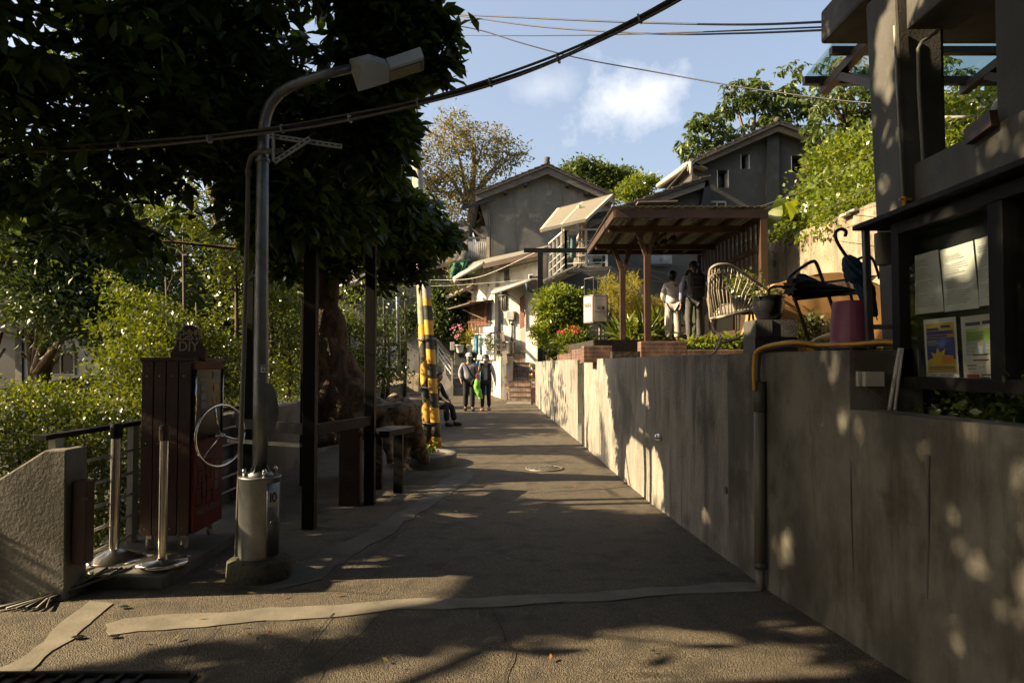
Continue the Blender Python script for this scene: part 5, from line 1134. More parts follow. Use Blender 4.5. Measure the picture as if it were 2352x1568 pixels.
# tan tarpaulin heap
tp = MB(); Y0, Y1 = 8.6, 9.6
prof = [at(1768, 760, Y0), at(1769, 700, Y0), at(1771, 660, Y0), at(1800, 647, Y0), at(1840, 637, Y0), at(1880, 629, Y0), at(1925, 626, Y0), at(1960, 632, Y0), at(2010, 650, Y0), at(2060, 690, Y0), at(2070, 760, Y0)]
Q = spline(prof, 5)
tp.grid_s(lambda u, v: Q[min(int(u * (len(Q) - 1) + .5), len(Q) - 1)] + Vector((0, 1.1 * v, -.02 * v)) + .035 * noise.noise_vector(Vector((u * 14, v * 5, 2))), 50, 10)
cen = at(1900, 760, Y0); tp.grid_s(lambda u, v: Q[min(int(u * (len(Q) - 1) + .5), len(Q) - 1)].lerp(Vector((cen.x + (u - .5) * .9, Y0, 1.62)), v) + Vector((0, -.03 * math.sin(PI * v), 0)) + .03 * noise.noise_vector(Vector((u * 12, v * 6, 7))) * v, 50, 10)
tp.build('tarpaulin', m_tarp, None, 'bulky heap covered with a tan tarpaulin in front of the stained wall', 'tarpaulin')

# ================================================================ TERRACE
# stained retaining wall behind the terrace
mb = MB(); n = 30; vs = []
for i in range(n + 1):
    Y = 6.5 + (14.2 - 6.5) * i / n; zt = 3.95 - .03 * (14 - Y) + .05 * noise.noise(Vector((Y * 1.7, 0, 0)))
    for k in range(9): z = 1.5 + (zt - 1.5) * k / 8; vs.append((5.0 + .02 * noise.noise(Vector((Y * 2, z * 3, 0))), Y, z))
    vs.append((5.3, Y, zt)); vs.append((5.3, Y, 1.5))
m = 11; fs = [(i * m + k, (i + 1) * m + k, (i + 1) * m + k + 1, i * m + k + 1) for i in range(n) for k in range(10)] + [tuple(range(m)), tuple(n * m + k for k in range(m))]
mb.add(vs, fs); o = mb.build('stained_wall', m_concwarm, None, 'tall sunlit concrete retaining wall with brown stains at the back of the terrace', 'wall')
for (px, py) in ((1807, 668), (1812, 668)):
    p = at_x(px, py, 4.99); mb = MB(); mb.tube([(4.97, p.y, p.z), (5.0, p.y, p.z)], .035, 10); mb.build('weep_hole', m_dark, o)
mb = MB(); p = at_x(1950, 500, 5.0); mb.box((4.9, p.y - .12, p.z + .02), (5.05, p.y + .10, p.z + .05)); mb.box((4.93, p.y - .3, p.z + .045), (5.0, p.y + .15, p.z + .075)); mb.build('flood_light', m_lampw, None, 'small white flood light bracketed on top of the stained wall', 'flood light')
# pergola
pg = thing('pergola', (3.05, 14, 2.05), 'dark brown timber pergola with a corrugated roof and slatted side screen', 'pergola')
RX0, RX1, RY0, RY1, RZ = 1.78, 4.42, 12.0, 16.2, 4.19
def bm_(name, a, b, w, h, mat=m_brown, par=pg): mb = MB(); mb.beam(a, b, w, h); return mb.build(name, mat, par, bevel=.004)
bm_('fascia', (RX0, RY0, RZ), (RX1, RY0, RZ), .05, .14); bm_('fascia', (RX0, RY1, RZ + .02), (RX1, RY1, RZ + .02), .05, .12); bm_('fascia', (RX0, RY0, RZ), (RX0, RY1, RZ + .02), .05, .13); bm_('fascia', (RX1, RY0, RZ), (RX1, RY1, RZ + .02), .05, .13)
for y in (13.0, 15.0): bm_('cross_beam', (RX0 + .03, y, RZ - .07), (RX1 - .03, y, RZ - .07), .09, .12)
for k in range(1, 6): x = RX0 + (RX1 - RX0) * k / 6; bm_('rafter', (x, RY0 + .03, RZ + .02), (x, RY1 - .03, RZ + .03), .06, .09)
mb = MB()
nx = 88
for s in range(4):
    y0 = RY0 - .06 + s * 1.08; y1 = y0 + 1.14; dz = .012 * (3 - s)
    mb.grid(lambda u, v: (RX0 - .05 + (RX1 - RX0 + .1) * u, y0 + (y1 - y0) * v, RZ + .09 + dz + .009 * math.sin(u * nx * PI / 2)), nx * 2, 1)
mb.build('corrugated_roof', m_tin, pg, solid=.004)
for (px, Y, lab) in ((1487, 13.0, ''), (1430, 15.0, '')):
    x = at(px, 700, Y).x; bm_('post', (x, Y, 1.98), (x, Y, RZ - .55), .115, .115)
    bm_('post_brace', (x, Y, RZ - .62), (x + .17, Y, RZ - .12), .08, .09); bm_('post_brace', (x, Y, RZ - .62), (x - .17, Y, RZ - .12), .08, .09)
for y in (RY0 + .04, RY1 - .05): bm_('post', (RX1 - .06, y, 2.0), (RX1 - .06, y, RZ - .07), .12, .12)
for k in range(15): y = RY0 + .3 + k * .26; mb = MB(); mb.box((RX1 - .06, y - .05, 2.08), (RX1 - .03, y + .05, RZ - .08)); mb.build('screen_slat', m_brown, pg)
for z in (2.2, 3.05, 3.62): bm_('screen_rail', (RX1 - .09, RY0 + .1, z), (RX1 - .09, RY1 - .1, z), .05, .10)
mb = MB(); mb.box((RX1 - .10, 13.6, 2.2), (RX1 - .075, RY1 - .2, 3.0)); mb.build('screen_panel', m_dark, pg)
bm_('corner_post', (at(1618, 600, 16.1).x, 16.1, 2.0), (at(1618, 600, 16.1).x, 16.1, RZ - .05), .12, .12)
for k in range(3):
    p = at(1508 + 20 * k, 560 - 8 * k, 13.0 + .1 * k); t = thing('spot_lamp', p, ['black spot lamp nearest the post under the pergola roof', 'middle black spot lamp under the pergola roof', 'right black spot lamp under the pergola roof'][k], 'spot lamp', 'spot lamps under the pergola roof')
    mb = MB(); mb.beam(p, p + Vector((-.07, -.05, -.09)), .11, .07); mb.build('lamp_body', m_blackflat, t); mb = MB(); mb.tube([p, p + Vector((0, 0, .12)), p + Vector((.04, 0, .20))], .01, 6); mb.build('arm', m_blackflat, t)
# brick planter edging
def bricks(name, x0, y0, x1, y1, z0, z1, label): mb = MB(); mb.box((x0, y0, z0), (x1, y1, z1)); return mb.build(name, m_brickw, None, label, 'planter edge', bevel=.008)
bricks('brick_edging', wall_x(16) + .04, 11.6, wall_x(12) + .28, 12.0, 1.62, 1.90, 'short brick pier end facing the path at the pergola corner')
bricks('brick_edging', 2.1, 11.35, 2.85, 11.65, 1.62, 1.965, 'dark brick planter wall in front of the two visitors')
def runb(y0, y1, dz0, dz1, label, off=.05):
    mb = MB(); mb.prism([(wall_x(y0) + off, y0, 1.60), (wall_x(y1) + off, y1, 1.60), (wall_x(y1) + off + .25, y1, 1.60), (wall_x(y0) + off + .25, y0, 1.60)], (0, 0, dz0)); mb.build('brick_edging', m_brickw, None, label, 'planter edge', bevel=.008)
runb(12.05, 14.9, .29, .3, 'long red brick planter edging on the wall beside the pergola'); runb(15.0, 20.2, .22, .2, 'low red brick edging under the round bush')
bricks('brick_edging', 3.4, 9.9, 4.9, 10.1, 1.62, 1.82, 'low brick edging behind the wicker chair'); bricks('brick_edging', 2.86, 11.35, 4.4, 11.5, 1.62, 1.83, 'dark low brick planter front below the leafy row')
# lightbox sign on two posts
sg = thing('lightbox_sign', at(1380, 790, 17.2), 'white lightbox sign with Chinese lettering on two metal posts among the shrubs', 'sign')
SY = 17.0; a = at(1362, 677, SY); b = at(1397, 741, SY); W = b.x - a.x; D = .40; z0, z1 = b.z, a.z; BX = at(1340, 700, SY + D).x
# plan: front face a->b at SY; left face runs back to BX
fl = Vector((a.x, SY, 0)); fr_ = Vector((b.x, SY + .03, 0)); bl = Vector((BX, SY + D, 0)); br = bl + (fr_ - fl)
mb = MB(); mb.prism([fl + Vector((0, 0, z0)), fr_ + Vector((0, 0, z0)), br + Vector((0, 0, z0)), bl + Vector((0, 0, z0))], (0, 0, z1 - z0)); mb.build('casing', m_signframe, sg, bevel=.006)
def facepanel(p, q, name):
    d = (q - p).normalized(); nrm = Vector((d.y, -d.x, 0)); L = (q - p).length; mb = MB(); m_ = .035
    pts = [p + d * m_ + Vector((0, 0, z0 + m_)), p + d * (L - m_) + Vector((0, 0, z0 + m_)), p + d * (L - m_) + Vector((0, 0, z1 - m_)), p + d * m_ + Vector((0, 0, z1 - m_))]
    mb.prism([x + nrm * .002 for x in pts], nrm * .006); return mb.build(name, m_signface, sg), (p + q) / 2, d, nrm
o, c, d, nrm = facepanel(fl, fr_, 'front_face')
text('sign_characters', '公館', .098, m_ink, o, c + nrm * .010 + Vector((0, 0, z0 + .36)), d, (0, 0, 1), bold=.002, spacing=1.05); text('sign_lettering', 'GongGuan', .056, m_ink, o, c + nrm * .010 + Vector((0, 0, z0 + .275)), d, (0, 0, 1), spacing=1.15)
o, c, d, nrm = facepanel(bl, fl, 'side_face')
text('sign_characters', '寶藏巖區', .10, m_ink, o, c + nrm * .010 + Vector((0, 0, z0 + .43)), d, (0, 0, 1), stretch=(.85, 1.2)); text('sign_lettering', 'Treasure Hill', .045, m_inkgrey, o, c + nrm * .010 + Vector((0, 0, z0 + .31)), d, (0, 0, 1)); text('sign_lettering', '←  →', .09, m_ink, o, c + nrm * .010 + Vector((0, 0, z0 + .19)), d, (0, 0, 1))
for px in (1377.5, 1386): x = at(px, 760, SY + .15).x; mb = MB(); mb.tube([(x, SY + .15, 1.95), (x, SY + .15, z0 + .01)], .03, 12); mb.build('post', m_signframe, sg)
gt = z1 + .003; gh = at(0, 636, SY).z
mb = MB(); i_ = .03; q = [fl + (br - fl).normalized() * i_ * 1.4, fr_ + (bl - fr_).normalized() * i_, br + (fl - br).normalized() * i_, bl + (fr_ - bl).normalized() * i_]
for k in range(4): A_, B_ = q[k], q[(k + 1) % 4]; mb.prism([A_ + Vector((0, 0, gt)), B_ + Vector((0, 0, gt)), B_ + Vector((0, 0, gh)), A_ + Vector((0, 0, gh))], (B_ - A_).normalized().cross(Vector((0, 0, 1))) * .005)
mb.slab([x + Vector((0, 0, gh)) for x in q], .005); mb.build('glass_case', m_glass, sg)
mb = MB()
for k in range(4):
    for z in (gh, gt + .006): mb.beam(q[k] + Vector((0, 0, z)), q[(k + 1) % 4] + Vector((0, 0, z)), .008, .008)
    mb.beam(q[k] + Vector((0, 0, gt)), q[k] + Vector((0, 0, gh)), .008, .008)
mb.build('case_edges', m_lampw, sg)
foliage('case_plant', [(a.x + .05, SY + .2, gt + .06, .12, .1, .05)], 14, 6, (.05, .5), lf_dry, sg, 44, sig=.03)
# black beam frame
bf = thing('black_gantry', (.85, 20.3, 1.7), 'black square steel gantry beam on a post above the end of the wall', 'frame')
x = at(1241, 700, 20.3).x; zb = at(0, 575, 20.3).z
for (A_, B_, w, h, nm) in (((x, 20.3, 1.66), (x, 20.3, zb - .05), .15, .15, 'post'), ((at(1203, 573, 20.3).x, 20.3, zb), (at(1612, 573, 20.3).x, 20.3, zb), .12, .12, 'beam'), ((at(1252, 800, 20.0).x, 20.0, 1.66), (at(1252, 800, 20.0).x, 20.0, at(0, 652, 20).z), .10, .10, 'short_post')):
    mb = MB(); mb.beam(A_, B_, w, h); mb.build(nm, m_black, bf, bevel=.004)
# furniture and clutter behind the visitors
ls = thing('lectern_sign', (4.2, 15.4, 2.05), 'slanted white information panel on a grey bent post right of the man', 'information panel')
mb = MB(); p0, p1, p2, p3 = at(1619, 728, 15.2), at(1650, 728, 15.2), at(1656, 712, 15.6), at(1627, 710, 15.6); mb.prism([p0, p1, p2, p3], (0, 0, .02)); mb.build('panel', m_paper, ls); mb = MB(); mb.beam(p0.lerp(p1, .8), Vector((p1.x - .3, 15.3, 2.05)), .05, .05); mb.build('post', m_galv, ls)
mb = MB()
for k in range(5): mb.beam(p0.lerp(p3, .15 + .15 * k) + Vector((.05, 0, .024)), p1.lerp(p2, .15 + .15 * k) + Vector((-.06, 0, .024)), .012, .004)
mb.build('print_lines', m_inkgrey, ls)
def crate(x, y, z, w, d, h, mat, label, n=3):
    t = thing('slatted_crate', (x, y, z), label, 'crate', 'wooden crates stacked behind the visitors')
    for k in range(n):
        mb = MB(); zz = z + h * k / n; hh = h / n - .02; mb.box((x - w / 2, y - d / 2, zz), (x + w / 2, y - d / 2 + .018, zz + hh)); mb.box((x - w / 2, y + d / 2 - .018, zz), (x + w / 2, y + d / 2, zz + hh)); mb.box((x - w / 2, y - d / 2 + .018, zz), (x - w / 2 + .018, y + d / 2 - .018, zz + hh)); mb.box((x + w / 2 - .018, y - d / 2 + .018, zz), (x + w / 2, y + d / 2 - .018, zz + hh)); mb.build('slat_row', mat, t)
    for sx in (-1, 1): mb = MB(); mb.box((x + sx * (w / 2 - .03) - .015, y - d / 2 - .016, z), (x + sx * (w / 2 - .03) + .015, y - d / 2 - .002, z + h)); mb.build('corner_batten', mat, t)
crate(3.55, 16.9, 2.05, .5, .4, .28, m_wood, 'lower brown crate behind the woman in white'); crate(3.58, 16.9, 2.335, .46, .38, .22, m_woodlight, 'upper yellow wood crate behind the woman in white'); crate(4.0, 17.0, 2.05, .55, .4, .42, m_wood, 'larger brown crate between the two visitors'); crate(3.35, 8.9, 1.6, .42, .4, .55, m_wood, 'tall reddish crate behind the wicker chair legs')
tb = thing('garden_table', (3.8, 16.4, 2.05), 'low slatted wooden table with bent pale metal legs beside the man', 'table')
mb = MB(); mb.box((3.5, 16.2, 2.52), (4.4, 16.6, 2.55)); mb.build('top', m_wood, tb)
for x in (3.55, 4.3): mb = MB(); mb.tube(spline([Vector((x - .15, 16.25, 2.05)), Vector((x, 16.3, 2.4)), Vector((x + .06, 16.35, 2.5)), Vector((x + .35, 16.4, 2.51))], 5), .025, 8); mb.build('leg', m_pvcwhite, tb)
hg = thing('clothes_hook', at(1870, 700, 9.4), 'x', 'hook'); bpy.data.objects.remove(hg)

# ================================================================ HOUSES
class Fac:
    """a vertical wall plane through two pixels at two depths; gives points on it, off metres proud"""
    def __init__(s, a, b):
        p = at(a[0], 835, a[1]); q = at(b[0], 835, b[1]); s.p = Vector((p.x, p.y, 0)); s.q = Vector((q.x, q.y, 0)); s.d = (s.q - s.p).normalized(); s.n = Vector((s.d.y, -s.d.x, 0)); s.L = (s.q - s.p).length
    def pt(s, px, py, off=0.0):
        d = Vector(px_dir(px, py)); o = Vector((0, 0, EYE)); t = (s.p - o).dot(s.n) / d.dot(s.n); return o + d * t + s.n * off
    def quad(s, mb, pxs, off, th):
        mb.prism([s.pt(x, y, off) for x, y in pxs], s.n * th); return mb
def part(f, name, pxs, mat, par, off=.0, th=.03, bevel=0): return f.quad(MB(), pxs, off, th).build(name, mat, par, bevel=bevel)
def rect(x0, y0, x1, y1): return [(x0, y1), (x1, y1), (x1, y0), (x0, y0)]
def tiles(par, e0, e1, back, rows=6, pitch=.24, name='roof_tiles', skirt=.05):
    """pan tile roof: e0-e1 is the eave line, back the vector from the eave up to the ridge"""
    e0 = Vector(e0); e1 = Vector(e1); back = Vector(back); L = (e1 - e0).length; n = max(3, int(L / pitch)); up = (e1 - e0).normalized().cross(back.normalized()); up = up if up.z > 0 else -up
    mb = MB(); R0 = max(2, int(back.length / .35))
    def fn(u, v):
        r = v * R0; return e0.lerp(e1, u) + back * v + up * (.045 * abs(math.sin(PI * u * n)) - .03 * (r - math.floor(r - 1e-6))) + up * .012 * noise.noise(Vector((u * 40, v * 9, 3)))
    mb.grid_s(fn, n * 5, R0 * 2); mb.slab([e0 - up * .035, e1 - up * .035, e1 + back - up * .035, e0 + back - up * .035], skirt)
    return mb.build(name, m_tile, par)
def stack_ends(par, a, b, name='verge_tiles', r=.09):
    """overlapping tile ends along a sloping roof edge"""
    a = Vector(a); b = Vector(b); n = max(3, int((b - a).length / .30)); mb = MB(); d = (b - a) / n
    for k in range(n):
        p = a + d * k; mb.beam(p + Vector((0, 0, .02)), p + d * 1.12 + Vector((0, 0, -.02)), .26, .05)
    return mb.build(name, m_tile, par)

# --- grey gable house in the middle
g1 = thing('gable_house', at(1250, 620, 30), 'tall grey stucco gable house with a wooden side balcony in the middle distance', 'house')
Y = 30.0
def V(px, py, y=Y): return at(px, py, y)
mb = MB(); mb.prism([V(1120, 700), V(1122, 540), V(1112, 505), V(1102, 470), V(1105, 440), V(1257, 391), V(1404, 446), V(1404, 700)], (0, 8, 0)); mb.build('wall', m_plaster, g1)
ap = V(1257, 382, 29.6); el = V(1092, 447, 29.6); er = V(1412, 452, 29.6)
for (e, s) in ((el, 1), (er, -1)):
    mb = MB(); mb.prism([ap, e, e + Vector((0, 0, -.30)), ap + Vector((0, 0, -.33))], (0, .10, 0)); mb.build('rake_board', m_woodgrey, g1)
    d = Vector((0, 9, 0)); mb = MB(); mb.prism([ap + Vector((0, -.1, .04)), e + Vector((0, -.1, .04)), e + Vector((0, -.1, -.04)), ap + Vector((0, -.1, -.04))], (0, 9, 0)); mb.build('roof_deck', m_tile, g1)
    stack_ends(g1, e + Vector((0, .05, .09)), ap + Vector((0, .05, .11)))
    mb = MB()
    for k in range(3): q = ap.lerp(e, .3 + .28 * k) + Vector((0, -.03, -.40)); mb.beam(q, q + Vector((0, .9, 0)), .12, .12)
    mb.build('purlin_ends', m_dark, g1)
mb = MB(); mb.lathe([(.10, 0), (.13, .12), (.10, .2), (.13, .34), (.001, .36)], ap + Vector((0, .05, .05)), 8); mb.build('ridge_finial', m_tile, g1)
mb = MB(); mb.beam(V(1060, 478, 29.5), V(1136, 458, 29.6), .10, .12); mb.build('wall_bracket', m_dark, g1)
mb = MB(); pts = [V(1107, 472, 29.9), V(1118, 478, 29.9), V(1125, 490, 29.9), V(1126, 590, 29.9)]; mb.tube(pts, .035, 8); mb.build('conduit', m_cable, g1)
# porch side
ps = [(1101, 442), (1111, 446), (1120, 535), (1108, 560), (1084, 530), (1092, 470)]
mb = MB(); mb.prism([V(1096, 450, 29.8), V(1103, 455, 29.8), V(1090, 520, 29.8), V(1083, 520, 29.8)], (0, 4, 0)); mb.build('porch_fascia', m_black, g1)
mb = MB(); mb.prism([V(1104, 468, 31), V(1122, 500, 31), V(1120, 545, 31), V(1088, 528, 31), V(1093, 500, 31)], (0, .1, 0)); mb.build('porch_ceiling', m_woodlight, g1)
mb = MB(); mb.prism([V(1104, 520, 30.4), V(1121, 520, 30.4), V(1121, 594, 30.4), V(1104, 594, 30.4)], (0, .1, 0)); mb.build('porch_side_wall', m_white, g1)
for (a, b) in (((1112, 497), (1090, 515)), ((1121, 515), (1095, 482)), ((1084, 522), (1110, 532)), ((1106, 545), (1086, 524))): mb = MB(); mb.beam(V(*a, 30.3), V(*b, 30.3), .10, .09); mb.build('porch_rafter', m_wood, g1)
mb = MB(); mb.prism([V(1062, 594, 29.4), V(1122, 594, 29.4), V(1122, 599, 29.4), V(1062, 603, 29.4)], (0, 2.4, 0)); mb.build('balcony_floor', m_woodgrey, g1)
for x in (1069, 1121): mb = MB(); mb.beam(V(x, 545, 29.5), V(x, 594, 29.5), .12, .12); mb.build('balcony_post', m_cream, g1)
mb = MB(); mb.beam(V(1066, 547, 29.5), V(1122, 546, 29.5), .08, .08); mb.build('balcony_rail', m_woodgrey, g1)
for k in range(12): x = 1073 + 4.2 * k; mb = MB(); mb.tube([V(x, 548, 29.5), V(x, 594, 29.5)], .018, 5); mb.build('baluster', m_rail, g1)
mb = MB(); mb.prism([V(1064, 560, 29.45), V(1070, 560, 29.45), V(1068, 600, 29.45), V(1060, 604, 29.45)], (0, .06, 0)); mb.build('corner_board', m_cream, g1)
mb = MB(); mb.prism([V(1075, 555, 30.3), V(1100, 555, 30.3), V(1100, 590, 30.3), V(1075, 590, 30.3)], (0, .1, 0)); mb.build('white_sheet', m_potwhite, g1)

# --- dark house with the leaning roof
g2 = thing('dark_house', at(1450, 800, 22), 'dark stucco house with a long sloping tiled roof and a white balcony', 'house')
Y2 = 22.3
mb = MB(); mb.prism([at(1385, 640, Y2), at(1385, 508, Y2), at(1622, 428, Y2), at(1622, 640, Y2)], (0, 7, 0)); mb.build('upper_wall', m_plaster_d, g2)
mb = MB(); mb.prism([at(1352, 612, Y2 + .6), at(1352, 515, Y2 + .6), at(1384, 505, Y2 + .2), at(1384, 640, Y2 + .2)], (0, 5, 0)); mb.build('side_wall', m_white, g2)
Zt = at(0, 616, 21.9).z
mb = MB(); mb.prism([(at(1252, 700, 21.8).x, 21.8, 1.9), (at(1252, 700, 21.8).x, 21.8, at(0, 648, 21.8).z), (at(1318, 700, 21.8).x, 21.8, Zt - .05), (at(1625, 700, 21.8).x, 21.8, Zt + .1), (at(1625, 700, 21.8).x, 21.8, 1.9)], (0, .45, 0)); mb.build('lower_wall', m_plaster_d, g2)
mb = MB(); mb.prism([(at(1318, 700, 21.9).x, 21.82, Zt - .06), (at(1412, 700, 21.9).x, 21.82, Zt + .0), (at(1412, 700, 21.9).x, 26, Zt), (at(1290, 700, 25).x, 26, Zt - .06)], (0, 0, .05)); mb.build('balcony_floor', m_conc2, g2)
mb = MB(); mb.beam(at(1246, 646, 21.6), at(1320, 613, 21.6), .35, .05); mb.build('eave_strip', m_gutter, g2)
ra = at(1350, 506, Y2 - .35); rb = at(1628, 410, Y2 - .35)
mb = MB(); mb.prism([ra, rb, rb + Vector((0, 0, -.24)), ra + Vector((0, 0, -.24))], (0, .1, 0)); mb.build('rake_board', m_woodgrey, g2)
mb = MB(); mb.prism([ra + Vector((-.02, -.08, .05)), rb + Vector((.03, -.08, .05)), rb + Vector((.03, -.08, -.02)), ra + Vector((-.02, -.08, -.02))], (0, 8, 0)); mb.build('roof_deck', m_tile, g2)
stack_ends(g2, ra + Vector((0, .02, .08)), rb + Vector((0, .02, .08)))
mb = MB(); mb.prism([rb + Vector((-.1, 0, -.05)), rb + Vector((.05, 0, -.1)), rb + Vector((.08, 0, -.9)), rb + Vector((-.28, 0, -.95)), rb + Vector((-.18, 0, -.5))], (0, 3, 0)); mb.build('broken_wall_end', m_dark, g2)
mb = MB(); mb.prism([ra + Vector((0, .1, -.24)), ra + Vector((.5, .1, -.10)), ra + Vector((.35, .1, -.65)), ra + Vector((-.05, .1, -1.0)), ra + Vector((-.2, .1, -1.2))], (0, 4, 0)); mb.build('eave_soffit', m_wood, g2)
mb = MB(); mb.tube([ra + Vector((-.08, -.1, -.05)), at(1330, 545, 23.4), at(1305, 580, 24.8)], .07, 10); mb.build('gutter', m_gutter, g2)
mb = MB(); mb.beam(at(1462, 468, Y2 - .55), at(1552, 466, Y2 - .55), .55, .05); mb.beam(at(1466, 490, Y2 - .05), at(1470, 470, Y2 - .6), .05, .05); mb.beam(at(1545, 490, Y2 - .05), at(1548, 470, Y2 - .6), .05, .05); mb.build('window_hood', m_wood, g2)
mb = MB(); mb.prism([at(1470, 488, Y2 - .02), at(1542, 486, Y2 - .02), at(1542, 520, Y2 - .02), at(1470, 520, Y2 - .02)], (0, .03, 0)); mb.build('window_boards', m_wood, g2)
mb = MB(); mb.box(tuple(at(1492, 606, 21.6)), tuple(at(1540, 588, 21.79))); mb.build('meter_box', m_galv, g2)
for pts in ([at(1565, 632, 21.6), at(1440, 618, 21.6), at(1300, 628, 21.6)], [at(1400, 610, 21.6), at(1480, 640, 21.55), at(1600, 660, 21.6)], [at(1590, 655, 21.55), at(1540, 650, 21.55), at(1470, 620, 21.55), at(1430, 598, 21.6)]): mb = MB(); mb.tube(spline(pts, 6), .016, 6); mb.build('wall_cable', m_cable, g2)
# balcony rail, towel, tub, awning
bl_ = thing('white_balcony_rail', at(1330, 620, 21.9), 'flaking white metal balcony railing on the dark house', 'railing')
C0, C1_, C2_ = at(1263, 800, 24.5), at(1300, 800, 21.95), at(1394, 800, 21.95); zb_, zt_ = at(0, 612, 21.95).z, at(0, 530, 21.95).z
def rail_run(a, b, n, zf0, zf1):
    for k in range(n + 1):
        p = a.lerp(b, k / n); z0 = zf0 + (zf1 - zf0) * k / n; mb = MB(); mb.beam((p.x, p.y, z0), (p.x, p.y, zt_), .07, .07); mb.build('post', m_railwhite, bl_)
    mb = MB(); mb.beam((a.x, a.y, zt_ + .03), (b.x, b.y, zt_ + .03), .10, .05); mb.build('top_rail', m_railwhite, bl_)
    for f in (.12, .32, .52, .72): mb = MB(); mb.tube([(a.x, a.y, zf0 + (zt_ - zf0) * f), (b.x, b.y, zf1 + (zt_ - zf1) * f)], .02, 6); mb.build('bar', m_railwhite, bl_)
rail_run(C0, C1_, 4, zb_ - .25, zb_ - .05); rail_run(C1_, C2_, 2, zb_ - .05, zb_)
mb = MB(); mb.grid_s(lambda u, v: at(1306 + 18 * u, 540 + 52 * v, 21.85) + Vector((0, .03 * math.sin(u * 9 + v), 0)), 12, 6); m_teal = pm('teal_cloth', (.10, .20, .20), (.08, .16, .17)); mb.build('towel', m_teal, None, 'teal towel hung over the white balcony railing', 'towel', solid=.006)
mb = MB(); c = at(1372, 606, 22.2); mb.lathe([(.10, 0), (.14, .14), (.15, .15)], c, 14); mb.build('green_tub', m_green, None, 'small green plastic tub on the balcony floor', 'tub')
mb = MB(); c = at(1352, 608, 22.2); mb.lathe([(.12, 0), (.16, .5), (.15, .52), (.001, .52)], c, 14); mb.build('white_bin', m_potwhite, None, 'white plastic bin on the balcony beside the green tub', 'bin')
aw = thing('white_awning', at(1330, 480, 22.5), 'cream timber awning with translucent panels above the balcony', 'awning')
a_, b_, c_, d_ = at(1243, 527, 21.2), at(1283, 478, 22.6), at(1406, 446, 22.6), at(1345, 503, 21.2)
m_fib = leafm('translucent_panel', (.34, .31, .24), (.34, .31, .24), .5, .3, .5)
mb = MB(); mb.prism([a_.lerp(b_, .04), b_, b_.lerp(c_, .42), a_.lerp(d_, .42)], (0, 0, .008)); mb.build('panel', m_fib, aw); mb = MB(); mb.prism([a_.lerp(d_, .46), b_.lerp(c_, .46), c_, d_], (0, 0, .008)); mb.build('panel', m_fib, aw)
for (p, q) in ((a_, b_), (b_, c_), (c_, d_), (d_, a_), (a_.lerp(d_, .45), b_.lerp(c_, .45))): mb = MB(); mb.beam(p - Vector((0, 0, .04)), q - Vector((0, 0, .04)), .09, .09); mb.build('beam', m_cream, aw)
for (x, yt, yb) in ((1332, 470, 612), (1340, 475, 612), (1293, 508, 560), (1299, 506, 545)): mb = MB(); mb.beam(at(x, yt, 22.1), at(x, yb, 22.1), .08, .08); mb.build('post', m_cream, aw)
mb = MB(); mb.beam(at(1338, 500, 22.0), at(1300, 535, 22.0), .05, .05); mb.build('brace', m_cream, aw)

# --- large dark house with the small windows
g3 = thing('upper_house', at(1780, 560, 22.6), 'large dark stucco house with three small square windows under a tiled gable', 'house')
Y3 = 22.8
mb = MB(); mb.prism([at(1560, 760, Y3), at(1585, 520, Y3), at(1590, 385, Y3), at(1785, 300, Y3), at(1905, 348, Y3), at(1905, 760, Y3)], (0, 8, 0)); wl = mb.build('wall', m_plaster_d, g3)
cuts = []
for (x0, y0, x1, y1) in ((1701, 355, 1722, 388), (1817, 358, 1852, 395), (1647, 391, 1674, 431), (1815, 486, 1850, 530)):
    a = at(x0, y1, Y3) - wl.location; b = at(x1, y0, Y3) - wl.location; cuts.append(((a.x, -20, a.z), (b.x, a.y + .45, b.z)))
cut(wl, cuts)
for (x0, y0, x1, y1) in ((1701, 355, 1722, 388), (1817, 358, 1852, 395), (1647, 391, 1674, 431), (1815, 486, 1850, 530)):
    a = at(x0, y1, Y3); b = at(x1, y0, Y3); mb = MB(); w_ = MB(); mb.box((b.x - .03, a.y + .002, a.z), (b.x, a.y + .44, b.z)); mb.box((a.x, a.y + .002, a.z), (a.x + .03, a.y + .44, b.z)); fr_o = mb.build('window_reveal', m_white, g3)
    mb = MB(); mb.box((a.x, a.y + .40, a.z), (b.x, a.y + .43, b.z)); mb.build('pane', m_pane, g3)
mb = MB(); mb.prism([at(1762, 760, Y3 - .14), at(1762, 310, Y3 - .14), at(1790, 310, Y3 - .14), at(1790, 760, Y3 - .14)], (0, .138, 0)); mb.build('pilaster', m_plaster_d, g3)
mb = MB(); mb.prism([at(1628, 466, Y3 - .06), at(1664, 466, Y3 - .06), at(1664, 481, Y3 - .06), at(1628, 481, Y3 - .06)], (0, .05, 0)); mb.build('window', m_pane, g3)
for pts in (((1626, 464), (1666, 464)), ((1626, 464), (1626, 483)), ((1646, 464), (1646, 483)), ((1666, 464), (1666, 483))): mb = MB(); mb.beam(at(*pts[0], Y3 - .09), at(*pts[1], Y3 - .09), .05, .06); mb.build('window_frame', m_cream, g3)
ap, el, er = at(1787, 285, Y3 - .4), at(1580, 378, Y3 - .4), at(1928, 336, Y3 - .4)
for e in (el, er):
    mb = MB(); mb.prism([ap, e, e + Vector((0, 0, -.20)), ap + Vector((0, 0, -.24))], (0, .1, 0)); mb.build('rake_board', m_wood, g3)
    mb = MB(); mb.prism([ap + Vector((0, -.1, .04)), e + Vector((0, -.1, .04)), e + Vector((0, -.1, -.04)), ap + Vector((0, -.1, -.04))], (0, 9, 0)); mb.build('roof_deck', m_tile, g3); stack_ends(g3, e + Vector((0, .05, .08)), ap + Vector((0, .05, .09)))
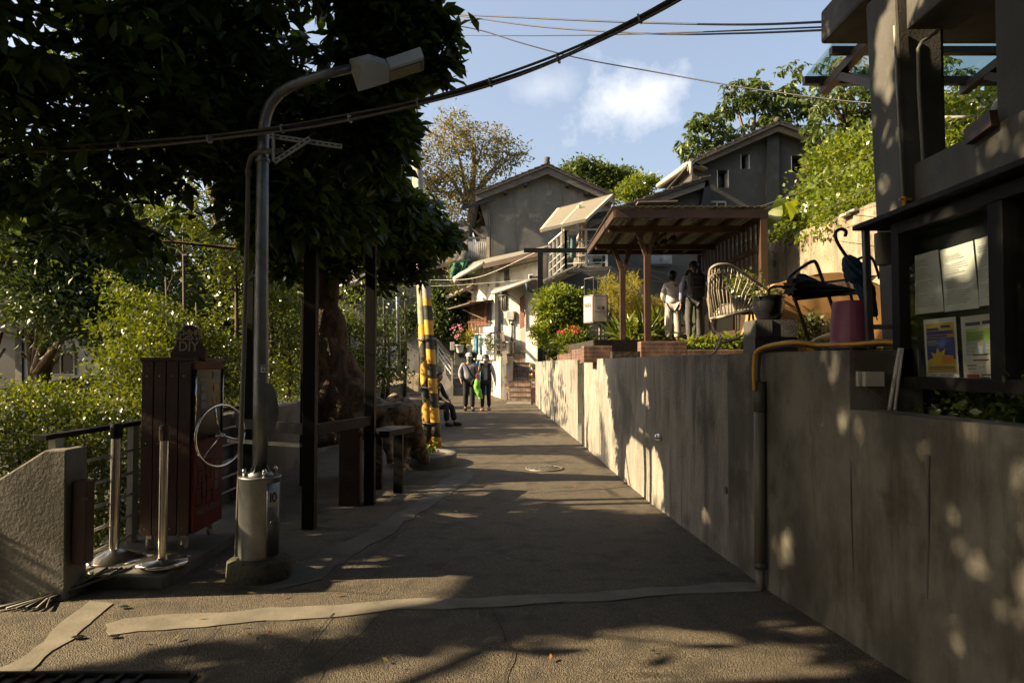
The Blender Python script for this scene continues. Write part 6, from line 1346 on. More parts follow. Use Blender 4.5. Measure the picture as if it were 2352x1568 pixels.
mb = MB(); mb.lathe([(.08, 0), (.12, .06), (.05, .16), (.001, .18)], ap + Vector((0, .05, .08)), 8); mb.build('ridge_finial', m_tile, g3)
mb = MB(); mb.tube([at(1590, 370, 22.3), at(1550, 400, 24), at(1512, 427, 26)], .10, 10); mb.tube([at(1585, 372, 22.3), at(1588, 400, 22.3)], .06, 8); mb.build('gutter', m_gutter, g3)
mb = MB(); mb.prism([at(1592, 372, 22.4), at(1512, 430, 26.2), at(1545, 430, 26.2), at(1625, 385, 22.4)], (0, 0, -.06)); mb.build('eave_soffit', m_wood, g3)

# --- whitewashed front house beside the brick stairs
g0 = thing('whitewashed_house', at(1120, 900, 26), 'low sunlit whitewashed house with a barred window, pink door and tin gutters', 'house')
fL = Fac((1084, 27.5), (1136, 25.8)); fR = Fac((1134, 26.0), (1245, 24.9)); fB = Fac((1088, 26.9), (1163, 23.7))
part(fL, 'front_wall', [(1084, 935), (1136, 935), (1136, 608), (1084, 630)], m_white, g0, -.3, .3)
part(fR, 'side_front_wall', [(1136, 900), (1246, 900), (1246, 585), (1136, 606)], m_white, g0, -.3, .3)
part(fB, 'base_wall', [(1089, 945), (1163, 945), (1163, 819), (1089, 816)], m_white, g0, -.25, .25, .02)
part(fB, 'blue_panel', [(1091, 816), (1129, 817), (1130, 748), (1093, 752)], m_blue, g0, -.2, .12)
part(fB, 'blue_edge', [(1089, 814), (1094, 814), (1094, 750), (1089, 750)], m_bluetrim, g0, -.1, .1)
part(fB, 'teal_door', [(1092, 905), (1126, 905), (1126, 834), (1092, 830)], m_bluetrim, g0, -.012, .03); part(fB, 'ledge', [(1086, 826), (1140, 826), (1140, 815), (1086, 815)], m_white, g0, .0, .10, .01)
mb = MB(); mb.prism([fB.pt(1163, 945), fB.pt(1163, 819), fB.pt(1163, 819) + Vector((.02, 2.4, 0)), fB.pt(1163, 945) + Vector((.02, 2.4, 0))], (-.2, 0, 0)); mb.build('stair_flank', m_white, g0)
# upper roof
mb = MB(); mb.prism([at(1043, 640, 26.2), at(1110, 606, 25.3), at(1245, 574, 24.4), at(1262, 566, 28), at(1075, 604, 31)], (0, 0, .05)); mb.build('tin_roof', m_tin, g0)
mb = MB(); mb.beam(at(1110, 612, 25.3), at(1246, 581, 24.4), .06, .16); mb.build('brown_fascia', m_brown, g0); mb = MB(); mb.beam(at(1135, 622, 25.5), at(1246, 596, 24.6), .04, .05); mb.build('lath', m_wood, g0)
mb = MB(); mb.tube([at(1043, 640, 26.2), at(1112, 605, 25.3)], .075, 12); mb.tube([at(1045, 640, 26.2), at(1049, 650, 26.2)], .09, 10); mb.build('upper_gutter', m_gutter, g0)
mb = MB(); mb.tube([at(1049, 650, 26.2), at(1058, 655, 26.2), at(1086, 672, 26.6)], .05, 10); mb.build('downpipe', m_pvcwhite, g0)
mb = MB(); mb.tube([at(1024, 684, 27.5), at(1086, 657, 27.0)], .075, 12); mb.build('lower_gutter', m_gutter, g0); mb = MB(); mb.prism([at(1024, 683, 27.5), at(1086, 656, 27.0), at(1086, 645, 29), at(1030, 665, 29)], (0, 0, .04)); mb.build('lean_to_roof', m_tin, g0)
# porch roof over the door
mb = MB(); mb.prism([at(1130, 671, 24.7), at(1232, 636, 23.9), at(1246, 636, 25.2), at(1137, 662, 26)], (0, 0, .04)); mb.build('porch_roof', m_tin, g0)
mb = MB(); mb.tube([at(1130, 673, 24.7), at(1232, 641, 23.9)], .07, 12); mb.build('porch_gutter', m_gutter, g0)
mb = MB(); mb.tube([at(1209, 650, 24.0), at(1212, 664, 24.0), at(1221, 669, 24.1), at(1238, 675, 24.3)], .05, 10); mb.build('downpipe', m_bluecloth, g0)
# barred window and its hood
part(fL, 'window_shutter', rect(1089, 696, 1129, 762), m_wood, g0, .0, .03)
for k in range(13): x = 1089 + 3.3 * k; part(fL, 'window_bar', rect(x, 692, x + 1.1, 765), m_rust, g0, .22, .02)
for y in (692, 715, 740, 764): part(fL, 'window_rail', rect(1087, y, 1131, y + 1.6), m_rust, g0, .245, .02)
part(fL, 'window_sill', rect(1086, 764, 1133, 768), m_white, g0, .0, .25)
mb = MB(); mb.prism([fL.pt(1084, 703, .02), fL.pt(1134, 690, .02), fL.pt(1131, 699, .95), fL.pt(1066, 716, .95)], (0, 0, .04)); mb.build('window_hood', m_wood, g0)
for a, b in (((1066, 718, .9), (1087, 752, .03)), ((1101, 712, .7), (1131, 741, .03))): mb = MB(); mb.beam(fL.pt(*a), fL.pt(*b), .05, .05); mb.build('hood_strut', m_wood, g0)
part(fL, 'vent_hole', rect(1121, 652, 1124, 658), m_rust, g0, .0, .02)
for (x0, x1) in ((1086, 1092),): part(fL, 'corner_pilaster', rect(x0, 640, x1, 930), m_white, g0, .0, .08)
# door, meter, shutter
part(fR, 'door_frame', [(1195, 812), (1217, 812), (1217, 676), (1195, 682)], m_cream, g0, .0, .05); dr = part(fR, 'door', [(1198, 806), (1214, 806), (1214, 682), (1198, 688)], m_pinkdoor, g0, .05, .02)
for y in (716, 744, 806): part(fR, 'door_rail', [(1197.5, y + 1.5), (1214.5, y + 1.5), (1214.5, y - 1.5), (1197.5, y - 1.5)], m_cream, dr, .07, .015)
part(fR, 'barred_shutter', [(1210, 756), (1219, 752), (1219, 680), (1210, 686)], m_rust, g0, .45, .03); part(fR, 'side_pier', [(1219, 930), (1246, 930), (1246, 662), (1219, 670)], m_white, g0, .0, .35, .015)
mt = part(fR, 'meter_box', rect(1170, 715, 1186, 735), m_galv, g0, .0, .18, .01); part(fR, 'meter_dials', rect(1162, 717, 1169.5, 731), m_pvcwhite, mt, .0, .14)
mb = MB(); mb.tube([fR.pt(1172, 735, .08), fR.pt(1174, 744, .12), fR.pt(1180, 742, .1), fR.pt(1182, 735, .08)], .03, 8); mb.tube([fR.pt(1178, 742, .06), fR.pt(1178, 790, .06)], .035, 8); mb.build('meter_conduit', m_cable, mt)
mb = MB()
for x in (1155, 1159, 1163): mb.tube([fR.pt(x, 664, .05), fR.pt(x, 712, .05)], .03, 8)
mb.build('wall_pipes', m_pvc, g0)
mb = MB()
for x in (1161, 1165, 1169): mb.tube([fR.pt(x, 612, .04), fR.pt(x, 648, .04)], .025, 8)
mb.tube(spline([fR.pt(1128, 616, .05), fR.pt(1150, 623, .05), fR.pt(1169, 618, .05), fR.pt(1169, 600, .05)], 5), .03, 8); mb.build('upper_pipes', m_cable, g0)
part(fR, 'grey_patch', rect(1137, 690, 1156, 760), m_conc2, g0, .003, .004)  # thin grey patch on the wall below the porch gutter
wlmp = thing('wall_lamp', at(1195, 685, 24.6), 'old white dish street lamp on a bent arm beside the pink door', 'wall lamp')
mb = MB(); mb.tube(spline([fR.pt(1202, 730, .1), fR.pt(1201, 700, .25), fR.pt(1196, 684, .6), fR.pt(1187, 680, .8)], 5), .02, 8); mb.build('arm', m_gutter, wlmp); c = fR.pt(1184, 681, .85); mb = MB(); mb.lathe([(.001, .05), (.10, .03), (.24, -.04), (.25, -.05)], c, 16); mb.ball(c + Vector((0, 0, -.08)), .06, 8); mb.build('shade', m_gutter, wlmp)
cc = thing('security_camera', at(1219, 640, 24), 'white box security camera under the front house eave', 'security camera'); p, q = at(1214, 644, 23.6), at(1225, 630, 23.9); mb = MB(); mb.beam(at(1220, 636, 23.45), at(1219, 635, 23.95), .16, .15); mb.build('housing', m_potwhite, cc, bevel=.01); mb = MB(); c = at(1220, 636, 23.44); mb.tube([c, c - Vector((0, .02, 0))], .045, 12); mb.build('lens', m_blackflat, cc); mb = MB(); mb.tube([at(1219, 640, 23.9), at(1216, 654, 24.1)], .03, 6); mb.build('bracket', m_gutter, cc)
cc = thing('security_camera', at(1246, 665, 21.5), 'small dome security camera on the dark wall above the round bush', 'security camera'); c = at(1246, 664, 21.6); mb = MB(); mb.box((c.x - .11, c.y - .1, c.z), (c.x + .12, c.y + .2, c.z + .10)); mb.build('housing', m_potwhite, cc, bevel=.01); mb = MB(); mb.ball(c + Vector((0, -.03, -.01)), .05, 8); mb.build('dome', m_blackflat, cc)
# clutter at the door
mb = MB(); c = at(1172, 812, 25.2); mb.lathe([(.17, 0), (.18, .38), (.20, .40), (.20, .43), (.17, .44), (.16, .40), (.001, .38)], c, 18); mb.build('wash_bin', m_galv, None, 'round grey tin bin at the top of the brick stairs', 'bin')
# brick stairs
st = thing('brick_stairs', at(1193, 925, 23), 'steep flight of ten worn red brick steps beside the whitewashed house', 'stairs')
ya, zs0, zs1 = 22.95, gz(22.95) + .02, at(0, 812, 25.3).z; nst = 10
for k in range(nst):
    y = ya + .26 * k; z = zs0 + (zs1 - zs0) * (k + 1) / nst; xl = at(1167 - .3 * k, 900, y).x; xr = at(1221 - .6 * k, 900, y).x
    mb = MB(); mb.box((xl, y, z - .20), (xr, y + .32 if k < 9 else y + 1.2, z)); mb.v = [(x_ + .008 * noise.noise(Vector((x_ * 5, y_, z_ * 7))), y_, z_ + .008 * noise.noise(Vector((x_ * 3, y_ * 3, 1)))) for x_, y_, z_ in mb.v]; mb.build('step', m_brick, st, bevel=.012)
    mb = MB(); mb.box((xl, y - .012, z - .001), (xr, y + .06, z + .012)); mb.build('nosing', m_cement, st, bevel=.004)
mb = MB(); a = [at(1160, 937, 22.2), at(1221, 937, 22.2), at(1219, 924, 22.97), at(1167, 924, 22.97)]; mb.prism([Vector((p.x, p.y, gz(p.y) + .035)) for p in a], (0, 0, -.1)); mb.build('apron', m_cement, st, bevel=.01)
mb = MB(); mb.prism([at(1221, 925, 22.8), at(1221, 930, 25.4), at(1216, 815, 25.4), at(1221, 890, 22.8)], (.18, 0, 0)); mb.build('right_kerb', m_brickw, st)
hr = thing('plank_handrail', at(1160, 905, 23), 'leaning weathered plank and white post with orange reflectors beside the brick stairs', 'handrail')
mb = MB(); mb.prism([at(1148, 764, 25.0), at(1157, 762, 25.0), at(1166, 833, 23.3), at(1156, 836, 23.3)], (0, .06, 0)); mb.build('plank', m_wood, hr); mb = MB(); mb.beam(at(1160, 835, 23.3), at(1161, 918, 23.3), .075, .075); mb.build('post', m_railwhite, hr)
for y in (866, 884): p = at(1162, y, 23.23); mb = MB(); mb.tube([p, p - Vector((0, .02, 0))], .05, 12); mb.build('reflector', m_po, hr)
tl = thing('white_trellis', at(1140, 818, 24.6), 'white wooden trellis at the head of the brick stairs', 'trellis')
for x in (1127, 1139, 1151): mb = MB(); mb.beam(at(x, 766, 24.4), at(x, 820, 24.4), .05, .05); mb.build('upright', m_railwhite, tl)
for y in (779, 791, 803, 815): mb = MB(); mb.beam(at(1126, y, 24.33), at(1152, y, 24.33), .035, .035); mb.build('bar', m_railwhite, tl)
mb = MB(); mb.beam(at(1124, 765, 24.3), at(1152, 763, 24.3), .07, .07); mb.build('cap', m_woodgrey, tl)
hb = thing('hanging_basket', at(1126, 800, 24.1), 'dried hanging basket plant on the white trellis', 'plant'); foliage('dry_foliage', [pb(1125, 785, 24.1, .20, .15, .26)], 60, 10, (.07, .4), lf_dry, hb, 51, sig=.05, mask=False)
hb = thing('hanging_basket', at(1222, 745, 24.1), 'dark trailing basket plant hanging beside the pink door', 'plant'); foliage('dry_foliage', [pb(1222, 762, 24.0, .14, .12, .24), pb(1226, 722, 24.2, .12, .1, .16)], 60, 10, (.06, .5), lf_dry, hb, 52, sig=.05, mask=False)
nk = thing('pinwheel_string', at(1221, 880, 22.6), 'string of green yellow and blue pinwheels hanging right of the brick stairs', 'ornament')
for k, (px, py, m) in enumerate(((1222, 838, lf_bright), (1220, 848, m_blue), (1226, 853, m_yellow), (1219, 862, m_yellow), (1223, 872, lf_bright), (1224, 880, m_blue))):
    c = at(px, py, 22.6); mb = MB(); mb.smooth = True
    for j in range(5): a = j * 1.257 + k; mb.add([c, c + Vector((.05 * math.cos(a), -.02, .05 * math.sin(a))), c + Vector((.09 * math.cos(a + .5), .0, .09 * math.sin(a + .5))), c + Vector((.05 * math.cos(a + .9), .02, .05 * math.sin(a + .9)))], [(0, 1, 2, 3)])
    mb.build('pinwheel', m, nk)
mb = MB(); mb.tube([at(1223, 832, 22.62), at(1224, 884, 22.62)], .006, 5); mb.build('string', m_cable, nk)

# --- stone stairs on the left with a white railing
ls_ = thing('concrete_stairs', at(1050, 900, 25), 'dark concrete steps climbing left behind the walking couple', 'stairs')
for k in range(8):
    Yk = 25.0 + .28 * k; z1 = gz(25) + .10 + .17 * (k + 1); xl = at(1041 - 7.5 * k if k < 5 else 1006, 880, Yk).x; xr = at(1063 - 1.5 * k, 880, Yk).x
    mb = MB(); mb.box((xl, Yk, gz(25) - .2), (xr, Yk + .30 if k < 7 else Yk + 2, z1)); mb.build('step', m_conc2, ls_, bevel=.012)
mb = MB(); mb.prism([at(1000, 915, 25.05), at(1041, 915, 24.9), at(1041, 884, 24.9), at(1030, 868, 25.0), at(1018, 850, 25.1), at(1000, 832, 25.2)], (0, .25, 0)); mb.build('flank_wall', m_conc2, ls_)
wr = thing('white_stair_rail', at(1038, 880, 24.9), 'white painted metal stair railing with a sloping timber handrail', 'railing')
for (x, y0, y1, Yk) in ((1038, 824, 884, 24.8), (1022, 803, 858, 25.0), (1006, 780, 832, 25.2)): mb = MB(); mb.beam(at(x, y0, Yk), at(x, y1, Yk), .06, .06); mb.build('post', m_railwhite, wr)
mb = MB(); mb.beam(at(999, 776, 25.25), at(1041, 826, 24.75), .16, .05); mb.build('handrail', m_wood, wr)
for o_ in (12, 24, 36): mb = MB(); mb.beam(at(1006, 780 + o_, 25.2), at(1038, 824 + o_, 24.8), .035, .035); mb.build('bar', m_railwhite, wr)
# ledge of stones and flower pots
mb = MB(); mb.box(tuple(at(1043, 908, 26.6)), (at(1088, 800, 28).x, 28, at(0, 804, 26.6).z)); mb.build('stone_ledge', m_conc2, None, 'stepped stone ledge carrying the flower pots beside the white house', 'ledge', bevel=.03)
for (px, py, r, h, m, lab, lm, pl) in ((1056, 803, .16, .26, m_potwhite, 'white flower pot with a tall pink flowering plant on the stone ledge', lf_shrub, 1), (1079, 802, .13, .24, m_potwhite, 'round white pot with spiky yellow grass next to the white house', lf_yellow, 2), (1058, 818, .12, .16, m_blackflat, 'small dark pot on the lower part of the stone ledge', lf_dry, 0), (1090, 818, .10, .18, m_blackflat, 'dark pot at the right end of the stone ledge', lf_dry, 3)):
    c = at(px, py, 26.3); t = thing('flower_pot', (c.x, c.y, c.z - h * .4), lab, 'flower pot', 'flower pots on the stone ledge'); mb = MB(); mb.lathe([(r * .7, 0), (r, h), (r * 1.08, h), (r * 1.08, h + .03), (r * .9, h + .03), (r * .85, h), (.001, h)], t.location, 16); mb.build('pot', m, t)
    b0 = t.location + Vector((0, 0, h))
    if pl == 1: foliage('plant', [(b0.x, b0.y, b0.z + .35, .15, .15, .3)], 20, 8, (.07, .5), lm, t, 53, sig=.05, mask=False); foliage('flowers', [(b0.x - .1, b0.y, b0.z + .55, .22, .15, .25)], 14, 5, (.07, .8), lf_pinkf, t, 54, sig=.04, mask=False)
    elif pl == 2: foliage('plant', [(b0.x, b0.y, b0.z + .3, .12, .12, .3)], 26, 8, (.22, .12), lm, t, 55, sig=.04, mask=False)
    else: foliage('plant', [(b0.x, b0.y, b0.z + .08, .1, .1, .08)], 12, 6, (.05, .5), lm, t, 56 + pl, sig=.03, mask=False)
mb = MB(); a = at(1034, 804, 26.5); b = at(1045, 786, 26.8); mb.box((a.x, 26.5, a.z), (b.x, 26.8, b.z)); mb.build('white_box', m_potwhite, None, 'white plastic box standing on the ledge left of the flower pots', 'box', bevel=.01)

# --- houses at the back left
g4 = thing('tiled_house', at(900, 800, 29), 'old house with dark tiled roofs and pale wall behind the leaning tree', 'house')
Y4 = 28.5
mb = MB(); mb.prism([at(765, 800, Y4), at(765, 665, Y4), at(955, 606, Y4), at(1064, 598, Y4), at(1064, 830, Y4)], (0, 5, 0)); mb.build('wall', m_plaster, g4)
mb = MB(); mb.prism([at(925, 706, Y4 - .03), at(925, 640, Y4 - .03), at(958, 625, Y4 - .03), at(958, 706, Y4 - .03)], (0, .02, 0)); mb.build('pale_wall_panel', m_whitewall, g4)
tiles(g4, at(760, 662, Y4 - .6), at(955, 606, Y4 - .6), (at(800, 592, 33) - at(760, 662, Y4 - .6)))
tiles(g4, at(955, 614, Y4 - .6), at(1064, 596, Y4 - .6), (at(985, 566, 32) - at(955, 614, Y4 - .6)))
mb = MB(); mb.beam(at(762, 668, Y4 - .62), at(956, 612, Y4 - .62), .05, .16); mb.build('eave_board', m_woodgrey, g4); mb = MB(); mb.beam(at(956, 619, Y4 - .62), at(1064, 602, Y4 - .62), .05, .18); mb.build('eave_board', m_wood, g4)
mb = MB(); mb.tube([at(762, 663, Y4 - .75), at(860, 634, Y4 - .75)], .06, 8); mb.build('gutter', m_gutter, g4)
for (x0, y0, x1, y1) in ((800, 670, 830, 700), (852, 664, 880, 700), (772, 672, 792, 684)): mb = MB(); a = at(x0, y1, Y4 - .04); b = at(x1, y0, Y4 - .04); mb.box((a.x, a.y, a.z), (b.x, a.y + .03, b.z)); mb.build('window', m_pane, g4); mb = MB(); mb.beam((a.x, a.y - .01, b.z), (b.x, a.y - .01, b.z), .06, .06); mb.beam((a.x, a.y - .01, a.z), (b.x, a.y - .01, a.z), .06, .06); mb.build('window_frame', m_wood, g4)
g5 = thing('stacked_house', at(900, 560, 36), 'higher pale house with a tiled roof glimpsed between the leaves', 'house')
mb = MB(); mb.prism([at(790, 660, 35), at(790, 560, 35), at(1075, 520, 35), at(1075, 660, 35)], (0, 4, 0)); mb.build('wall', m_whitewall, g5); tiles(g5, at(780, 575, 34.4), at(1078, 530, 34.4), (at(800, 545, 38) - at(780, 575, 34.4)))
gn = thing('green_net_balcony', at(1050, 640, 27.6), 'small balcony wrapped in green netting with dangling vines', 'balcony')
mb = MB(); mb.grid_s(lambda u, v: at(1033 + 42 * u, 603 + 36 * v, 27.4 + .12 * math.sin(u * 14 + v * 3)), 24, 8); mb.build('net', m_green, gn, solid=.01)
for (a, b) in (((1031, 604), (1080, 596)), ((1033, 640), (1085, 634)), ((1072, 600), (1058, 642)), ((1052, 638), (1054, 680))): mb = MB(); mb.beam(at(*a, 27.2), at(*b, 27.2), .05, .05); mb.build('post', m_green, gn)
foliage('vines', [pb(1036, 625, 27.2, .12, .1, .5), pb(1050, 665, 27.2, .4, .2, .25)], 50, 8, (.08, .6), lf_dry, gn, 60, sig=.06, mask=False)
# grey wall, map board, pale parapet, thin post
mb = MB(); mb.prism([at(880, 900, 25), at(880, 765, 25), at(962, 768, 25), at(962, 900, 25)], (0, .3, 0)); mb.build('grey_wall', m_conc, None, 'plain grey concrete wall behind the framed map board', 'wall')
mb = MB(); mb.box((at(1030, 0, 30.0).x - 3, 27.9, 1.2), (at(1095, 800, 28.2).x, 28.2, at(0, 650, 28.2).z)); mb.build('ivy_wall', m_plaster_d, None, 'dark ivy covered wall above the flower pots', 'wall')
ib = thing('map_board', at(895, 850, 22), 'framed white map board with a black line sketch behind the parapet', 'board')
mb = MB(); mb.prism([at(860, 850, 22.5), at(930, 852, 22.5), at(930, 784, 22.5), at(860, 790, 22.5)], (0, .06, 0)); mb.build('frame', m_black, ib); mb = MB(); mb.prism([at(863, 843, 22.48), at(921, 845, 22.48), at(921, 792, 22.48), at(863, 796, 22.48)], (0, .015, 0)); m_pboard = pm('pale_board', (.42, .45, .50), (.36, .4, .45), bump=0); mb.build('panel', m_pboard, ib)
mb = MB(); sk = [(868, 820), (876, 815), (880, 806), (884, 812), (890, 812), (894, 803), (899, 812), (906, 808), (912, 812), (917, 808)]
for a, b in zip(sk, sk[1:]): mb.beam(at(*a, 22.465), at(*b, 22.465), .02, .01)
for x in (873, 886, 895, 903, 912): mb.beam(at(x, 812, 22.465), at(x, 822, 22.465), .02, .01)
mb.build('line_sketch', m_ink, ib)
mb = MB(); mb.prism([at(845, 900, 21.5), at(845, 856, 21.5), at(927, 852, 21.5), at(962, 858, 21.0), at(962, 900, 21.0)], (0, .25, 0)); mb.build('pale_parapet', m_concwarm, None, 'sunlit low concrete parapet below the framed map board', 'wall', bevel=.02)
mb = MB(); mb.tube([at(917, 862, 21.2), at(914, 720, 21.2), at(911, 612, 21.2)], [.07, .06, .05], 12); o = mb.build('slim_post', m_galv, None, 'slim pale metal post rising behind the parapet near the map board', 'post')
# white wall house at the far left, below
g6 = thing('white_cottage', at(150, 860, 17), 'low white painted brick cottage with dark windows at the far left', 'house')
fW = Fac((-60, 17.5), (275, 16.5))
part(fW, 'wall', [(42, 930), (275, 900), (275, 770), (42, 757)], m_whitewall, g6, -.3, .3); part(fW, 'corner_post', [(40, 930), (55, 930), (55, 752), (40, 750)], m_conc2, g6, .0, .06)
for (x0, y0, x1, y1) in ((113, 812, 172, 858), (220, 803, 262, 830)):
    part(fW, 'window', rect(x0, y0, x1, y1), m_pane, g6, .0, .02)
    for r in ((x0 - 3, y0 - 3, x1 + 3, y0), (x0 - 3, y1, x1 + 3, y1 + 3), (x0 - 3, y0, x0, y1), (x1, y0, x1 + 3, y1), ((x0 + x1) / 2 - 1.5, y0, (x0 + x1) / 2 + 1.5, y1)): part(fW, 'window_frame', rect(*r), m_cream, g6, .0, .05)
mb = MB(); mb.prism([fW.pt(97, 806, .02), fW.pt(150, 800, .02), fW.pt(150, 808, .7), fW.pt(99, 812, .7)], (0, 0, .03)); mb.build('window_hood', m_wood, g6); mb = MB(); mb.beam(fW.pt(99, 812, .6), fW.pt(106, 856, .02), .05, .05); mb.build('hood_strut', m_wood, g6)
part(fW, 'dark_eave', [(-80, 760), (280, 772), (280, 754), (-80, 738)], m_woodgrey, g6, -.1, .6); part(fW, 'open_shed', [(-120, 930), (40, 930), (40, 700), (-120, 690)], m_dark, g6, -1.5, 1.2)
part(fW, 'upper_wall', [(-120, 745), (250, 750), (250, 640), (-120, 625)], m_plaster_d, g6, -1.2, 1.0)
e0, e1 = fW.pt(-120, 650, .5), fW.pt(240, 650, .5); tiles(g6, e0, e1, Vector((0, 2.6, 1.5)))
mb = MB(); mb.beam(fW.pt(22, 862, .5), fW.pt(30, 765, .3), .06, .06); mb.build('red_pole', m_red, None, 'red and white pole leaning in the dark shed opening', 'pole'); mb = MB(); mb.beam(fW.pt(8, 888, .6), fW.pt(38, 800, .3), .05, .05); mb.build('timber_prop', m_wood, None, 'grey timber prop leaning beside the cottage corner post', 'pole')
mb = MB(); mb.prism([at(-60, 902, 14.5), at(205, 862, 15), at(205, 950, 15), at(-60, 990, 14.5)], (0, .3, 0)); mb.build('dark_lane_wall', m_conc2, None, 'dark sloping lane wall in front of the white cottage', 'wall')

# ================================================================ OVERHEAD WIRES
W1 = [(880, 16, 13), (1045, 33, 12), (1240, 43, 10.2), (1450, 52, 8.6), (1700, 57, 7), (1906, 50, 6.0)]
W2 = [(880, 20, 13), (1045, 36, 12), (1240, 62, 10.2), (1500, 78, 8.4), (1700, 77, 7.1), (1906, 69, 6.0)]
W3 = [(900, 80, 13), (1090, 82, 11.8), (1300, 82, 9.8), (1550, 76, 8.0), (1906, 62, 6.05)]
W4 = [(900, 40, 13), (1080, 65, 12.5), (1200, 100, 12), (1330, 134, 11.5), (1500, 165, 11), (1700, 200, 10), (1905, 228, 9), (2010, 238, 8.5)]
for k, (w, r, lab) in enumerate(((W1, .011, 'topmost black wire running to the concrete roof slab'), (W2, .010, 'lowest of the three black wires running to the concrete roof slab'), (W3, .008, 'straight middle black wire running to the concrete roof slab'), (W4, .010, 'long sagging black wire crossing below the cloud'))): wire('overhead_wire', [at(*q) for q in w], r, m_cableb, lab, 'wire', 'black wires crossing the sky')
W5 = [[(1600, 520, 15), (1800, 455, 12), (2010, 350, 8)], [(1680, 565, 15), (1850, 500, 12), (2010, 425, 8)], [(1700, 600, 15), (1850, 555, 12), (2010, 500, 8)], [(2170, 300, 7.5), (2240, 262, 6.8), (2300, 225, 6.2)]]
for k, w in enumerate(W5): wire('guy_wire', [at(*q) for q in w], .005, m_cable, ['highest thin grey wire over the dark upper house wall', 'middle thin grey wire below the two small windows', 'lowest thin grey wire above the stained wall', 'thin grey wire seen through the open concrete bay'][k], 'wire', 'thin grey wires on the right', n=5)
W6 = [[(880, 640, 24), (990, 643, 24), (1100, 636, 23), (1240, 575, 20.4)], [(880, 655, 24), (1000, 657, 24), (1120, 650, 23.5), (1240, 640, 23)]]
for k, w in enumerate(W6): wire('service_wire', [at(*q) for q in w], .012, m_gutter, ['pale service wire rising to the black gantry', 'level pale service wire across the white house'][k], 'wire', 'pale service wires', n=5)

# ================================================================ PEOPLE
def skin_obj(name, nodes, edges, mat, parent, sub=2, T=None):
    """one continuous surface grown round a joint skeleton: nodes name -> (co, rx, ry)"""
    keys = list(nodes); me = bpy.data.meshes.new(name); me.from_pydata([tuple(nodes[k][0]) for k in keys], [(keys.index(a), keys.index(b)) for a, b in edges], [])
    o = bpy.data.objects.new(name, me); col.objects.link(o)
    md = o.modifiers.new('skin', 'SKIN'); md.use_smooth_shade = True; md.branch_smoothing = .5
    for i, k in enumerate(keys): sv = me.skin_vertices[0].data[i]; sv.radius = (nodes[k][1], nodes[k][2]); sv.use_root = (i == 0)
    sb = o.modifiers.new('sub', 'SUBSURF'); sb.levels = sub; sb.render_levels = sub
    bpy.context.view_layer.update(); dg = bpy.context.evaluated_depsgraph_get(); m2 = bpy.data.meshes.new_from_object(o.evaluated_get(dg)); bpy.data.objects.remove(o)
    m2.materials.clear(); m2.materials.append(mat); o = bpy.data.objects.new(name, m2); col.objects.link(o); o.parent = parent; return o
m_skin = pm('skin', (.42, .24, .16), (.36, .20, .13), rough=.5, bump=.02)
m_hair = pm('black_hair', (.012, .010, .009), (.02, .016, .013), rough=.4, scale=(60, 60, 8), bump=.4, bscale=90); m_hairb = pm('brown_hair', (.09, .05, .035), (.06, .035, .025), rough=.45, scale=(60, 60, 8), bump=.3)
def cloth(name, c, c2=None): return pm(name, c, c2, rough=.85, scale=(7, 7, 5), bump=.45, bscale=14)
m_greyshirt = cloth('grey_shirt', (.36, .36, .40), (.28, .28, .32)); m_trou = cloth('black_trousers', (.018, .018, .022)); m_whitetop = cloth('white_top', (.80, .74, .70), (.66, .60, .56)); m_vest = cloth('dark_green_vest', (.02, .03, .028)); m_greypants = cloth('grey_jeans', (.13, .125, .12), (.09, .09, .088)); m_creampants = cloth('cream_trousers', (.66, .63, .58), (.52, .49, .45)); m_lav = cloth('lavender_shirt', (.34, .36, .56), (.26, .28, .46))
m_maskg = pm('green_mask', (.08, .42, .30)); m_maskw = pm('white_mask', (.70, .78, .76)); m_lime = pm('lime_fabric', (.30, .72, .12), (.2, .55, .08), bump=.5, bscale=20); m_shoe = pm('dark_shoe', (.03, .03, .032)); m_shoep = pm('pink_shoe', (.42, .22, .20)); m_packm = cloth('dark_backpack_cloth', (.03, .028, .026), (.045, .042, .038)); m_redp = pm('pink_red_bag', (.40, .09, .11)); m_greyjk = cloth('grey_jacket', (.07, .07, .075))
HANDF = ((.026, .0), (.010, .012), (-.008, .010), (-.024, .0))
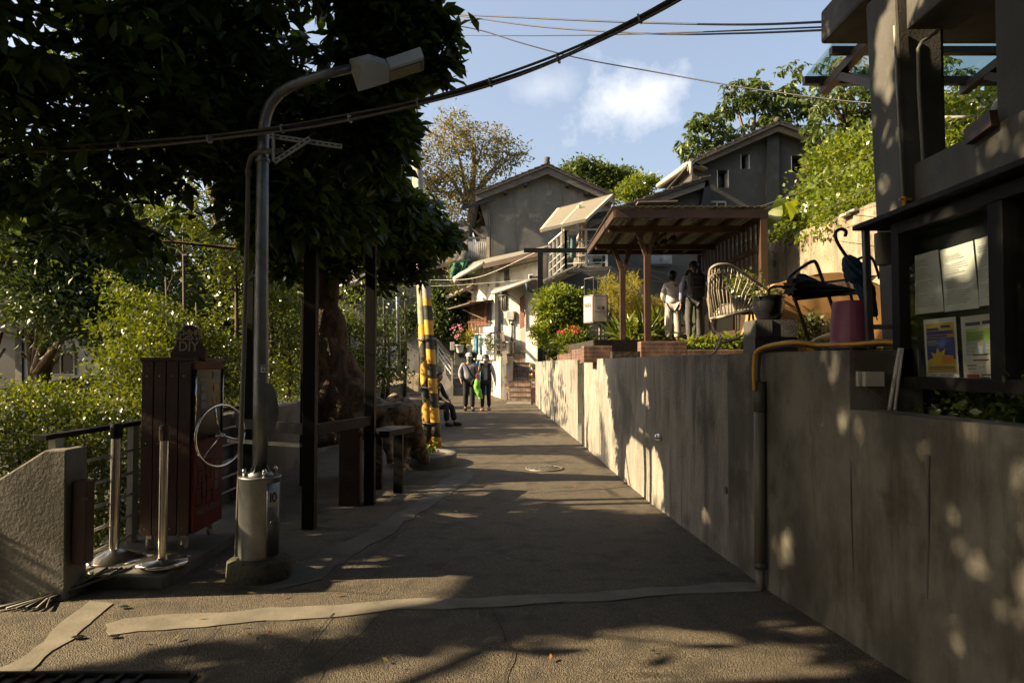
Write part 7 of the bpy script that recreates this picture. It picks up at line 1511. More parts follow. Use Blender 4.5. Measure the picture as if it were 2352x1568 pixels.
def person(loc, yaw, H, label, top, bottom, shoe, pose, hair=m_hair, female=False, long_sleeve=True):
    """builds a figure facing local -Y. pose: dict of joint overrides in units of a 1.70 m body"""
    t = thing('person', loc, label, 'person'); k = H / 1.7; Rz = Matrix.Rotation(yaw, 3, 'Z')
    sw = .165 if female else .19; hw = .09
    J = dict(pel=(0, 0, .93), waist=(0, 0, 1.06), chest=(0, .0, 1.27), neck=(0, .01, 1.43), nk2=(0, -.0, 1.485), jaw=(0, -.025, 1.53), head=(0, -.0, 1.595), crown=(0, .01, 1.655),
             shL=(-sw, 0, 1.38), shR=(sw, 0, 1.38), elL=(-sw - .06, .02, 1.10), elR=(sw + .06, .02, 1.10), wrL=(-sw - .07, -.06, .87), wrR=(sw + .07, -.06, .87),
             hpL=(-hw, 0, .90), hpR=(hw, 0, .90), knL=(-hw - .01, -.03, .50), knR=(hw + .01, -.03, .50), anL=(-hw - .015, .02, .08), anR=(hw + .015, .02, .08))
    J.update(pose)
    P = {q: Rz @ (Vector(v) * k) for q, v in J.items() if isinstance(v, tuple)}
    def loc_(v): return Rz @ (Vector(v) * k)
    r = lambda x: x * k
    N = {'pel': (P['pel'], r(.13 if female else .125), r(.10)), 'waist': (P['waist'], r(.11), r(.085)), 'chest': (P['chest'], r(.135), r(.095)), 'neck': (P['neck'], r(.075), r(.06)), 'nk2': (P['nk2'], r(.05), r(.05)), 'jaw': (P['jaw'], r(.074), r(.088)), 'head': (P['head'], r(.094), r(.110)), 'crown': (P['crown'], r(.072), r(.082))}
    E = [('pel', 'waist'), ('waist', 'chest'), ('chest', 'neck'), ('neck', 'nk2'), ('nk2', 'jaw'), ('jaw', 'head'), ('head', 'crown')]
    for s in 'LR':
        N['sh' + s] = (P['sh' + s], r(.055), r(.055)); N['el' + s] = (P['el' + s], r(.038), r(.038)); N['wr' + s] = (P['wr' + s], r(.024), r(.028)); E += [('chest', 'sh' + s), ('sh' + s, 'el' + s), ('el' + s, 'wr' + s)]
        d = (P['wr' + s] - P['el' + s]).normalized(); side = d.cross(Vector((1, 0, 0)) if abs(d.x) < .8 else Vector((0, 0, 1))).normalized(); curl = d.cross(side) * (-1 if s == 'L' else 1)
        pm_ = P['wr' + s] + d * r(.055); N['pa' + s] = (pm_, r(.024), r(.034)); E.append(('wr' + s, 'pa' + s))
        for f, (o1, ex) in enumerate(HANDF):
            a = pm_ + d * r(.04 + ex) + side * r(o1); b = a + d * r(.035) + curl * r(.008); c = b + d * r(.022) + curl * r(.018)
            for q, v, rr in (('a', a, .0105), ('b', b, .009), ('c', c, .0075)): N['f%s%d%s' % (s, f, q)] = (v, r(rr), r(rr))
            E += [('pa' + s, 'f%s%da' % (s, f)), ('f%s%da' % (s, f), 'f%s%db' % (s, f)), ('f%s%db' % (s, f), 'f%s%dc' % (s, f))]
        a = pm_ + side * r(.04) - d * r(.01); b = a + d * r(.035) + side * r(.008) + curl * r(.01); N['t%sa' % s] = (a, r(.011), r(.011)); N['t%sb' % s] = (b, r(.009), r(.009)); E += [('pa' + s, 't%sa' % s), ('t%sa' % s, 't%sb' % s)]
        N['hp' + s] = (P['hp' + s], r(.085), r(.085)); N['kn' + s] = (P['kn' + s], r(.053), r(.055)); N['an' + s] = (P['an' + s], r(.034), r(.038)); fdir = J.get('foot' + s, (.01 if s == 'R' else -.01, -.15, -.045)); toe = P['an' + s] + Rz @ (Vector(fdir) * k); N['to' + s] = (toe, r(.024), r(.016)); E += [('pel', 'hp' + s), ('hp' + s, 'kn' + s), ('kn' + s, 'an' + s), ('an' + s, 'to' + s)]
    body = skin_obj('body', N, E, m_skin, t)
    # face details joined to the body mesh
    hd = P['head']; fw = Rz @ Vector((0, -1, 0)); rt_ = Rz @ Vector((1, 0, 0)); up = Vector((0, 0, 1))
    hy = J.get('headyaw', 0); Rh = Matrix.Rotation(hy, 3, 'Z'); fw = Rh @ fw; rt_ = Rh @ rt_
    bm = bmesh.new(); bm.from_mesh(body.data)
    def blob(c, sx, sy, sz, mi):
        M = Matrix((rt_ * sx, -fw * sy, up * sz)).transposed().to_4x4(); M.translation = c; g = bmesh.ops.create_uvsphere(bm, u_segments=10, v_segments=6, radius=1, matrix=M)
        for v in g['verts']:
            for f in v.link_faces: f.material_index = mi; f.smooth = True
    blob(hd + fw * r(.093) - up * r(.018), r(.013), r(.02), r(.022), 0)
    for s in (-1, 1): blob(hd + fw * r(.080) + rt_ * r(.032 * s) + up * r(.008), r(.012), r(.01), r(.006), 1); blob(hd + rt_ * r(.078 * s) - up * r(.008), r(.010), r(.018), r(.028), 0)
    blob(hd + fw * r(.082) - up * r(.055), r(.024), r(.010), r(.006), 2)
    bm.to_mesh(body.data); bm.free(); body.data.materials.append(m_ink); body.data.materials.append(m_terra)
    # clothes
    C = {}; CE = [('pel', 'waist'), ('waist', 'chest'), ('chest', 'neck')]; loose = J.get('loose', 1.18)
    C['chest'] = (P['chest'], r(.135) * loose, r(.105) * loose); C['waist'] = (P['waist'], r(.125) * loose, r(.10) * loose); C['pel'] = (P['pel'] - up * r(.06 if P['pel'].z > .8 * k else .02), r(.165) * loose, r(.14) * loose); C['neck'] = (P['neck'] + up * r(.01), r(.07), r(.062))
    for s in 'LR':
        C['sh' + s] = (P['sh' + s], r(.066) * loose, r(.064) * loose); C['el' + s] = (P['el' + s], r(.050) * loose, r(.050) * loose); CE += [('chest', 'sh' + s), ('sh' + s, 'el' + s)]
        if long_sleeve: e = P['el' + s].lerp(P['wr' + s], .9); C['wr' + s] = (e, r(.036) * loose, r(.037) * loose); CE.append(('el' + s, 'wr' + s))
    skin_obj('shirt', C, CE, top, t)
    B = {'pel': (P['pel'] - up * r(.01), r(.132), r(.112))}; BE = []; w = J.get('wide', 1.0)
    for s in 'LR': B['hp' + s] = (P['hp' + s] - up * r(.03), r(.095), r(.098)); B['kn' + s] = (P['kn' + s], r(.066) * w, r(.068) * w); B['an' + s] = (P['an' + s] + (P['kn' + s] - P['an' + s]).normalized() * r(.03), r(.055) * w, r(.058) * w); BE += [('pel', 'hp' + s), ('hp' + s, 'kn' + s), ('kn' + s, 'an' + s)]
    skin_obj('trousers', B, BE, bottom, t)
    for s in 'LR':
        fd = (N['to' + s][0] - P['an' + s]); fd.z = 0; a = P['an' + s] - up * r(.035); fdn = fd.normalized()
        skin_obj('shoe', {'a': (a - fdn * r(.045), r(.062), r(.062)), 'b': (a + fd * .55 - up * r(.004), r(.066), r(.052)), 'c': (a + fd * 1.25 - up * r(.012), r(.05), r(.034))}, [('a', 'b'), ('b', 'c')], shoe, t)
    # hair
    mb = MB(); hc = hd + up * r(.015) - fw * r(.012); full = J.get('hair', 'short')
    def hf(u, v):
        th = 2 * PI * u; ph = PI * v * (.60 if full == 'short' else .62); d = rt_ * math.sin(th) * math.sin(ph) * 1.0 - fw * math.cos(th) * math.sin(ph) * 1.08 + up * math.cos(ph) * 1.02
        fr = max(0, -math.cos(th)); rr = r(.106) * (1 + .05 * noise.noise(Vector((u * 12, v * 6, H * 9)))); p = hc + d * rr
        if fr > .3 and v > .6: p = p + up * r(.05) * (fr - .3) * (v - .6) * 4 - fw * r(.02)
        return p
    mb.grid_s(hf, 28, 12); hm = mb.build('hair', hair, t); hm.modifiers.new('s', 'SOLIDIFY').thickness = .006
    for q in hm.data.vertices: q.co += Vector((loc[0], loc[1], loc[2]))
    if full != 'short':
        mb = MB(); b0 = hc - fw * r(.045); Ln = {'bob': .14, 'pony': .20}[full]
        mb.tube([b0 + up * r(.03), b0 - fw * r(.03) - up * r(.05), b0 - fw * r(.02) - up * r(Ln)], [r(.085), r(.095), r(.055 if full == 'bob' else .04)], 16, rough=.2); o = mb.build('hair', hair, t)
        for q in o.data.vertices: q.co += Vector(loc)
    return t, P, (fw, rt_, up, hd, k)
def shift(o, loc):
    for q in o.data.vertices: q.co += Vector(loc)
    return o
# --- elderly couple walking towards us
GY = 20.6; z = gz(GY)
p1 = at(1077, 880, GY); L1_ = (p1.x, GY, z)
A, P, (fw, rt_, up, hd, k) = person(L1_, R(4), 1.70, 'older man walking in a grey shirt, white cap and green face mask', m_greyshirt, m_trou, m_shoe,
    dict(knL=(-.09, -.02, .50), anL=(-.10, .05, .09), knR=(.10, -.07, .50), anR=(.11, -.06, .08), elL=(-.27, .02, 1.11), wrL=(-.24, -.12, .93), elR=(.25, .03, 1.10), wrR=(.26, -.05, .88), loose=1.28, wide=1.25))
mb = MB(); c = hd + up * .035 - fw * .005; mb.grid_s(lambda u, v: c + rt_ * .100 * math.cos(2 * PI * u) * math.sin(PI / 2 * v) + fw * .112 * math.sin(2 * PI * u) * math.sin(PI / 2 * v) + up * .095 * math.cos(PI / 2 * v), 24, 8); cap = shift(mb.build('cap', m_potwhite, A), L1_)
mb = MB(); mb.grid_s(lambda u, v: c + rt_ * (.085 * (u * 2 - 1)) + fw * (.09 + .085 * v * math.sqrt(max(0, 1 - (u * 2 - 1) ** 2 * .9))) + up * (.0 - .02 * v), 12, 5); shift(mb.build('cap_brim', m_potwhite, cap, solid=.005), L1_)
def mask(A, fw, rt_, up, hd, loc, mat, low=.0):
    mb = MB(); mb.grid_s(lambda u, v: hd + rt_ * (.070 * math.sin((u - .5) * 2.4)) + fw * (.052 + .060 * math.cos((u - .5) * 2.4)) - up * (.012 + low + .075 * v) - fw * .015 * v, 12, 6); shift(mb.build('face_mask', mat, A, solid=.004), loc)
mask(A, fw, rt_, up, hd, L1_, m_maskg, .035)
loc = Vector(L1_)
bg_ = thing('shoulder_bag', loc + Vector((.20, -.05, .8)), 'black shoulder strap bag worn by the man in the white cap', 'bag')
mb = MB(); st_ = spline([loc + q for q in (Vector((-.12, -.10, 1.42)), Vector((-.04, -.165, 1.30)), Vector((.06, -.185, 1.12)), Vector((.17, -.16, .96)), Vector((.24, -.08, .90)))], 5)
for a, b in zip(st_, st_[1:]): mb.beam(a, b, .045, .008, up=(0, -1, .2))
mb.build('strap', m_blackflat, bg_); mb = MB(); mb.box((loc.x + .20, loc.y - .10, loc.z + .72), (loc.x + .30, loc.y + .08, loc.z + .92)); mb.build('pouch', m_packm, bg_, bevel=.02)
mb = MB(); mb.tube(spline([loc + Vector(q) for q in ((.22, -.14, .95), (.25, -.16, .82), (.24, -.14, .66), (.32, -.15, .50), (.36, -.14, .36))], 5), [.02, .03, .045, .06, .07, .07, .075, .08, .08, .08, .08, .085, .085, .085, .08, .08, .08, .075, .07, .07, .06], 14, rough=.45); mb.build('lime_jacket', m_lime, None, 'bright lime green jacket hanging from the man\'s shoulder bag', 'jacket')
p2 = at(1114, 880, GY); L2_ = (p2.x + .02, GY + .05, z)
Bp, P, (fw, rt_, up, hd, k) = person(L2_, R(0), 1.66, 'woman walking in a dark vest and white top with sunglasses and pale face mask', m_whitetop, m_trou, m_shoep,
    dict(knL=(-.09, -.05, .50), anL=(-.10, -.07, .08), knR=(.09, -.02, .50), anR=(.10, .06, .09), elL=(-.25, .03, 1.12), wrL=(-.24, -.08, .90), elR=(.26, .02, 1.10), wrR=(.29, -.02, .84), hair='bob', loose=1.14, wide=1.05), hair=m_hairb, female=True)
mask(Bp, fw, rt_, up, hd, L2_, m_maskw)
mb = MB(); mb.grid_s(lambda u, v: hd + rt_ * (.072 * math.sin((u - .5) * 2.6)) + fw * (.045 + .062 * math.cos((u - .5) * 2.6)) + up * (.026 - .032 * v), 12, 3); shift(mb.build('sunglasses', m_blackflat, Bp, solid=.003), L2_)
mb = MB()
for s in (-1, 1):
    mb.grid_s(lambda u, v: rt_ * s * (.055 + .105 * u) * (1 - .12 * math.sin(PI * v)) + fw * (.135 * math.sqrt(max(.02, 1 - (u * .95) ** 2)) + .004) + up * (1.40 - .47 * v - .02 * u), 10, 10)
    mb.grid_s(lambda u, v: rt_ * s * (.165 * (1 - u)) * (1 - .12 * math.sin(PI * v)) - fw * (.14 * math.sqrt(max(.02, 1 - ((1 - u) * .95) ** 2))) + up * (1.41 - .48 * v), 8, 10)
shift(mb.build('vest', m_vest, Bp, solid=.012), L2_)
loc = Vector(L2_); hbg = thing('handbag', loc + Vector((-.25, -.1, .85)), 'small pinkish red handbag on the arm of the walking woman', 'bag'); mb = MB(); mb.box((loc.x - .29, loc.y - .16, loc.z + .86), (loc.x - .17, loc.y - .08, loc.z + 1.10)); mb.build('bag_body', m_redp, hbg, bevel=.02); mb = MB(); mb.tube(spline([loc + Vector(q) for q in ((-.22, -.13, 1.08), (-.20, -.13, 1.25), (-.15, -.10, 1.42))], 5), .014, 6); mb.build('strap', m_yellow, hbg)
# --- seated person behind the poles
GY = 16.6; z = gz(GY); x0 = at(1004, 900, GY).x; L3_ = (x0 - .08, GY, z)
S_, P, aux = person(L3_, R(62), 1.66, 'seated person in black trousers mostly hidden behind the striped poles', m_trou, m_trou, m_shoe,
    dict(pel=(0, .0, .52), waist=(0, -.02, .66), chest=(0, -.06, .88), neck=(0, -.10, 1.04), nk2=(0, -.13, 1.09), jaw=(0, -.17, 1.13), head=(0, -.15, 1.20), crown=(0, -.14, 1.26), shL=(-.18, -.06, .99), shR=(.18, -.06, .99), elL=(-.22, -.16, .74), elR=(.22, -.16, .74), wrL=(-.12, -.36, .62), wrR=(.12, -.36, .62),
         hpL=(-.09, -.02, .50), hpR=(.09, -.02, .50), knL=(-.12, -.44, .50), knR=(.12, -.44, .48), anL=(-.12, -.46, .09), anR=(.14, -.52, .09), loose=1.15, wide=1.2))
# --- visitors on the terrace, seen from behind
GY = 15.3; tz = 2.055; GY = 15.7; L4_ = (at(1545, 700, GY).x, GY, tz)
D_, P, (fw, rt_, up, hd, k) = person(L4_, R(165), 1.64, 'woman with black hair in a white top and cream trousers seen from behind', m_whitetop, m_creampants, m_shoe,
    dict(elL=(-.22, -.05, 1.12), wrL=(-.16, -.22, 1.06), elR=(.22, .0, 1.12), wrR=(.20, -.12, 1.0), hair='bob', loose=1.34, wide=1.45), female=True)
loc = Vector(L4_); mb = MB(); mb.tube(spline([loc + Vector(q) for q in ((.10, .08, 1.02), (.24, .02, .98), (.30, -.04, .80), (.34, -.06, .55), (.40, -.06, .36))], 5), [.05, .06, .08, .09, .10, .10, .11, .11, .11, .11, .11, .11, .10, .10, .09, .09, .085, .08, .07, .06, .05], 14, rough=.35); mb.build('grey_jacket', m_greyjk, None, 'dark grey jacket draped over the arm of the woman in white', 'jacket')
GY = 14.7; L5_ = (at(1592, 700, GY).x + .02, GY, tz - .02)
E_, P, (fw, rt_, up, hd, k) = person(L5_, R(172), 1.72, 'man in a lavender shirt and grey jeans seen from behind wearing a backpack', m_lav, m_greypants, m_greypants,
    dict(elL=(-.30, -.02, 1.14), wrL=(-.20, -.22, 1.10), elR=(.25, .03, 1.10), wrR=(.27, -.01, .85), loose=1.22, wide=1.12, knR=(.11, -.02, .5), knL=(-.09, -.04, .5)))
loc = Vector(L5_) + Vector((0, -.19, 0)); bp2 = thing('backpack', loc + Vector((0, 0, .95)), 'dark grey backpack with two zip pockets on the man in lavender', 'backpack')
def sbox(mb, c, s, p=.35, n=20):
    f = lambda w, e: math.copysign(abs(w) ** e, w); c = Vector(c)
    mb.grid_s(lambda u, v: (c.x + s[0] * f(math.cos(2 * PI * u), p) * f(math.sin(PI * v), p), c.y + s[1] * f(math.sin(2 * PI * u), p) * f(math.sin(PI * v), p), c.z + s[2] * f(math.cos(PI * v), p)), n, n); return mb
sbox(MB(), loc + Vector((0, 0, 1.20)), (.165, .11, .26)).build('main_body', m_packm, bp2); sbox(MB(), loc + Vector((0, -.10, 1.06)), (.14, .05, .12)).build('lower_pocket', m_packm, bp2); sbox(MB(), loc + Vector((0, -.09, 1.28)), (.12, .04, .085)).build('upper_pocket', m_packm, bp2)
for zz in (1.145, 1.35): mb = MB(); mb.box((loc.x - .10, loc.y - .152 if zz < 1.2 else loc.y - .132, loc.z + zz), (loc.x + .10, loc.y - .12, loc.z + zz + .008)); mb.build('zip', m_galv, bp2)
for s in (-1, 1):
    mb = MB(); Q = spline([loc + Vector(q) for q in ((s * .08, .0, 1.44), (s * .12, .09, 1.52), (s * .13, .2, 1.50), (s * .15, .29, 1.36), (s * .16, .28, 1.15))], 5)
    for a, b in zip(Q, Q[1:]): mb.beam(a, b, .055, .018, up=(0, 1, .3))
    mb.build('shoulder_strap', m_packm, bp2)
mb = MB(); mb.tube([loc + Vector((.18, -.01, 1.08)), loc + Vector((.185, -.01, 1.28))], .03, 10); mb.build('water_bottle', m_steel, bp2)

# ================================================================ VEGETATION
def shrub(name, label, cat, blobs, n, per, leaf, mat, seed, group=None, limbs=None, brn=40, **kw):
    cx = sum(b[0] for b in blobs) / len(blobs); cy = sum(b[1] for b in blobs) / len(blobs); zb = min(b[2] - b[5] for b in blobs)
    t = thing(name, (cx, cy, zb), label, cat, group); o, C = foliage('foliage', blobs, n, per, leaf, mat, t, seed, **kw)
    if limbs is None:
        limbs = []
        for b in blobs[:6]: limbs.append(([(b[0], b[1], zb - .2), (b[0] + .1 * b[3], b[1], (zb + b[2]) / 2), (b[0], b[1], b[2] + .3 * b[5])], [.05, .035, .012]))
    branches('branches', limbs, C, m_twig, t, seed, brn, .02)
    return t
# beyond the parapet, left
hedge = [pb(x, y, Y, .55, .6, rz) for (x, y, Y, rz) in ((20, 960, 9, .45), (90, 950, 9.5, .45), (160, 945, 10, .42), (230, 950, 9.6, .4), (300, 955, 9.2, .4), (40, 1040, 7.6, .5), (110, 1030, 8, .5), (180, 1035, 7.8, .5), (250, 1060, 7.6, .5), (320, 1060, 8, .6), (360, 1000, 8.6, .6), (-60, 960, 8.6, .45), (-60, 1050, 7.2, .5), (280, 1200, 7.5, .5), (200, 1180, 7.2, .4), (340, 1160, 7.8, .4))]
shrub('hedge', 'broad clipped bright green hedge below the railing at the left', 'hedge', hedge, 1050, 26, (.055, .5), lf_shrub, 101, sig=.09, shell=.8, up=1.2)
s2 = [pb(x, y, Y, rx, .8, rz) for (x, y, Y, rx, rz) in ((420, 560, 10.5, .55, .40), (380, 660, 10, .75, .5), (450, 720, 9.6, .7, .5), (330, 760, 9.8, .55, .35), (380, 830, 9.2, .7, .4), (325, 860, 9.4, .4, .25), (420, 900, 9, .6, .5), (470, 640, 10.4, .5, .5), (290, 830, 9.8, .25, .18), (500, 820, 9.6, .5, .6), (430, 490, 10.8, .5, .4), (520, 520, 11, .5, .45), (350, 540, 10.6, .45, .3), (500, 610, 10.8, .4, .4), (300, 480, 11, .3, .25))]
shrub('tall_shrub', 'tall yellow green sunlit shrub spreading behind the coin machine', 'shrub', s2, 1700, 24, (.06, .48), lf_shrub, 102, sig=.11, shell=.7, up=1.0, brn=60, zflat=.45)
shrub('sun_blocker_shrub', 'unseen leafy shrub added outside the left edge to keep sun off the stub wall', 'shrub', [(-6.3, 4.7, .5, 1.1, .6, 1.6), (-6.6, 5.2, 1.6, .9, .6, .9)], 380, 20, (.09, .5), lf_dark, 140, sig=.14, shell=.4, brn=10)  # unseen shrub, added to block low sun from the stub wall
s3 = [pb(x, y, Y, rx, .7, rz) for (x, y, Y, rx, rz) in ((540, 700, 11.5, .6, .7), (560, 850, 11, .6, .7), (660, 780, 12, .6, .8), (620, 640, 12, .5, .6), (700, 880, 12.5, .6, .4), (540, 560, 11.5, .5, .5))]
shrub('dark_shrub', 'darker leafy shrub filling the gap between the lamp post and the trunk', 'shrub', s3, 800, 22, (.07, .45), lf_shrub, 103, sig=.12)
s4 = [pb(x, y, Y, rx, .9, rz) for (x, y, Y, rx, rz) in ((800, 760, 15, .6, .9), (850, 700, 15.5, .7, .7), (890, 760, 16, .5, .8), (820, 860, 15, .5, .5), (880, 660, 16, .5, .3), (930, 690, 17, .3, .25), (860, 850, 15.5, .5, .4), (915, 860, 16, .3, .15))]
shrub('parapet_shrub', 'sunlit small leaved shrub rising behind the parapet right of the trunk', 'shrub', s4, 900, 20, (.085, .5), lf_shrub, 104, sig=.12, shell=.75)
def tree(name, label, base, top, blobs, n, per, leaf, mat, seed, group=None, r=.25, bark=m_bark, brn=60, ros=False, **kw):
    base = Vector(base); top = Vector(top); t = thing(name, base, label, 'tree', group)
    if ros: o, C = rosettes('crown', blobs, n, per, leaf, mat, t, seed, mask=False, **kw)
    else: o, C = foliage('crown', blobs, n, per, leaf, mat, t, seed, **kw)
    limbs = [([base, base.lerp(top, .5) + Vector((.2, 0, 0)), top], [r, r * .7, r * .3])]
    for b in blobs[:7]: m = base.lerp(top, .55); c = Vector(b[:3]); limbs.append(([m, m.lerp(c, .55) + Vector((0, 0, .3)), c], [r * .45, r * .28, r * .08]))
    branches('trunk', limbs, C, bark, t, seed, brn, r * .16); return t
TG = 'trees on the slope left of the path'
tree('slope_tree', 'nearer dark glossy tree hanging over the white cottage', (-11, 15, -2.5), at(150, 520, 14.5), [pb(x, y, Y, rx, 1.2, rz) for (x, y, Y, rx, rz) in ((120, 600, 14, 1.1, .7), (60, 480, 14, 1.0, .8), (220, 560, 14.5, 1.0, .8), (150, 690, 13.5, .8, .6), (240, 680, 14, .8, .6), (205, 755, 13.5, .3, .35), (30, 420, 14, .9, .6), (245, 750, 13.5, .25, .4), (135, 690, 13.2, .3, .22))], 1700, 22, (.13, .42), lf_dark, 110, TG, sig=.2, shell=.75)
tree('slope_tree', 'tall dark tree behind the lamp post and coin machine', (-6, 17, -2), at(480, 420, 17), [pb(x, y, Y, rx, 1.6, rz) for (x, y, Y, rx, rz) in ((430, 420, 17, 1.6, 1.1), (560, 560, 17, 1.5, 1.2), (330, 520, 17, 1.5, 1.2), (650, 720, 18, 1.4, 1.2), (520, 760, 17, 1.5, 1.2), (300, 700, 18, 1.4, 1.2), (700, 560, 18, 1.2, 1.2), (760, 480, 19, 1.0, .8))], 1500, 20, (.17, .42), lf_hill, 111, TG, sig=.3, shell=.6)
tree('slope_tree', 'far bright tree top between the dark leaves on the left', (-14, 26, -2), at(250, 420, 25), [pb(x, y, Y, rx, 2, rz) for (x, y, Y, rx, rz) in ((200, 420, 25, 2.6, 1.8), (60, 520, 26, 2.6, 2.2), (420, 480, 26, 2.6, 1.8), (330, 380, 26, 2, 1.4), (560, 440, 27, 2.4, 1.8), (-60, 420, 26, 2.5, 2.4), (120, 640, 26, 2.6, 2))], 1500, 14, (.28, .45), lf_hill, 112, TG, sig=.4, shell=.7)
wd = thing('x', (0, 0, 0), 'x', 'x'); bpy.data.objects.remove(wd)
rng = np.random.default_rng(5)
blobs = [(x + rng.normal() * 1.5, 42 + rng.random() * 14, rng.uniform(3, 8) + (3 if x < -16 else 0), 4.2, 3.5, 3.0) for x in range(-52, 46, 4)]
o, C = foliage('far_woods', blobs, 2600, 12, (.75, .55), lf_hill, None, 113, sig=.9, mask=False, shell=.7); tag(o, 'far green woods closing the view behind the houses', 'woods', kind='stuff')
# behind the houses
tree('sparse_tree', 'sparse tree with pale branches and ochre leaves left of the gable house', at(1060, 640, 37), at(1090, 330, 36), [pb(x, y, Y, rx, 1.5, rz) for (x, y, Y, rx, rz) in ((1040, 310, 36, 1.5, .9), (1110, 330, 36, 1.7, 1.0), (1000, 380, 36, 1.2, 1.1), (1070, 420, 36, 1.4, .9), (1150, 370, 36, 1.0, .7), (1180, 355, 36, .6, .4), (980, 440, 36, 1.0, 1.0), (860, 370, 36, 1.4, .7), (1050, 480, 36, 1.1, .6), (930, 350, 36, 1.2, .8), (1040, 270, 36, .8, .3))], 620, 16, (.20, .36), lf_dry, 114, None, .28, m_twigpale, 170, sig=.24, shell=.5, mask=False, droop=.4)
tree('round_tree', 'dense round green tree top behind the right roof slope of the gable house', at(1370, 560, 45), at(1370, 420, 45), [pb(x, y, 45, rx, 1.5, rz) for (x, y, rx, rz) in ((1370, 405, 1.5, .7), (1420, 410, 1.0, .55), (1320, 395, .8, .4), (1310, 378, .3, .2), (1395, 430, 1.6, .8), (1345, 385, .6, .3))], 420, 22, (.26, .5), lf_hill, 115, None, .3, sig=.24, shell=.8, mask=False)
tree('pale_tree', 'small pale yellow green tree right of the round tree', at(1470, 560, 42), at(1470, 430, 42), [pb(x, y, 42, rx, 1, rz) for (x, y, rx, rz) in ((1468, 425, .8, .5), (1495, 418, .35, .25), (1450, 445, .8, .4))], 170, 16, (.2, .5), lf_bright, 116, None, .2, sig=.2, shell=.8, mask=False)
tree('palmate_tree', 'tall airy tree with large drooping leaves behind the upper house', at(1720, 520, 33), at(1730, 270, 32), [pb(x, y, 32, rx, 1.2, rz) for (x, y, rx, rz) in ((1600, 340, .9, .6), (1620, 280, .9, .5), (1690, 240, .9, .5), (1680, 205, .5, .3), (1740, 215, .7, .6), (1790, 240, .9, .8), (1820, 200, .6, .5), (1800, 160, .25, .18), (1840, 150, .2, .2), (1850, 260, .8, .9), (1660, 310, .9, .5), (1570, 330, .4, .35), (1760, 290, 1.2, .4), (1730, 180, .4, .2))], 520, 7, (.34, .42), lf_hill, 117, None, .22, m_twigpale, 110, ros=True, droop=.7, shell=.45)
tree('hill_tree', 'dense bright tree behind the column at the top of the slope', at(1950, 420, 19), at(1960, 250, 19), [pb(x, y, 19, rx, 1.2, rz) for (x, y, rx, rz) in ((1950, 260, .9, .9), (1900, 300, .6, .8), (1970, 350, .9, .7), (1890, 225, .5, .3), (1930, 180, .6, .6), (1910, 150, .35, .3), (2000, 220, .8, .8), (2060, 260, 1, 1), (2200, 240, 1.2, .9), (2280, 260, 1, .8), (2160, 320, 1, .8), (2120, 200, .8, .9))], 1150, 8, (.2, .36), lf_hill, 118, None, .2, brn=70, ros=True, droop=.6, shell=.7)
vn = [pb(x, y, Y, rx, .8, rz) for (x, y, Y, rx, rz) in ((1850, 520, 12.6, .45, .22), (1900, 470, 12.4, .55, .5), (1940, 400, 12.6, .6, .6), (1980, 460, 11.4, .5, .6), (1880, 530, 12, .4, .2), (1960, 500, 11, .5, .35), (1985, 370, 12.4, .5, .5), (1820, 545, 13.2, .2, .14), (2180, 310, 9, .6, .4), (2250, 340, 8.6, .6, .4), (2210, 350, 8.4, .6, .35), (2300, 320, 8.4, .5, .5), (1840, 560, 12.9, .3, .12), (1920, 530, 11.6, .4, .2))]
shrub('slope_vines', 'thick mass of bright vines spilling over the stained wall', 'vines', vn, 1500, 20, (.085, .6), lf_bright, 119, sig=.13, shell=.75, mask=False, brn=30)
shrub('elephant_ear', 'clump of large pale heart shaped leaves among the vines', 'plant', [pb(1862, 480, 12.2, .22, .2, .35), pb(1885, 500, 12, .22, .2, .2)], 22, 2, (.34, .85), lf_bright, 120, sig=.12, shell=.6, tmpl=T8, mask=False, droop=.6, brn=4)
sv = thing('ivy', at(1040, 750, 27.6), 'dark ivy covering the wall above the flower pots', 'ivy'); foliage('foliage', [pb(1030, 740, 27.7, .5, .12, .7), pb(1070, 720, 27.7, .35, .12, .7), pb(1010, 720, 27.7, .4, .12, .7), pb(1060, 665, 27.7, .5, .14, .25), pb(1000, 670, 27.7, .4, .12, .4), pb(1065, 770, 27.7, .3, .12, .3), pb(985, 760, 27.7, .4, .1, .5)], 420, 14, (.12, .7), lf_ivy, sv, 121, sig=.16, shell=.3, mask=False)
sv = thing('wall_ivy', at(945, 740, 25), 'clipped ivy spilling over the top of the grey concrete wall', 'ivy'); foliage('foliage', [pb(940, 735, 25, .35, .25, .45), pb(925, 760, 24.9, .3, .2, .2), pb(960, 720, 25.2, .25, .2, .4), pb(895, 745, 25.2, .4, .2, .3)], 220, 14, (.09, .7), lf_ivy, sv, 122, sig=.12, shell=.5, mask=False)
# terrace planting
rb_ = [pb(1288, 725, 18.3, .52, .42, .50), pb(1265, 700, 18.3, .35, .35, .35), pb(1310, 700, 18.3, .38, .35, .38), pb(1285, 682, 18.3, .36, .33, .28), pb(1262, 760, 18.3, .34, .34, .4), pb(1310, 760, 18.3, .34, .34, .4)]
shrub('round_bush', 'dense round bright green bush left of the lightbox sign', 'bush', rb_, 520, 20, (.12, .36), lf_bright, 123, sig=.085, shell=.88, mask=False, up=.4)
cf = [pb(x, y, Y, rx, .35, rz) for (x, y, Y, rx, rz) in ((1420, 690, 18.6, .45, .35), (1460, 710, 18.8, .5, .35), (1500, 705, 18.9, .3, .22), (1400, 660, 18.6, .25, .3), (1440, 730, 18.6, .4, .3), (1480, 740, 18.8, .35, .3), (1530, 695, 19, .3, .12), (1450, 655, 18.8, .2, .3))]
shrub('yellow_conifer', 'feathery yellow green conifer behind the pergola posts', 'shrub', cf, 620, 20, (.085, .16), lf_yellow, 124, sig=.07, shell=.7, mask=False, up=.2)
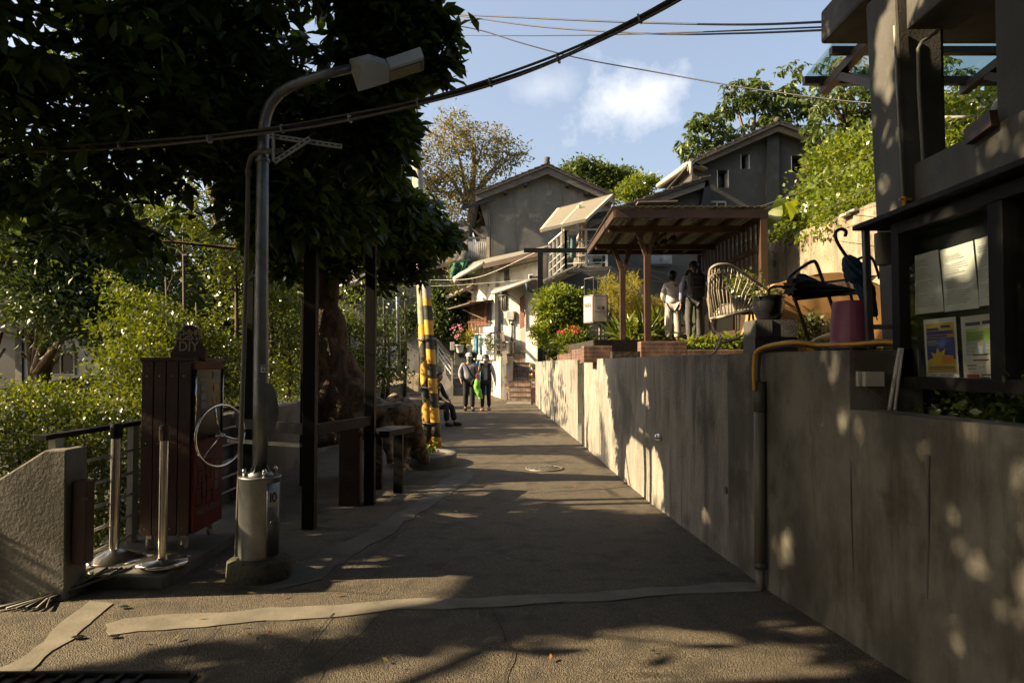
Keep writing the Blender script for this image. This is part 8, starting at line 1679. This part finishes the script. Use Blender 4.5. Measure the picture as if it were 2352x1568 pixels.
ft = shrub('flowering_shrub', 'low shrub with small red flowers under the lightbox sign', 'shrub', [pb(1320, 775, 17.8, .38, .3, .26), pb(1295, 790, 17.8, .3, .3, .2), pb(1350, 780, 17.8, .25, .25, .2)], 240, 14, (.11, .22), lf_bright, 125, sig=.07, mask=False)
foliage('flowers', [pb(1318, 757, 17.5, .3, .2, .12), pb(1290, 762, 17.5, .1, .1, .05)], 10, 8, (.05, .8), lf_red, ft, 126, sig=.03, mask=False)
tuft('ground_cover', [pb(1330, 808, 16.9, .5, .3, .10), pb(1390, 806, 16.6, .5, .3, .10), pb(1290, 812, 17.6, .3, .3, .1), pb(1430, 800, 16, .25, .3, .08)], 260, 9, (.10, .85), lf_shrub, 'broad leaved pale green ground cover along the low brick edging', 'plant', seed=127, sig=.06, mask=False)
tuft('iris_clump', [pb(1470, 775, 15.8, .26, .25, .22), pb(1520, 765, 16.2, .3, .25, .2), pb(1440, 780, 16, .2, .2, .15)], 46, 6, (.48, .14), lf_shrub, 'clump of long upright strap leaves between the pergola posts', 'plant', seed=128, sig=.06, tmpl=T8, mask=False, flat=1.5)
tuft('leafy_row', [pb(1600, 795, 11.7, .28, .12, .08), pb(1650, 792, 11.7, .32, .12, .09), pb(1700, 785, 11.6, .28, .12, .1), pb(1730, 770, 11.5, .15, .12, .1)], 110, 8, (.11, .45), lf_bright, 'row of bright pointed leaves in the brick planter behind the wicker chair', 'plant', seed=129, sig=.05, mask=False)
tuft('dry_weeds', [pb(1850, 765, 8.1, .16, .12, .16), pb(1890, 755, 8.1, .15, .12, .12), pb(1870, 735, 8.1, .1, .1, .1)], 70, 9, (.055, .5), lf_ivy, 'straggly green weeds growing in front of the tan tarpaulin', 'plant', seed=130, sig=.05, mask=False)
tuft('dry_grass', [pb(1775, 548, 13.6, .25, .2, .05), pb(1750, 560, 13.8, .1, .1, .05)], 40, 8, (.16, .06), lf_dry, 'dry grass trailing over the far top corner of the stained wall', 'grass', seed=131, sig=.05, mask=False)
# fallen leaves on the path
rnd = random.Random(9)
for k in range(26):
    px, py = rnd.uniform(700, 1500), rnd.uniform(1080, 1540)
    if k < 8: px, py = rnd.uniform(250, 800), rnd.uniform(1350, 1500)
    p = G(px, py); a = rnd.uniform(0, 6.28); mb = MB(); L = rnd.uniform(.018, .036); d = Vector((math.cos(a), math.sin(a), .1)) * L; s = Vector((-math.sin(a), math.cos(a), .15)) * L * .35
    c = Vector((p.x, p.y, p.z + .02)); mb.add([c - d, c + s, c + d + Vector((0, 0, .008)), c - s + Vector((0, 0, .01))], [(0, 1, 2, 3)]); mb.build('fallen_leaf', [lf_orange, lf_dry][k % 2], None, 'small dry fallen leaf lying on the path paving', 'leaf', 'fallen leaves on the path')
